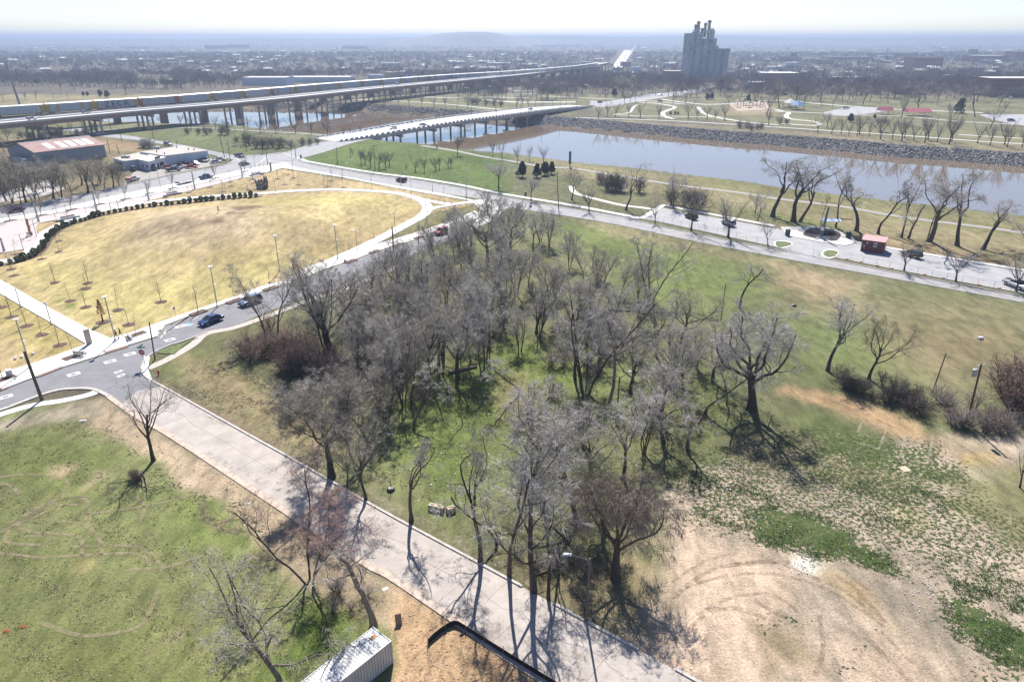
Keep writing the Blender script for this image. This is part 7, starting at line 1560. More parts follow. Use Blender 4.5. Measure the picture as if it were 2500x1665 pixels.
# ------------------------------------------------------------------ vehicles
TYRE = mat('tyre', (.02, .02, .02), .85); RIM = mat('rim', (.42, .43, .44), .35, metal=.6); LIGHTW = mat('headlight', (.7, .72, .74), .2); LIGHTR = mat('tail_light', (.35, .02, .02), .3)
TRIMB = mat('black_trim', (.025, .025, .028), .5)
def paint(name, c): return mat('paint_' + name, c, .32, metal=.15, spec=.5)
PROF = {
    'sedan': dict(L=4.8, W=1.82, low=[(-2.4, .35), (-2.4, .82), (-2.25, .93), (-1.5, 1.0), (1.0, .98), (2.1, .82), (2.38, .66), (2.4, .35)], cab=[(-1.85, .98), (-1.05, 1.40), (.25, 1.43), (1.15, .97)], wb=1.42, wr=.33),
    'suv': dict(L=4.8, W=1.92, low=[(-2.4, .4), (-2.4, .98), (-2.3, 1.08), (1.0, 1.1), (2.15, 1.0), (2.38, .8), (2.4, .4)], cab=[(-2.32, 1.07), (-2.05, 1.68), (.35, 1.74), (1.15, 1.09)], wb=1.42, wr=.38),
    'jeep': dict(L=4.3, W=1.86, low=[(-2.1, .5), (-2.1, 1.08), (.85, 1.1), (.9, 1.12), (1.9, 1.08), (2.0, .9), (2.05, .5)], cab=[(-2.05, 1.08), (-1.98, 1.84), (.45, 1.86), (.85, 1.1)], wb=1.3, wr=.42),
    'pickup': dict(L=5.7, W=1.98, low=[(-2.85, .5), (-2.85, 1.1), (-.7, 1.12), (1.3, 1.14), (2.6, 1.08), (2.83, .9), (2.85, .5)], cab=[(-.85, 1.1), (-.7, 1.78), (.7, 1.82), (1.45, 1.12)], wb=1.8, wr=.4, bed=(-2.75, -.95)),
    'van': dict(L=5.2, W=2.0, low=[(-2.6, .4), (-2.6, 1.1), (1.4, 1.12), (2.35, .98), (2.58, .8), (2.6, .4)], cab=[(-2.57, 1.1), (-2.5, 1.95), (1.0, 1.98), (1.9, 1.08)], wb=1.6, wr=.36),
}
CARMESH = {}
def car_parts(kind, pm):
    key = (kind, pm.name)
    if key in CARMESH: return CARMESH[key]
    P = PROF[kind]; W = P['W'] / 2; out = []
    # body: long profile swept across the width with rounded sill and shoulder
    mb = MB(); low = P['low']; n = len(low)
    xs = [(-W * .93, 0), (-W, .0), (W, .0), (W * .93, 0)]
    ring = []
    for yy, sc in ((-W * .88, .955), (-W, 1.0), (W, 1.0), (W * .88, .955)):
        ring.append([(x * sc, yy, .35 + (z - .35) * (1 if abs(yy) < W - .01 else .93)) for x, z in low])
    vs = [v for r in ring for v in r]; fs = []
    for j in range(3):
        for i in range(n): fs.append((j * n + i, j * n + (i + 1) % n, (j + 1) * n + (i + 1) % n, (j + 1) * n + i))
    fs += [tuple(range(n))[::-1], tuple(3 * n + i for i in range(n))]
    if kind == 'pickup':
        mb.add(vs, fs)
    else: mb.add(vs, fs)
    # roof skin above the glass
    c = P['cab']; wi = W * .78; wb = W * .93
    (x0, z0), (x1, z1), (x2, z2), (x3, z3) = c
    t = .055
    mb.add([(x1 - .04, -wi, z1 - .03), (x2 + .04, -wi, z2 - .03), (x2 + .04, wi, z2 - .03), (x1 - .04, wi, z1 - .03), (x1, -wi + .05, z1 + t), (x2, -wi + .05, z2 + t), (x2, wi - .05, z2 + t), (x1, wi - .05, z1 + t)], [(0, 3, 2, 1), (4, 5, 6, 7), (0, 1, 5, 4), (1, 2, 6, 5), (2, 3, 7, 6), (3, 0, 4, 7)])
    # pillars
    for sx in (-1, 1):
        for (a, b, d, e) in ((x0, z0, x1, z1), (x3, z3, x2, z2)): mb.tube((a, sx * wb, b), (d, sx * wi, e), .05, .05, 4)
        xm = (x1 + x2) / 2; mb.tube((xm, sx * wb, (z0 + z3) / 2), (xm, sx * wi, z1), .045, .045, 4)
    body = mb.mesh('body', pm, False); bm = bmesh.new(); bm.from_mesh(body); bmesh.ops.recalc_face_normals(bm, faces=bm.faces); bm.to_mesh(body); bm.free()
    out.append(('body', body, (0, 0, 0)))
    # glasshouse
    mb = MB(); g_ = .015
    q = [(x0, -wb + .02, z0 - .03), (x3, -wb + .02, z3 - .03), (x3, wb - .02, z3 - .03), (x0, wb - .02, z0 - .03), (x1, -wi + .02, z1 - .01), (x2, -wi + .02, z2 - .01), (x2, wi - .02, z2 - .01), (x1, wi - .02, z1 - .01)]
    mb.add(q, [(4, 5, 6, 7), (0, 1, 5, 4), (1, 2, 6, 5), (2, 3, 7, 6), (3, 0, 4, 7)]); out.append(('windows', mb.mesh('windows', GLASS), (0, 0, 0)))
    if 'bed' in P:
        mb = MB(); a, b = P['bed']; mb.box(a, -W * .78, 1.122, b, W * .78, 1.135); out.append(('cargo_bed', mb.mesh('cargo_bed', TRIMB), (0, 0, 0)))
        mb = MB()
        for s in (-1, 1): mb.box(a, s * W * .86 - .07, 1.12, b, s * W * .86 + .07, 1.32)
        mb.box(a - .08, -W * .86, 1.12, a, W * .86, 1.32); out.append(('bed_rail', mb.mesh('bed_rail', pm), (0, 0, 0)))
    wr = P['wr']; mw = MB(); mw.tube((0, -.11, 0), (0, .11, 0), wr, wr, 14); tm = mw.mesh('tyre', TYRE); mr = MB(); mr.tube((0, -.125, 0), (0, .125, 0), wr * .58, wr * .58, 10); rm = mr.mesh('rim', RIM)
    for x in (-P['wb'], P['wb']):
        for s in (-1, 1): out.append(('wheel', (tm, rm), (x, s * (W - .1), wr)))
    L2 = P['L'] / 2; zl = low[-2][1] - .08
    for s in (-1, 1):
        mb = MB(); mb.box(-.05, -.2, -.08, .05, .2, .08); out.append(('headlight', mb.mesh('headlight', LIGHTW), (low[-1][0] - .03, s * W * .68, zl)))
        mb = MB(); mb.box(-.04, -.14, -.12, .04, .14, .12); out.append(('tail_light', mb.mesh('tail_light', LIGHTR), (low[0][0] + .01, s * W * .76, low[1][1] - .14)))
    mb = MB(); mb.box(low[-1][0] - .06, -W * .85, .32, low[-1][0] + .05, W * .85, .52); out.append(('bumper', mb.mesh('bumper', TRIMB if kind != 'sedan' else pm), (0, 0, 0)))
    CARMESH[key] = out
    return out
def car(x, y, kind, pm, label, head=None, z=0.0, to=None, group=None, name=None, cat=None, loc=None, s=1.0, lite=False):
    X, Y = loc[:2] if loc else G(x, y, z)
    if to is not None: q = G(to[0], to[1], z); ang = math.atan2(q[1] - Y, q[0] - X)
    else: ang = head or 0
    root = empty(name or {'sedan': 'parked_car', 'suv': 'suv', 'jeep': 'suv', 'pickup': 'pickup_truck', 'van': 'van'}[kind], (X, Y, z + .04), ang, label, cat or {'sedan': 'car', 'suv': 'suv', 'jeep': 'suv', 'pickup': 'pickup truck', 'van': 'van'}[kind], group, s)
    for nm, me, lc in car_parts(kind, pm):
        if lite and nm not in ('body', 'windows', 'wheel'): continue
        if nm == 'wheel':
            o = link('wheel', me[0], root); o.location = lc; link('rim', me[1], o)
        else: o = link(nm, me, root); o.location = lc
    return root
NAVY = paint('navy', (.012, .04, .13)); MAROON = paint('maroon', (.10, .015, .025)); RED = paint('red', (.38, .02, .03)); JRED = paint('jeep_red', (.42, .05, .07)); BLACK = paint('black', (.012, .012, .014)); SILVER = paint('silver', (.42, .43, .45))
WHT = paint('white', (.66, .67, .68)); TEAL = paint('teal', (.14, .22, .22)); ORNG = paint('rust_orange', (.32, .12, .06)); SLATE = paint('slate', (.10, .14, .22)); OLIVE = paint('olive', (.10, .12, .11)); PINKS = paint('rose_grey', (.38, .34, .34)); DBL = paint('dark_blue', (.03, .05, .10))
car(516, 788, 'sedan', NAVY, 'dark blue sedan driving on the park street beside the wood', to=(430, 822), z=.02, name='moving_car')
car(612, 742, 'suv', SLATE, 'slate blue suv half hidden behind a bare tree on the park street', to=(560, 760), z=.02)
car(1077, 572, 'jeep', JRED, 'bright red boxy off-road car parked at the kerb of the park street', to=(1030, 588), z=.02)
car(980, 444, 'suv', MAROON, 'dark maroon car driving along the riverside road above the ring path', to=(920, 432), z=.02, name='moving_suv')
car(40, 518, 'sedan', MAROON, 'dark maroon sedan on the boulevard at the left edge', to=(-20, 528), z=.02, name='moving_car')
car(504, 437, 'pickup', NAVY, 'navy pickup truck towing a flat trailer in the boulevard parking bay', to=(530, 431), z=.02)
car(325, 443, 'pickup', PINKS, 'old grey pickup truck with a red topper at the edge of the car lot', to=(350, 436), z=.03)
mbx = MB(); mbx.box(-2.8, -.95, 1.33, -.95, .95, 1.75); tp = [o for o in COL.objects if o.get('label', '').startswith('old grey pickup')][0]; mbx.build('red_topper', mat('topper', (.5, .2, .18), .6), tp)
LOT = [(412, 411, 'sedan', ORNG, 'rusty orange sedan parked by the shop porch'), (424, 419, 'pickup', DBL, 'dark blue pickup truck at the front kerb of the car lot'), (468, 411, 'sedan', RED, 'bright red sports car in the shop car lot'), (441, 409, 'pickup', BLACK, 'black pickup truck in the middle of the car lot'),
       (420, 402, 'sedan', BLACK, 'black sedan behind the rusty orange one'), (459, 404, 'sedan', MAROON, 'dark red sedan behind the bright red sports car'), (477, 402, 'sedan', TEAL, 'teal sedan in the back row of the car lot'), (490, 396, 'sedan', ORNG, 'copper car beside the white van'), (504, 395, 'van', WHT, 'white van at the right end of the shop wall'),
       (528, 399, 'sedan', SILVER, 'silver convertible alone on the right of the lot'), (538, 392, 'sedan', WHT, 'white sedan on the grass edge at the corner lot'), (455, 397, 'sedan', WHT, 'white sedan close to the shop wall'), (448, 402, 'sedan', SILVER, 'silver sedan between black pickup and teal sedan'), (467, 397, 'sedan', DBL, 'dark car close to the garage doors'),
       (431, 413, 'sedan', SILVER, 'pale blue car just behind the dark blue pickup'), (327, 417, 'jeep', OLIVE, 'old olive jeep beside the annex wall')]
for i, (x, y, k, pm, lab) in enumerate(LOT): car(x, y, k, pm, lab, head=[.5, .6, .35, -.4, .9, .3, -.6, -.7, -1.4, .4, .3, .8, .2, -.9, .5, 2.2][i], z=.03, group='cars in the shop lot')
X, Y = G(436, 398); o = empty('box_truck', (X, Y, .03), .6, 'white box truck in the shop lot with its box above the cars', 'truck', 'cars in the shop lot')
mb = MB(); mb.box(-3, -1.15, .9, 1.4, 1.15, 3.2); mb.build('cargo_box', WHITEP, o); mb = MB(); mb.add([(1.45, -1, .5), (3.4, -1, .5), (3.4, 1, .5), (1.45, 1, .5), (1.45, -1, 2.3), (2.5, -1, 2.3), (2.5, 1, 2.3), (1.45, 1, 2.3), (3.3, -1, 1.3), (3.3, 1, 1.3)], [(0, 3, 2, 1), (4, 5, 6, 7), (0, 1, 8, 5, 4), (2, 3, 7, 6, 9), (1, 2, 9, 8), (8, 9, 6, 5), (3, 0, 4, 7)]); mb.build('cab', WHT, o)
for x in (-2, 2.4):
    for s in (-1, 1): mb = MB(); mb.tube((x, s * .8, .42), (x, s * 1.05, .42), .42, .42, 12); mb.build('wheel', TYRE, o)
X, Y = G(377, 417); o = empty('green_dumpster', (X, Y, .03), .5, 'small green dumpster in front of the shop entrance', 'dumpster'); mb = MB(); mb.add([(-1, -.8, .1), (1, -.8, .1), (1, .7, .1), (-1, .7, .1), (-1.1, -.95, 1.2), (1.1, -.95, 1.2), (1.1, .8, 1.6), (-1.1, .8, 1.6)], [(0, 3, 2, 1), (4, 5, 6, 7), (0, 1, 5, 4), (1, 2, 6, 5), (2, 3, 7, 6), (3, 0, 4, 7)]); mb.build('bin', mat('dumpster_green', (.02, .16, .13), .6), o); mb = MB(); mb.box(-1.15, -.9, 1.62, 1.15, .85, 1.7); mb.build('lid', TRIMB, o)
car(586, 384, 'pickup', DBL, 'dark blue pickup truck at the intersection by the boulevard corner', to=(610, 388), z=.02)
car(597, 404, 'sedan', DBL, 'dark car turning past the white lamp post at the intersection', to=(630, 398), z=.02)
car(411, 355, 'suv', SILVER, 'pale blue-silver car on the side road above the shop', to=(440, 358), z=.02)
def on_bridge(px, w):
    p, d = at_len(BL, cb, px); nv = np.array((-d[1], d[0])); z = float(np.interp(px, cb, BZ)); c = p + nv * w; return (c[0], c[1], z), math.atan2(d[1], d[0])
def s_for_x(xt, line, c, w, zz):
    best = min(np.arange(0, c[-1], 1.5), key=lambda s: abs((lambda p: 1250 + FPX * p[0] / ((CH - zz) * SP + p[1] * CP))(at_len(line, c, s)[0]) - xt)); return float(best)
for xt, w, k, pm, lab, fl in ((982, 11.5, 'sedan', WHT, 'white car on the street bridge, nearest the left end', math.pi), (1049, 6.0, 'sedan', SLATE, 'dark car in the near lane of the street bridge', 0), (1323, 9.5, 'sedan', SLATE, 'dark car near the far end of the street bridge', math.pi)):
    s = s_for_x(xt, BL, cb, w, 3); lc, an = on_bridge(s, w); car(0, 0, k, pm, lab, loc=lc, z=lc[2], head=an + fl, name='moving_car')
for xt, w, k, pm, lab in ((246, 14.5, 'suv', SILVER, 'silver suv on the far carriageway of the highway, left side'), (90, 4.0, 'suv', WHT, 'white suv on the near carriageway of the highway, left side'), (1003, 15, 'suv', SILVER, 'pale car on the highway above the river bend')):
    s = s_for_x(xt, HW, cl, w, HWZ); p, d = at_len(HW, cl, s); nv = np.array((-d[1], d[0])); c = p + nv * w; car(0, 0, k, pm, lab, loc=(c[0], c[1]), z=HWZ - .42, head=math.atan2(d[1], d[0]), name='moving_suv')
car(1465, 252, 'suv', BLACK, 'black suv on the road just past the far end of the street bridge', to=(1500, 249), z=.05); car(1612, 233, 'sedan', WHT, 'white car on the far road by the row of park trees', to=(1580, 238), z=.05); car(1612, 249, 'sedan', MAROON, 'dark car parked on the park lane below the far road', to=(1640, 251), z=.1)
car(1687, 534, 'suv', BLACK, 'black suv parked in the riverside car park behind a bare tree', head=1.9, z=.04); car(1778, 550, 'suv', SILVER, 'silver car parked in the riverside car park behind a bare tree', head=1.9, z=.04)
car(2225, 627, 'suv', BLACK, 'black car parked right of the dark red shed', head=2.0, z=.04); car(2479, 702, 'pickup', WHT, 'white pickup truck under the tree at the right edge of the car park', head=-1.4, z=.04)
car(2065, 266, 'suv', SILVER, 'silver car in the park car park beyond the river', head=.1, z=.07); car(2468, 297, 'suv', NAVY, 'dark blue suv in the small car park at the far right', head=0, z=.07)
for i, (x, y) in enumerate(((1527, 138), (1533, 132), (1519, 150), (1530, 147), (1507, 157), (1538, 128), (1524, 143), (1512, 146), (1534, 139), (1540, 125), (1522, 156), (1516, 161))): car(x, y, ['suv', 'van', 'sedan'][i % 3], [BLACK, WHT, SLATE][i % 3], 'tiny car on the far freeway, %s in reading order' % ordw(i + 1), to=(1534 if i % 2 else 1505, 122 if i % 2 else 164), z=.13, group='cars on the far freeway', s=1.25, lite=True)
car(2277, 195, 'sedan', SILVER, 'small silver car on the town street at the right', to=(2290, 182), z=.15, lite=True)
for i, (x, y) in enumerate(((2340, 203), (2356, 203), (2374, 203), (2420, 239), (2440, 240), (2466, 241), (2052, 203), (2066, 203), (2080, 204), (2096, 203))): car(x, y, ['sedan', 'suv'][i % 2], [SILVER, WHT, SLATE, BLACK][i % 4], 'small parked car in the far right town, %s' % lr(i, 10), head=1.5, z=.1, group='parked cars in the far town', lite=True)
# flat trailer
X, Y = G(456, 448); o = empty('flat_trailer', (X, Y, .04), math.atan2(G(504, 437)[1] - Y, G(504, 437)[0] - X), 'low flat utility trailer behind the navy pickup truck', 'trailer')
mb = MB(); mb.box(-4.2, -1.1, .55, 3.2, 1.1, .68); mb.build('deck', mat('trailer_deck', (.3, .3, .3), .8), o); mb = MB(); mb.tube((3.2, -.8, .6), (5.4, 0, .55), .06); mb.tube((3.2, .8, .6), (5.4, 0, .55), .06); mb.build('tow_bar', DSTEEL, o)
for x in (-1.2, -.2):
    for s in (-1, 1): mb = MB(); mb.tube((x, s * 1.12, .38), (x, s * 1.3, .38), .38, .38, 12); mb.build('wheel', TYRE, o)
mb = MB(); mb.box(-4.3, -1.1, .69, -4.2, 1.1, 1.2); mb.build('tail_gate', DSTEEL, o)

# ------------------------------------------------------------------ lamps and poles
def hp(bx, by, ty):
    p = GP(bx, by); return p, max(1.0, topz(p[1], ty) - p[2])
LD = [(531, 750, 651, 'disc'), (283, 834, 728, 'disc'), (75, 897, 787, 'disc'), (825, 632, 560, 'disc'), (683, 662, 647, 'disc')]
for i, (x, y, t, hd) in enumerate(LD):
    p, h = hp(x, y, t); h = 8.4; lamp_post('street_lamp', (p[0], p[1], .14), h, 'tall street lamp with white disc head on the sidewalk, %s' % lr(sorted([l[0] for l in LD]).index(x), len(LD)), 'disc-headed street lamps', head='disc', r=.09)
DB = [(872, 610, 568), (965, 564, 524), (1046, 568, 500), (1041, 540, 487), (1085, 501, 457), (1005, 482, 438), (792, 463, 430), (673, 470, 436), (60, 619, 578), (168, 541, 505), (90, 579, 539)]
DB.sort()
for i, (x, y, t) in enumerate(DB):
    p, h = hp(x, y, t); lamp_post('path_lamp', p, min(max(h, 5), 8), 'slender path lamp with two round heads by the ring path, %s' % lr(i, len(DB)), 'double-headed path lamps', head='double', ang=rng.uniform(-.4, .4))
SG = [(51, 750, 708), (126, 793, 749), (837, 434, 400), (908, 463, 425), (979, 457, 422), (1138, 499, 447), (1140, 476, 415), (715, 408, 369), (139, 521, 485), (1056, 468, 434), (394, 467, 406), (271, 514, 480), (290, 512, 478), (624, 414, 380), (504, 441, 415), (552, 478, 452)]
SG.sort()
for i, (x, y, t) in enumerate(SG):
    p, h = hp(x, y, t); lamp_post('street_lamp', p, min(max(h, 4), 9), 'thin grey lamp post with a small head along the park walks, %s' % lr(i, len(SG)), 'thin lamp posts round the park', head='globe' if i % 2 else 'cobra', ang=rng.choice([0, 3.1]))
MS = [(95, 543, 496), (237, 517, 471), (364, 490, 448), (476, 463, 422), (592, 434, 398), (11, 615, 584)]
MS.sort(); PALE = mat('pale_post', (.42, .40, .385), .8)
for i, (x, y, t) in enumerate(MS):
    p, h = hp(x, y, t); o = empty('light_column', p, 0, 'thick square pale light column on the pink promenade, %s' % lr(i, len(MS)), 'light column', 'square light columns of the promenade'); mb = MB()
    mb.add([(-.22, -.22, 0), (.22, -.22, 0), (.22, .22, 0), (-.22, .22, 0), (-.15, -.15, h), (.15, -.15, h), (.15, .15, h), (-.15, .15, h)], [(4, 5, 6, 7), (0, 1, 5, 4), (1, 2, 6, 5), (2, 3, 7, 6), (3, 0, 4, 7)]); mb.build('shaft', PALE, o); mb = MB(); mb.box(-.17, -.17, h + .01, .17, .17, h + .25); mb.build('lamp_head', DSTEEL, o)
WOOD_ = mat('creosote_pole', (.11, .07, .05), .9, noise=.3, scale=3)
WOODG = mat('grey_pole', (.13, .12, .11), .9, noise=.2, scale=3)
def pole(bx, by, tx, ty, r, label, m=None, name='utility_pole', cross=False, group=None, cat='utility pole'):
    p = GP(bx, by); h = topz(p[1], ty) - p[2]
    k = (p[1] * CP + (CH - p[2] - h) * SP); xt = (tx - PW / 2) / FPX * k - p[0]
    kb = 0
    o = empty(name, p, 0, label, cat, group); mb = MB(); mb.tube((0, 0, -.4), (xt, 0, h), r, r * .72, 10); mb.build('pole', m or WOOD_, o)
    if cross:
        mb = MB(); mb.box(xt - 1.2, -.06, h - .5, xt + 1.2, .06, h - .36); mb.build('crossarm', m or WOOD_, o)
    return o, h, xt
o, h, xt = pole(103, 977, 59, 858, .25, 'thick dark brown leaning timber pole standing beside the lower-left sidewalk')
pole(378, 878, 364, 786, .13, 'slim dark green metal pole at the stop sign corner with a camera on top', DSTEEL, 'signal_pole')
o, h, xt = pole(2362, 1032, 2396, 888, .17, 'dark utility pole with a grey transformer can at the right edge of the lot')
mb = MB(); mb.lathe([(.3, h - 1.9), (.32, h - 1.8), (.32, h - .9), (.2, h - .8)], 12, (xt - .55, 0, 0)); mb.build('transformer', STEEL, o); mb = MB(); mb.tube((xt - .5, 0, h - .3), (xt + .5, 0, h - .1), .05); mb.lathe([(.05, h), (.1, h + .1), (.05, h + .25)], 6, (xt + .3, 0, 0)); mb.build('insulator', WHITEP, o)
pole(2276, 958, 2310, 862, .11, 'thin brown leaning utility pole above the bramble thicket', WOODG)
pole(1760, 783, 1772, 692, .1, 'thin grey pole standing in the lawn left of the lone small tree', WOODG)
o, h, xt = pole(961, 613, 957, 553, .22, 'dark timber utility pole rising in front of the ring path')
pole(702, 710, 703, 672, .12, 'short dark pole on the park street behind the leaning tree', WOODG)
pole(1022, 620, 1021, 576, .12, 'dark pole on the kerb left of the red off-road car', WOODG)
for (bx, by, tx, ty, lab, cr) in ((135, 489, 120, 430, 'timber utility pole in the tree belt below the warehouse', False), (375, 338, 365, 292, 'tall dark utility pole on the green lawn right of the warehouse', True), (269, 375, 261, 341, 'utility pole between warehouse and shop, left one', False), (292, 377, 284, 354, 'utility pole between warehouse and shop, right one', False),
        (602, 371, 595, 308, 'tall dark utility pole left of the intersection', True), (550, 391, 534, 323, 'leaning grey utility pole at the boulevard corner', False), (272, 322, 260, 275, 'pole with transformer box below the highway', False), (298, 344, 289, 313, 'thin pole on the side road verge', False), (916, 416, 912, 354, 'tall dark utility pole on the triangle lawn', True),
        (824, 403, 821, 360, 'thin dark pole on the lawn by the bridge approach', False), (1364, 509, 1360, 420, 'tall steel lamp pole on the riverside road verge', False), (940, 255, 936, 205, 'tall pole on the far bank left of the bridge', False), (432, 354, 430, 342, 'short pole behind the shop roof', False)):
    pole(bx, by, tx, ty, .16 if by > 300 else .22, lab, WOODG, cross=cr)
X, Y = G(48, 262); o, h, xt = pole(48, 256, 12, 150, .9, 'giant grey steel pylon pole leaning left beyond the railway', mat('pylon', (.2, .22, .24), .6), 'steel_pylon', cat='pylon')
for xt_ in (1340, 1345):
    pass
# big lamp in the foreground and two lamps in the wood
def cobra(bx, by, ty, ang, label):
    p, h = hp(bx, by, ty); return lamp_post('street_lamp', p, h - .3, label, 'cobra-head street lamps of the wood', head='cobra', ang=ang, r=.09, m=WOODG)
cobra(1431, 1516, 1356, 3.0, 'tall thin street lamp with a white head at the kerb near the bottom centre')
cobra(1241, 640, 602, 2.9, 'pale street lamp arms showing above the treetops at the top of the wood')
cobra(1508, 985, 915, .6, 'white street lamp head on a slanting arm above the pale snag')
# traffic signals
SY = mat('signal_yellow', (.45, .3, .04), .6); SGN = mat('sign_green', (.02, .22, .14), .6); SRED = mat('sign_red', (.36, .03, .04), .5)
def signal(bx, by, ty, armdir, L, label, sign=True):
    p, h = hp(bx, by, ty); o = empty('traffic_signal', p, 0, label, 'traffic signal', 'mast-arm traffic signals'); h = min(h, 9.5)
    mb = MB(); mb.tube((0, 0, 0), (0, 0, h), .16, .11, 8); mb.build('mast', DSTEEL, o); ax, ay = math.cos(armdir), math.sin(armdir); za = 6.2
    mb = MB(); mb.tube((0, 0, za), (ax * L, ay * L, za + .4), .1, .05, 6); mb.build('arm', STEEL, o)
    for f in (.6, .95):
        mb = MB(); x, y = ax * L * f, ay * L * f; mb.box(x - .2, y - .2, za - .6, x + .2, y + .2, za + .6); q = mb.build('signal_head', SY, o)
        for k, c in enumerate((LIGHTR, SY, SGN)): m2 = MB(); m2.tube((x, y - .21, za + .38 - k * .38), (x, y - .26, za + .38 - k * .38), .13, .13, 8); m2.build('lens', c, q)
    if sign: mb = MB(); x, y = ax * L * .3, ay * L * .3; mb.box(x - 1, y - .08, za - .1, x + 1, y - .02, za + .5); mb.build('street_name_sign', SGN, o)
signal(563, 395, 343, .35, 8.5, 'traffic signal with arm reaching right at the shop corner'); signal(723, 388, 352, 2.9, 9.5, 'traffic signal with green street sign at the triangle lawn corner'); signal(654, 404, 352, 1.9, 8, 'traffic signal mast at the park corner of the intersection', False); signal(642, 378, 338, -2.7, 8, 'traffic signal with green street sign on the lawn side of the intersection')
# signs
def text_mesh(body, size, m, parent, loc, rot=(R(90), 0, 0)):
    cu = bpy.data.curves.new('lettering', 'FONT'); cu.body = body; cu.size = size; cu.extrude = .004; cu.align_x = 'CENTER'; cu.align_y = 'CENTER'
    tmp = bpy.data.objects.new('tmp_text', cu); COL.objects.link(tmp); bpy.context.view_layer.update()
    me = bpy.data.meshes.new_from_object(tmp.evaluated_get(bpy.context.evaluated_depsgraph_get())); bpy.data.objects.remove(tmp)
    me.materials.clear(); me.materials.append(m); o = link('lettering', me, parent); o.location = loc; o.rotation_euler = rot; return o
def stop_sign(x, y, label, s=1.0):
    X, Y = G(x, y); o = empty('stop_sign', (X, Y, .05), 0, label, 'stop sign', None, s); mb = MB(); mb.tube((0, 0, 0), (0, 0, 3.1), .045, .04, 6); mb.build('post', STEEL, o)
    mb = MB(); mb.tube((0, -.06, 2.35), (0, -.085, 2.35), .48, .48, 8); mb.build('border', WHITEP, o); mb = MB(); mb.tube((0, -.086, 2.35), (0, -.1, 2.35), .44, .44, 8); b = mb.build('plate', SRED, o); text_mesh('STOP', .34, WHITEP, b, (0, -.105, 2.35))
    for k, an in enumerate((0.2, 1.5)):
        mb = MB(); mb.box(-.55, -.02, 2.95 + k * .24, .55, .02, 3.15 + k * .24); q = mb.build('street_name_plate', SGN, o); q.rotation_euler = (0, 0, an)
stop_sign(355, 896, 'red stop sign with green street name plates at the corner of the concrete street', 1.15); stop_sign(1295, 523, 'small red stop sign at the riverside road corner')
X, Y = G(431, 781); o = empty('parking_sign', (X, Y, .14), 0, 'small blue parking sign on the sidewalk edge by the hatched bay', 'sign'); mb = MB(); mb.tube((0, 0, 0), (0, 0, 2.4), .03); mb.build('post', STEEL, o); mb = MB(); mb.box(-.18, -.05, 2.0, .18, -.03, 2.5); mb.build('plate', mat('sign_blue', (.05, .12, .4), .5), o)
# hydrant
X, Y = G(388, 917); o = empty('fire_hydrant', (X, Y, 0), 0, 'red fire hydrant on the grass by the kerb corner', 'fire hydrant', None, 1.25)
HR = mat('hydrant_red', (.42, .06, .02), .5); mb = MB(); mb.lathe([(.17, 0), (.17, .06), (.11, .07), (.11, .58), (.15, .6), (.15, .64), (.12, .68), (.05, .78)], 12); mb.build('barrel', HR, o)
for s in (-1, 1): mb = MB(); mb.tube((0, 0, .45), (s * .2, 0, .45), .06, .06, 8); mb.build('nozzle', HR, o)
X, Y = G(379, 921); o = empty('valve_cap', (X, Y, 0), 0, 'small cream valve cap beside the red hydrant', 'valve cap'); mb = MB(); mb.lathe([(.14, 0), (.14, .22), (.05, .28)], 10); mb.build('cap', mat('cream_cap', (.5, .42, .33), .8), o)
# benches
def bench(x, y, ang, label, planter=False):
    p = GP(x, y); o = empty('park_bench', (p[0], p[1], .14), ang, label, 'bench', 'park benches'); L = 1.0
    BW = mat('bench_slat', (.17, .18, .20), .6)
    if planter:
        mb = MB(); mb.box(-3.4, -.55, 0, 3.4, .25, .42); mb.build('stone_plinth', mat('plinth', (.36, .36, .37), .9), o)
        for k in range(5): mb = MB(); mb.box(-2.1, -.52 + k * .13, .43, 2.1, -.42 + k * .13, .47); mb.build('slat', BW, o)
        for k in range(4): mb = MB(); mb.box(-2.1, .14 + k * .02, .55 + k * .12, 2.1, .17 + k * .02, .65 + k * .12); mb.build('back_slat', BW, o)
        for s in (-1.7, 0, 1.7): mb = MB(); mb.box(s - .04, .18, .42, s + .04, .25, 1.02); mb.build('leg', DSTEEL, o)
    else:
        for k in range(4): mb = MB(); mb.box(-.95, -.3 + k * .13, .42, .95, -.2 + k * .13, .46); mb.build('slat', STEEL, o)
        for k in range(4): mb = MB(); mb.box(-.95, .22 + k * .02, .52 + k * .12, .95, .25 + k * .02, .62 + k * .12); mb.build('back_slat', STEEL, o)
        for s in (-.8, .8): mb = MB(); mb.box(s - .03, -.3, 0, s + .03, -.24, .41); mb.box(s - .03, .27, 0, s + .03, .33, 1.0); mb.build('leg', DSTEEL, o)
    return o
bra = math.atan2(*(lambda a, b: (b[1] - a[1], b[0] - a[0]))(G(100, 540), G(400, 480)))
bench(167, 536, bra, 'long dark bench on a stone plinth on the promenade, left one', True); bench(421, 477, bra, 'long dark bench on a stone plinth on the promenade, middle one', True); bench(627, 428, bra, 'long dark bench on a stone plinth near the intersection', True)
bench(319, 828, ra + 1.2, 'metal slatted bench beside the walkers at the diagonal path end'); bench(196, 870, ra + 2.0, 'metal slatted bench beside the planting bed left of the diagonal path')
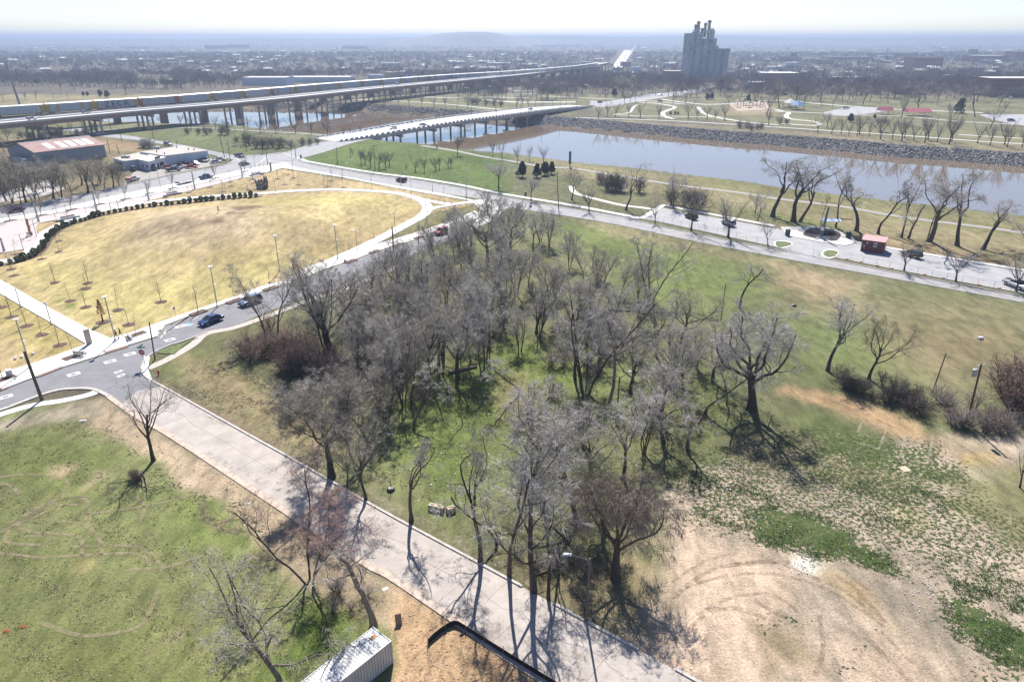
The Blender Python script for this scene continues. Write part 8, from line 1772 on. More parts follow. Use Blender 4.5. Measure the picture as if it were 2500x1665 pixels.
# bollards, bin, racks, sign monolith
BEI = mat('beige_stone', (.42, .35, .30), .85, noise=.08, scale=3)
X, Y = G(219, 841); o = empty('sign_monolith', (X, Y, .14), ra, 'beige upright stone slab marking the diagonal path entrance', 'marker'); mb = MB(); mb.box(-.45, -.15, 0, .45, .15, 2.7); mb.build('slab', BEI, o); mb = MB(); mb.box(-.47, -.17, 2.71, .47, .17, 2.78); mb.build('cap', PALE, o)
X, Y = G(662, 418); o = empty('sign_monolith', (X, Y, .14), ra, 'beige upright stone slab near the intersection corner', 'marker'); mb = MB(); mb.box(-.4, -.15, 0, .4, .15, 3.2); mb.build('slab', BEI, o); mb = MB(); mb.box(-.42, -.17, 3.21, .42, .17, 3.28); mb.build('cap', PALE, o)
X, Y = G(25, 920); o = empty('litter_bin', (X, Y, .14), ra, 'grey cylindrical litter bin on the sidewalk at the left edge', 'litter bin'); mb = MB(); mb.lathe([(.42, 0), (.45, .1), (.45, 1.05)], 14); mb.build('drum', STEEL, o); mb = MB(); mb.lathe([(.47, 1.06), (.47, 1.14), (.2, 1.2)], 14); mb.build('lid', WHITEP, o)
BR = [(101, 896), (123, 888), (246, 846), (266, 840)]
for i, (x, y) in enumerate(BR):
    X, Y = G(x, y); o = empty('bike_rack', (X, Y, .14), ra + 1.57, 'thin steel hoop bike rack on the park sidewalk, %s' % lr(i, 4), 'bike rack', 'hoop bike racks'); mb = MB()
    pts = [(-.4, 0, 0), (-.4, 0, .75), (-.25, 0, .9), (.25, 0, .9), (.4, 0, .75), (.4, 0, 0)]
    for a, b in zip(pts, pts[1:]): mb.tube(a, b, .03, .03, 5)
    mb.build('hoop', STEEL, o)
for i, (x, y) in enumerate(((38, 877), (53, 873), (81, 865))):
    X, Y = GP(x, y)[:2]; o = empty('floodlight', (X, Y, 0), 0, 'small pale ground floodlight in the dry grass, %s' % lr(i, 3), 'floodlight', 'ground floodlights'); mb = MB(); mb.lathe([(.22, 0), (.25, .3), (.12, .4)], 8); mb.build('housing', WHITEP, o)
# sculptures
def sculpture():
    X, Y, Z = GP(640, 461); o = empty('mosaic_sculpture', (X, Y, Z), 0, 'jagged colourful mosaic sculpture with spiky crown on the dry grass', 'sculpture')
    cols = [(.25, .06, .05), (.05, .12, .3), (.5, .35, .03), (.3, .3, .32), (.35, .15, .03), (.08, .08, .1), (.45, .45, .46)]
    ms = [mat('mosaic_%d' % i, c, .5) for i, c in enumerate(cols)]
    pts = [(-2.4, 1.0), (-2.0, 2.6), (-1.5, 1.6), (-.9, 1.9), (-.2, 2.6), (.3, 2.0), (.9, 1.6), (1.3, 3.1), (1.6, 3.4), (1.8, 1.5)]
    base = [(-2.0, 0), (-1.6, 0), (1.6, .0), (1.8, 0)]
    mb = MB(); outl = [(-1.6, 0), (1.7, 0), (1.9, 2.0), (1.6, 3.9), (1.3, 2.6), (1.0, 4.0), (.8, 2.2), (.2, 3.1), (-.4, 2.4), (-.8, 2.9), (-1.2, 2.0), (-2.4, 3.2), (-1.9, 1.8)]
    n = len(outl); vs = [(x * 1.15, -.5 + .25 * abs(x), z * 1.15) for x, z in outl] + [(x * 1.15, .5 + .25 * abs(x), z * 1.15) for x, z in outl]
    tri = tessellate_polygon([[Vector((x, z, 0)) for x, z in outl]]); fs = [tuple(t) for t in tri] + [tuple(i + n for i in t) for t in tri] + [(i, (i + 1) % n, n + (i + 1) % n, n + i) for i in range(n)]
    mb.add(vs, fs); fixnormals(mb.build('core', ms[5], o))
    g = random.Random(4)
    for k in range(70):
        x = g.uniform(-1.7, 1.8); z = g.uniform(.2, 2.6 if abs(x) < 1.2 else 2.0); w, h = g.uniform(.12, .3), g.uniform(.15, .45); y = -.5 + .25 * abs(x) - .06; a = g.uniform(-.8, .8)
        mb = MB(); mb.add([(x + math.cos(a) * p - math.sin(a) * q, y + yy, z + math.sin(a) * p + math.cos(a) * q) for yy in (0, .05) for p, q in ((-w, -h), (w, -h), (w, h), (-w, h))], [(0, 3, 2, 1), (4, 5, 6, 7), (0, 1, 5, 4), (1, 2, 6, 5), (2, 3, 7, 6), (3, 0, 4, 7)]); mb.build('tile', ms[k % 7], o)
sculpture()
X, Y, Z = GP(605, 464); o = empty('small_sculpture', (X, Y, Z), 0, 'small pale curved metal sculpture left of the mosaic one', 'sculpture'); mb = MB()
pp = [(.3, 0, 0), (.1, 0, .8), (-.2, 0, 1.3), (.1, 0, 1.9), (.0, 0, 2.3)]
for a, b in zip(pp, pp[1:]): mb.tube(a, b, .14, .1, 6)
mb.build('figure', STEEL, o); mb = MB(); mb.lathe([(.6, 0), (.5, .2)], 10); mb.build('base', DSTEEL, o)
X, Y, Z = GP(76, 577); o = empty('totem_sculpture', (X, Y, .14), 0, 'tall narrow orange-brown totem of stacked blades on the pink plaza', 'sculpture')
for k in range(5): mb = MB(); mb.box(-.22 - .1 * (k % 2), -.2, .3 + k * .9, .22 + .12 * ((k + 1) % 2), .2, 1.1 + k * .9); mb.build('blade', mat('totem_orange', (.35, .16, .08), .7), o)
mb = MB(); mb.tube((0, 0, 0), (-.3, 0, 8.5), .13, .1, 6); mb.build('mast', DSTEEL, o)
for k in range(3): mb = MB(); mb.box(-1.1, -.15, .25 + k * .3, .6, .15, .4 + k * .3); mb.build('fin', DSTEEL, o)
# flat paver in lawn, boards, concrete blocks
def slabthing(x, y, L, W, H, ang, m, label, name, cat, z=0.0, group=None, part='block'):
    X, Y, Z = GP(x, y); o = empty(name, (X, Y, Z + z), ang, label, cat, group); mb = MB(); b = .04
    mb.add([(-L / 2, -W / 2, -.05), (L / 2, -W / 2, -.05), (L / 2, W / 2, -.05), (-L / 2, W / 2, -.05), (-L / 2, -W / 2, H - b), (L / 2, -W / 2, H - b), (L / 2, W / 2, H - b), (-L / 2, W / 2, H - b), (-L / 2 + b, -W / 2 + b, H), (L / 2 - b, -W / 2 + b, H), (L / 2 - b, W / 2 - b, H), (-L / 2 + b, W / 2 - b, H)],
           [(0, 3, 2, 1), (8, 9, 10, 11), (0, 1, 5, 4), (1, 2, 6, 5), (2, 3, 7, 6), (3, 0, 4, 7), (4, 5, 9, 8), (5, 6, 10, 9), (6, 7, 11, 10), (7, 4, 8, 11)]); mb.build(part, m, o); return o
YST = mat('weathered_block', (.42, .37, .27), .95, noise=.25, scale=2.5, bump=.03)
for (x, y, L, a, lab) in ((1066, 1245, 1.85, -.35, 'long yellowish concrete block on the grass by the street'), (1101, 1249, 1.0, .55, 'shorter concrete block lying against the long one')):
    o = slabthing(x, y, L, .62, .68, a, YST, lab, 'concrete_block', 'concrete block')
    for xx in ((-.45, .45) if L > 1.5 else (0,)): mb = MB(); mb.box(xx - .25, -.05, .681, xx + .2, .03, .72); mb.build('lifting_eye', mat('rusty_iron', (.2, .08, .04), .9), o)
slabthing(202, 1028, 1.0, .28, .12, .2, mat('white_stone', (.6, .6, .62), .8), 'short white board lying on the grass lower left', 'white_board', 'board')
slabthing(2209, 1145, 1.15, 1.2, .05, .2, mat('chip_board', (.42, .36, .27), .9, noise=.2, scale=3), 'square of broken pale board in the weeds at right', 'board_square', 'board')
slabthing(2393, 828, .9, .5, .45, .1, WHITEP, 'small white cooler box in the far lawn at right', 'cooler_box', 'box')
slabthing(604, 1230, .5, .35, .05, .1, mat('pale_blue_scrap', (.45, .55, .65), .8), 'scrap of pale blue plastic by the left kerb', 'plastic_scrap', 'litter'); slabthing(940, 1438, .55, .4, .06, .5, WHITEP, 'scrap of white sheet beside the battered tree', 'sheet_scrap', 'litter')
X, Y = G(974, 1524); o = empty('sign_board', (X, Y, 0), .3, 'small square brown board leaning up on the clay near the container', 'board'); mb = MB(); mb.add([(-.3, -.05, 0), (.3, -.05, 0), (.3, .3, 1.0), (-.3, .3, 1.0), (-.3, .0, 0), (.3, .0, 0), (.3, .36, 1.0), (-.3, .36, 1.0)], [(0, 1, 2, 3), (7, 6, 5, 4), (0, 4, 5, 1), (1, 5, 6, 2), (2, 6, 7, 3), (3, 7, 4, 0)]); mb.build('panel', mat('board_brown', (.26, .18, .15), .9), o)
# stump and black bag near the tree, pair of dark birds/bag on lawn
X, Y = G(954, 1197); o = empty('tree_stump', (X, Y, 0), 0, 'black charred stump with a stake on the grass left of the forked tree', 'stump'); mb = MB(); mb.lathe([(.55, -.1), (.5, .1), (.42, .3), (.3, .38)], 9); mb.build('stump', TRIMB, o); mb = MB(); mb.tube((.1, -.1, .3), (.05, -.1, 1.9), .04); mb.build('stake', mat('raw_wood', (.36, .27, .17), .9), o)
X, Y = G(1939, 748); o = empty('bin_bag', (X, Y, 0), 0, 'small black and white bag lying in the open lawn at right', 'bag'); mb = MB(); mb.lathe([(.3, 0), (.42, .15), (.3, .38), (.06, .5)], 8); mb.build('bag', TRIMB, o); mb = MB(); mb.lathe([(.15, .1), (.2, .25), (.05, .4)], 7, (-.35, .1, 0)); mb.build('white_scrap', WHITEP, o)
for i, (x, y) in enumerate(((57, 1530), (14, 1540))): X, Y = G(x, y); o = empty('rust_scrap', (X, Y, 0), i, 'rust-red scrap in the lower-left lawn, %s one' % ('right', 'left')[i], 'scrap', 'rusty scraps'); mb = MB(); mb.lathe([(.28, 0), (.2, .06), (.05, .1)], 6); mb.build('scrap', mat('rust', (.22, .05, .015), .9), o)
g = random.Random(3)
mb = MB()
for i in range(240):
    x, y = (g.uniform(1000, 1830), g.uniform(800, 1250)) if i % 3 else (g.uniform(1300, 2000), g.uniform(540, 800)); X, Y = G(x, y); s = g.uniform(.03, .09); a = g.uniform(0, 3); mb.obox((X, Y), (math.cos(a), math.sin(a)), s * 2, s * 1.3, .0, g.uniform(.05, .14))
tag(mb.build('litter', WHITEP), 'scraps of white litter scattered on the grass', 'litter', kind='stuff')
mb = MB()
for i in range(420):
    x, y = (1963 + g.gauss(0, 22), 1378 + g.gauss(0, 12)) if i < 90 else ((2015 + g.gauss(0, 40), 1215 + g.gauss(0, 30)) if i < 170 else ((1800 + g.gauss(0, 35), 1142 + g.gauss(0, 25)) if i < 240 else ((2250 + g.gauss(0, 40), 1440 + g.gauss(0, 35)) if i < 300 else (g.uniform(1650, 2480), g.uniform(1120, 1640)))))
    X, Y = G(x, y); s = g.uniform(.015, .06); a = g.uniform(0, 3); mb.obox((X, Y), (math.cos(a), math.sin(a)), s * 2, s * 1.5, .0, g.uniform(.04, .13))
tag(mb.build('rubble', mat('pale_rubble', (.58, .57, .56), .9)), 'pale chips of rubble scattered on the bare soil', 'rubble', kind='stuff')
# fallen branches on clay, logs
LOGM = BARKG
for i, (x, y, L, a, r, lab) in enumerate(((1712, 1020, 4.0, 1.1, .16, 'short pale fallen log on grass left of the old oak'), (1340, 1395, 3, .4, .1, 'fallen branch near the kerb by the tallest trunk'), (1520, 760, 7, -.1, .22, 'fallen grey trunk lying under the dark many-stemmed tree'), (1130, 905, 5, .5, .3, 'root plate of a fallen tree at the edge of the clearing'), (2065, 536, 4, -.5, .12, 'fallen branch on the riverbank lawn'))):
    X, Y = G(x, y); o = empty('fallen_log', (X, Y, 0), a, lab, 'log'); mb = MB(); mb.tube((-L / 2, 0, r), (L / 2, 0, r * .8), r, r * .6, 7); mb.build('trunk', LOGM, o); mb = MB(); mb.tube((L * .1, 0, r), (L * .3, .9, r * 2.4), r * .4, r * .15, 5); mb.build('limb', LOGM, o)
# ------------------------------------------------------------------ shipping container and silt fence
def container():
    a = np.array(G(956, 1564, 2.6)); b = np.array(G(913, 1530, 2.6)); far = np.array(G(700, 1768, 2.6)); wdt = 2.44
    d = far - a; d /= np.linalg.norm(d); nv = np.array((d[1], -d[0]))
    if np.dot(b - a, nv) < 0: nv = -nv
    # true length of a long container, placed from its near-right corner
    L, H = 12.2, 2.6; W = wdt
    o = empty('shipping_container', (a[0], a[1], .0), math.atan2(d[1], d[0]), 'white ribbed shipping container cut by the bottom edge', 'shipping container'); s = 1 if np.dot(nv, np.array((-d[1], d[0]))) > 0 else -1
    CW = mat('container_white', (.56, .56, .55), .6, noise=.08, scale=.7); CS = mat('container_side', (.50, .50, .49), .6, noise=.1, scale=.7)
    y0, y1 = (0, W) if s > 0 else (-W, 0)
    mb = MB(); mb.box(.06, y0 + .06, .15, L - .06, y1 - .06, H - .06); mb.build('shell', CS, o)
    for k in range(40):
        x = .25 + k * (L - .5) / 40
        for yy, nm in ((y0, 'side_rib'), (y1, 'side_rib')):
            mb = MB(); mb.box(x, yy + (.0 if yy == y0 else -.06), .2, x + .16, yy + (.06 if yy == y0 else 0), H - .12); mb.build(nm, CS, o)
        mb = MB(); mb.box(x, y0 + .1, H - .059, x + .16, y1 - .1, H - .03); mb.build('roof_rib', CW, o)
    for z0 in (.05, H - .12):
        for yy in (y0, y1 - .08): mb = MB(); mb.box(0, yy, z0, L, yy + .08, z0 + .13); mb.build('frame_rail', CS, o)
        for xx in (0, L - .08): mb = MB(); mb.box(xx, y0 + .081, z0, xx + .08, y1 - .081, z0 + .13); mb.build('frame_rail', CS, o)
    for xx in (-.005, L - .1):
        for yy in (y0 - .005, y1 - .1): mb = MB(); mb.box(xx, yy, 0, xx + .105, yy + .105, H + .02); mb.build('corner_post', CS, o)
    for yy in (y0 + W * .25, y0 + W * .42, y0 + W * .58, y0 + W * .75): mb = MB(); mb.tube((-.03, yy, .2), (-.03, yy, H - .2), .025, .025, 5); mb.build('locking_bar', STEEL, o)
    mb = MB(); mb.box(.4, y0 + .7, H - .028, 1.0, y0 + 1.1, H - .022); mb.build('rust_patch', mat('rust_stain', (.36, .2, .1), .9), o)
container()
SILT = mat('silt_fence_fabric', (.008, .008, .009), .8)
sl = smooth_line(GL([(1045, 1572), (1060, 1557), (1085, 1538), (1111, 1526), (1140, 1540), (1200, 1578), (1270, 1622), (1342, 1666), (1420, 1714)]), 4)
o = empty('silt_fence', (0, 0, 0), 0, 'low black fabric silt fence bent in a corner round the dug clay lot', 'fence')
mb = MB(); mb.wall(sl, -.02, .02, -.1, .6); fixnormals(mb.build('fabric', SILT, o)); cs_ = linelen(sl); s = 0
while s < cs_[-1]: p, d = at_len(sl, cs_, s); mb = MB(); mb.box(p[0] - .03, p[1] - .03, -.1, p[0] + .03, p[1] + .03, .95); mb.build('stake', mat('raw_wood', (.36, .27, .17), .9), o); s += 2.2
# clods of clay
mb = MB()
for i in range(420):
    x, y = g.uniform(980, 1300), g.uniform(1500, 1690)
    if x > 1111 and (y - 1524) < (x - 1111) * .62 + 3: continue
    X, Y = G(x, y); s = g.uniform(.02, .085); a = g.uniform(0, 3); mb.obox((X, Y), (math.cos(a), math.sin(a)), s * 2.4, s * 1.6, -.02, s * .7)
tag(mb.build('clay_clods', mat('clay', (.33, .21, .14), 1, noise=.2, scale=3)), 'clods of orange clay inside the dug lot', 'soil clods', kind='stuff')
# ------------------------------------------------------------------ riverside car park things
def shed():
    X, Y = G(2112, 617); q = G(2140, 621); ang = math.atan2(q[1] - Y, q[0] - X); o = empty('red_shed', (*G(2127, 617), .04), ang, 'dark red metal storage container shed with pale red roof in the car park', 'shed')
    SRD = mat('shed_red', (.16, .055, .05), .8, noise=.2, scale=1.5); SRF = mat('shed_roof_red', (.46, .22, .23), .7); W, D, H = 2.6, 4.6, 2.9
    mb = MB(); mb.box(-W, 0, 0, W, 0 + D, H); mb.build('wall', SRD, o)
    mb = MB(); mb.add([(-W - .15, -.15, H + .02), (W + .15, -.15, H + .02), (W + .15, D + .15, H + .3), (-W - .15, D + .15, H + .3), (-W - .15, -.15, H + .14), (W + .15, -.15, H + .14), (W + .15, D + .15, H + .42), (-W - .15, D + .15, H + .42)], [(0, 3, 2, 1), (4, 5, 6, 7), (0, 1, 5, 4), (1, 2, 6, 5), (2, 3, 7, 6), (3, 0, 4, 7)]); mb.build('roof', SRF, o)
    for k in range(14): mb = MB(); x = -W + .15 + k * (2 * W - .3) / 13; mb.box(x - .05, -.05, .1, x + .05, .0 - .001, H - .1); mb.build('rib', SRD, o)
    for x, z, w in ((.5, 1.7, .45), (-1.3, 2.3, .2), (-1.9, 1.4, .2), (.6, 2.4, .5)): mb = MB(); mb.box(x - w, -.09, z - .25, x + w, -.055, z + .25); mb.build('notice', PALE, o)
shed()
X, Y = G(2004, 583); o = empty('flag_monument', (X, Y, .2), 0, 'leaning dark monument mast with a pale plaque in the dark planted bed', 'monument'); mb = MB(); mb.add([(-.35, -.2, 0), (.35, -.2, 0), (.35, .2, 0), (-.35, .2, 0), (.35, -.12, 8.5), (.75, -.12, 8.5), (.75, .12, 8.5), (.35, .12, 8.5)], [(0, 3, 2, 1), (4, 5, 6, 7), (0, 1, 5, 4), (1, 2, 6, 5), (2, 3, 7, 6), (3, 0, 4, 7)]); mb.build('blade', mat('monument_dark', (.09, .10, .13), .6), o)
mb = MB(); mb.box(-.6, -.45, 2.2, .2, -.35, 3.0); mb.build('plaque', WHITEP, o); mb = MB(); mb.add([(-1.8, -.5, 0), (1.9, -.5, 0), (1.0, .5, .0), (-1.2, .5, 0), (-.5, 0, .5), (.6, 0, .5)], [(0, 1, 5, 4), (2, 3, 4, 5), (1, 2, 5), (3, 0, 4)]); mb.build('white_base', WHITEP, o)
P = smooth_line(GL([(1960, 574), (1972, 562), (1990, 558), (2025, 561), (2048, 570), (2052, 577), (2040, 589), (2010, 586), (1980, 581)]), 3, True); mb = MB(); mb.prism(P, -.1, .24); tag(mb.build('planted_bed', mat('dark_mulch', (.035, .03, .028), 1, noise=.4, scale=2, bump=.1)), kind='structure')
X, Y = G(2018, 575); o = empty('juniper_shrub', (X, Y, .22), 0, 'dark low evergreen shrub in the planted bed by the monument', 'shrub', None, 1); o.scale = (1.8, .8, .8); link('foliage', leafball(260, 500, 1.2, 1.2, 0, (.2, .1), LEAFD), o); link('stem', HB, o)
for (x, y, lab) in ((1922, 576, 'dark green bin at the left end of the monument pad'), (2070, 582, 'dark green bin at the right end of the monument pad')):
    X, Y = G(x, y); o = empty('litter_bin', (X, Y, .16), .2, lab, 'litter bin', 'green litter bins'); mb = MB(); mb.box(-.5, -.45, 0, .5, .45, 1.5); mb.build('body', mat('bin_green', (.01, .05, .045), .6), o); mb = MB(); mb.box(-.55, -.5, 1.51, .55, .5, 1.62); mb.build('lid', TRIMB, o)
X, Y = G(2026, 557); o = empty('picnic_shelter', (X, Y, .1), -.15, 'pale blue canopy roofed information stand behind the planted bed', 'shelter')
for sx in (-1.8, 1.8): mb = MB(); mb.tube((sx, 0, 0), (sx, 0, 1.9), .06); mb.build('post', DSTEEL, o)
mb = MB(); mb.add([(-2.6, -.8, 1.9), (2.6, -.8, 1.9), (2.6, .8, 2.4), (-2.6, .8, 2.4), (-2.6, -.8, 2.0), (2.6, -.8, 2.0), (2.6, .8, 2.5), (-2.6, .8, 2.5)], [(0, 3, 2, 1), (4, 5, 6, 7), (0, 1, 5, 4), (1, 2, 6, 5), (2, 3, 7, 6), (3, 0, 4, 7)]); mb.build('roof', mat('sky_roof', (.42, .55, .72), .5), o)
X, Y = G(1391, 408); o = empty('park_sign', (X, Y, 0), .1, 'tall narrow dark green board sign on the river path', 'sign'); mb = MB(); mb.box(-.5, -.1, 1.2, .5, .1, 6.4); mb.build('board', mat('park_green', (.06, .13, .12), .6), o); mb = MB(); mb.box(-.1, -.08, 0, .1, .08, 1.19); mb.build('post', DSTEEL, o)
X, Y = G(1283, 478); o = empty('green_bin', (X, Y, .0), .1, 'small green bin on the lawn above the stop sign corner', 'litter bin'); mb = MB(); mb.lathe([(.35, 0), (.4, 1.1)], 10); mb.build('drum', mat('bin_green2', (.05, .15, .1), .6), o); mb = MB(); mb.lathe([(.42, 1.11), (.3, 1.3)], 10); mb.build('lid', TRIMB, o)
# chain link fences
CL = bpy.data.materials.new('chain_link'); CL.use_nodes = True; nt, N, L = nodes_of(CL); b = N['Principled BSDF']; b.inputs['Base Color'].default_value = (.2, .2, .2, 1)
def fence(px, label, h=1.8, step=3.0, z=0.0, dense=8, m=None, r=.035):
    l = smooth_line(GL(px), 4); c = linelen(l); o = empty('wire_fence', (0, 0, 0), 0, label, 'fence', 'wire fences'); s = 0; m = m or STEEL
    pm = None
    while s < c[-1]:
        p, d = at_len(l, c, s)
        if pm is None: mb = MB(); mb.tube((0, 0, 0), (0, 0, h), r, r, 5); pm = mb.mesh('post', m)
        q = link('post', pm, o); q.location = (p[0], p[1], z); s += step
    mb = MB(); ll = [(p[0], p[1]) for p in l]
    for zz in (h - .03, .12):
        for a, b2 in zip(ll, ll[1:]): mb.tube((a[0], a[1], z + zz), (b2[0], b2[1], z + zz), r * .55, r * .55, 4, False)
    mb.build('rail', m, o)
    mb = MB(); s = 0
    while s < c[-1] - .5:
        p, d = at_len(l, c, s); q, _ = at_len(l, c, min(s + h, c[-1])); mb.tube((p[0], p[1], z + .1), (q[0], q[1], z + h - .05), .006, .006, 3, False); mb.tube((p[0], p[1], z + h - .05), (q[0], q[1], z + .1), .006, .006, 3, False); s += h / dense * 2
    tag(mb.build('wire_mesh', m, o), kind='stuff'); return o
fence([(1600, 540), (1756, 575), (1880, 602), (1930, 611)], 'wire fence along the front of the riverside car park, left stretch', z=.1)
fence([(2045, 632), (2213, 667), (2350, 694), (2450, 712), (2520, 726)], 'wire fence along the front of the riverside car park, right stretch', z=.1)
fence([(1984, 627), (2006, 633)], 'short wire gate panel standing open by the grass island', z=.1, step=1.5)
fence([(1286, 536), (1300, 528), (1340, 524), (1372, 528)], 'short wire railing curving round the lawn corner below the stop sign', h=1.2, z=.02)
fence([(745, 400), (908, 430), (1136, 464), (1240, 484), (1395, 512), (1540, 536)], 'long thin wire fence along the riverside sidewalk', h=1.3, z=.1, dense=3, step=5)
fence([(460, 361), (520, 374), (560, 384)], 'wire fence behind the shop along the side road', h=1.4, step=4, dense=3)
ORP = mat('orange_plastic', (.6, .22, .12), .7)
for i, (x, y) in enumerate(((2036, 626), (2068, 634), (2102, 641), (2142, 650), (2177, 657), (2258, 672), (2303, 680), (2390, 697), (2440, 705))):
    X, Y = G(x, y); o = empty('barrier_foot', (X, Y, .05), .4, 'small orange and white barrier foot below the wire fence, %s' % lr(i, 9), 'barrier foot', 'orange barrier feet'); mb = MB(); mb.box(-.42, -.2, 0, .42, .2, .2); mb.build('block', ORP, o); mb = MB(); mb.box(-.15, -.12, .21, .15, .12, .34); mb.build('cap', WHITEP, o)
# ------------------------------------------------------------------ park beyond the river
RROOF = mat('pavilion_red', (.45, .11, .135), .6)
for (x0, x1, y, w, lab) in ((2216, 2276, 285, 9, 'long bright red picnic pavilion roof in the far park'), (2148, 2182, 281, 7, 'small red picnic pavilion roof left of the long one')):
    X0, Y0 = G(x0, y); X1, _ = G(x1, y); W = X1 - X0; o = empty('picnic_pavilion', ((X0 + X1) / 2, Y0, 0), 0, lab, 'pavilion', 'red park pavilions')
    mb = MB(); mb.add([(-W / 2, 0, 2.7), (W / 2, 0, 2.7), (W / 2, w, 2.7), (-W / 2, w, 2.7), (-W / 2 + .3, w / 2, 5.2), (W / 2 - .3, w / 2, 5.2)], [(0, 1, 5, 4), (2, 3, 4, 5), (1, 2, 5), (3, 0, 4), (3, 2, 1, 0)]); mb.build('roof', RROOF, o)
    for sx in (-W / 2 + .4, 0, W / 2 - .4):
        for yy in (.4, w - .4): mb = MB(); mb.tube((sx, yy, 0), (sx, yy, 2.7), .12); mb.build('post', PALE, o)
for (x, y, c, lab) in ((1945, 268, (.1, .25, .5), 'blue pointed shade canopy over the far playground'), (1927, 262, (.6, .62, .62), 'white pointed shade canopy beside the blue one')):
    X, Y = G(x, y); o = empty('shade_canopy', (X, Y, 0), .3, lab, 'canopy', 'playground canopies'); mb = MB(); n = 6
    mb.add([(6.5 * math.cos(6.283 * i / n) * (1 if i % 2 else .8), 6.5 * math.sin(6.283 * i / n) * (1 if i % 2 else .8), 3.2 + .3 * (i % 2)) for i in range(n)] + [(0, 0, 6.6)] + [(6.5 * math.cos(6.283 * i / n) * (1 if i % 2 else .8), 6.5 * math.sin(6.283 * i / n) * (1 if i % 2 else .8), 3.15 + .3 * (i % 2)) for i in range(n)] + [(0, 0, 6.5)], [(i, (i + 1) % n, n) for i in range(n)] + [(n + 1 + (i + 1) % n, n + 1 + i, 2 * n + 1) for i in range(n)]); mb.build('canopy', mat('canopy_%d' % x, c, .6), o)
    for i in range(n): mb = MB(); mb.tube((6.2 * math.cos(6.283 * i / n) * .9, 6.2 * math.sin(6.283 * i / n) * .9, 0), (6.2 * math.cos(6.283 * i / n) * .9, 6.2 * math.sin(6.283 * i / n) * .9, 3.1), .12); mb.build('post', DSTEEL, o)
gg = random.Random(8); PT = [mat('play_%d' % i, c, .7) for i, c in enumerate([(.3, .16, .09), (.22, .12, .08), (.36, .28, .2), (.14, .08, .06)])]
for i, (x, y) in enumerate(((1800, 262), (1815, 258), (1828, 263), (1842, 259), (1855, 262))):
    X, Y = G(x, y); o = empty('play_tower', (X, Y, 0), gg.uniform(0, 3), 'wooden play tower of the far playground, %s' % lr(i, 5), 'play tower', 'wooden play towers'); h = gg.uniform(2, 3.4)
    for a in (-1.6, 1.6):
        for b_ in (-1.6, 1.6): mb = MB(); mb.tube((a, b_, 0), (a, b_, h + 1), .14, .14, 5); mb.build('post', PT[0], o)
    mb = MB(); mb.box(-1.8, -1.8, h - 1.2, 1.8, 1.8, h - 1.0); mb.build('platform', PT[1], o); mb = MB(); mb.add([(-2, -2, h + 1.01), (2, -2, h + 1.01), (2, 2, h + 1.01), (-2, 2, h + 1.01), (0, 0, h + 2.8)], [(0, 1, 4), (1, 2, 4), (2, 3, 4), (3, 0, 4), (3, 2, 1, 0)]); mb.build('roof', PT[2 + i % 2], o)
# ball-court lights and pale items near the far skate park
WLT = [(1308, 222), (1270, 258), (1430, 245), (1322, 240), (1370, 240), (1196, 250), (1140, 255)]
WLT.sort()
for i, (x, y) in enumerate(WLT):
    X, Y = G(x, y); o = empty('court_light', (X, Y, 0), 0, 'floodlight pole with four white lamps in the park beyond the bridge, %s' % lr(i, len(WLT)), 'floodlight', 'park floodlight poles'); mb = MB(); mb.tube((0, 0, 0), (0, 0, 13), .14, .1, 6); mb.build('pole', STEEL, o)
    mb = MB(); mb.box(-1.4, -.06, 12.2, 1.4, .06, 12.35); mb.build('crossbar', STEEL, o)
    for k in (-1.2, -.4, .4, 1.2): mb = MB(); mb.box(k - .3, -.4, 12.4, k + .3, 0, 12.95); mb.build('lamp', WHITEP, o)
# utility cabinet at corner
X, Y = G(735, 388); o = empty('signal_cabinet', (X, Y, .1), .3, 'grey traffic control cabinet on the corner of the triangle lawn', 'cabinet'); mb = MB(); mb.box(-.45, -.35, .1, .45, .35, 1.7); mb.build('housing', GREYM, o); mb = MB(); mb.box(-.5, -.4, 0, .5, .4, .09); mb.build('plinth', VIA, o)
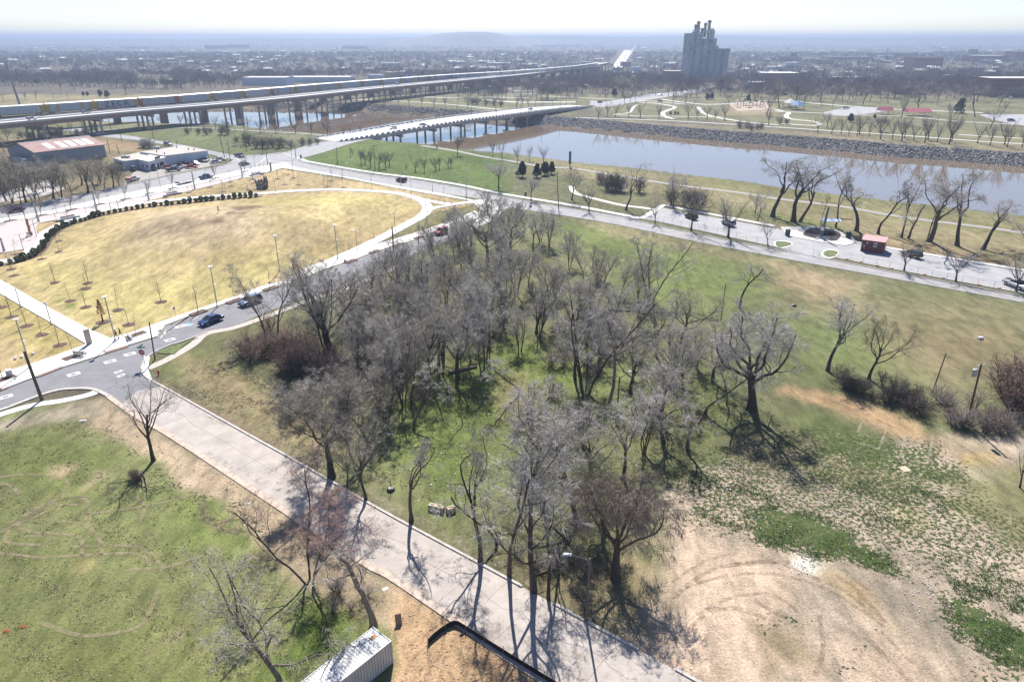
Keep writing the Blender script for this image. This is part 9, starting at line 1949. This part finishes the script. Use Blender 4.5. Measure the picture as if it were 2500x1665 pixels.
# concrete sign blocks along the near side lawn
# ------------------------------------------------------------------ people
SKIN = mat('skin', (.35, .2, .14), .7); CLB = mat('black_clothes', (.018, .018, .022), .9); CLJ = mat('dark_jeans', (.03, .04, .07), .9); HAIR = mat('dark_hair', (.02, .014, .01), .8); SHOE = mat('shoe', (.05, .05, .05), .7)
def person(loc, ang, label, top, legs, stride=.32, h=1.75, seed=0):
    s = h / 1.75; g = random.Random(seed)
    J = {'pel': (0, 0, .95, .15), 'waist': (0, .01, 1.1, .13), 'chest': (0, .02, 1.32, .165), 'neckb': (0, .01, 1.47, .085), 'neck': (0, .03, 1.53, .055), 'head': (0, .045, 1.63, .088), 'crown': (0, .04, 1.71, .07)}
    for sd_, nm in ((-1, 'l'), (1, 'r')):
        f = stride * sd_
        J['hip' + nm] = (sd_ * .095, 0, .9, .1); J['knee' + nm] = (sd_ * .1, f * .55 + .05, .5, .062); J['ank' + nm] = (sd_ * .1, f - .02, .09, .042); J['toe' + nm] = (sd_ * .12, f + .16, .04, .038)
        J['sh' + nm] = (sd_ * .19, .0, 1.42, .062); J['elb' + nm] = (sd_ * .25, -f * .45 - .03, 1.14, .042); J['wr' + nm] = (sd_ * .24, -f * .9 + .05, .92, .028); J['hand' + nm] = (sd_ * .23, -f * .9 + .09, .83, .034)
    E = [('pel', 'waist'), ('waist', 'chest'), ('chest', 'neckb'), ('neckb', 'neck'), ('neck', 'head'), ('head', 'crown')]
    for nm in 'lr': E += [('pel', 'hip' + nm), ('hip' + nm, 'knee' + nm), ('knee' + nm, 'ank' + nm), ('ank' + nm, 'toe' + nm), ('chest', 'sh' + nm), ('sh' + nm, 'elb' + nm), ('elb' + nm, 'wr' + nm), ('wr' + nm, 'hand' + nm)]
    K = list(J); me = bpy.data.meshes.new('body_cage'); me.from_pydata([J[k][:3] for k in K], [(K.index(a), K.index(b)) for a, b in E], []); o = bpy.data.objects.new('body_cage', me); COL.objects.link(o)
    md = o.modifiers.new('skin', 'SKIN'); md.use_smooth_shade = True; sv = me.skin_vertices[0].data
    for i, k in enumerate(K): sv[i].radius = (J[k][3], J[k][3] * (.8 if k in ('chest', 'waist', 'pel') else 1)); sv[i].use_root = (k == 'pel')
    o.modifiers.new('sub', 'SUBSURF').levels = 1
    bpy.context.view_layer.update(); ev = o.evaluated_get(bpy.context.evaluated_depsgraph_get()); bm_ = bpy.data.meshes.new_from_object(ev); bpy.data.objects.remove(o)
    for m in (SKIN, top, legs, SHOE, HAIR): bm_.materials.append(m)
    for p in bm_.polygons:
        c = p.center; z = c.z
        p.material_index = 3 if z < .1 else (2 if z < .97 and abs(c.x) < .19 else (0 if (z < .93 and abs(c.x) > .17) else (1 if z < 1.5 else (4 if (z > 1.66 or c.y < .0) else 0))))
    root = empty('person', loc, ang, label, 'person', 'people in the park', s); link('body', bm_, root)
    mb = MB(); mb.lathe([(.085, 1.63), (.1, 1.67), (.085, 1.73), (.03, 1.765)], 8, (0, .03, 0)); mb.build('hair', HAIR, root)
    mb = MB(); mb.lathe([(.175, .93), (.17, 1.0), (.155, 1.1)], 10); jo = mb.build('jacket_hem', top, root); jo.scale = (1.0, .82, 1)
X, Y = G(286, 829); person((X, Y, .15), -1.2 + math.pi / 2 + 1.9, 'walking person in black jacket, left one of the pair on the sidewalk', CLB, CLJ, .34, seed=1, h=1.8)
X, Y = G(296, 824); person((X, Y, .15), 1.9 + .7, 'walking person in dark jacket and jeans, right one of the pair on the sidewalk', mat('slate_jacket', (.03, .04, .055), .9), CLB, .32, h=1.74, seed=2)
X, Y, Z = GP(534, 519); person((X, Y, Z + .02), 2.4, 'lone person in dark clothes standing on top of the grass mound', CLB, CLJ, .1, seed=3, h=1.85)
X, Y = G(1068, 366); person((X, Y, .1), .4, 'person on the river path under a bare tree by the bridge', CLB, CLJ, .2, seed=4)

# ------------------------------------------------------------------ air
def haze():
    mb = MB(); mb.box(-15000, -60, -14, 15000, 13000, 80); m = bpy.data.materials.new('haze'); m.use_nodes = True; nt, N, L = nodes_of(m); N.remove(N['Principled BSDF'])
    v = N.new('ShaderNodeVolumePrincipled'); v.inputs['Color'].default_value = (.37, .455, .63, 1); v.inputs['Density'].default_value = HAZE_D; v.inputs['Anisotropy'].default_value = .35; L.new(v.outputs[0], N['Material Output'].inputs['Volume'])
    tag(mb.build('haze', m), kind='stuff')
HAZE_D = .00028
haze()
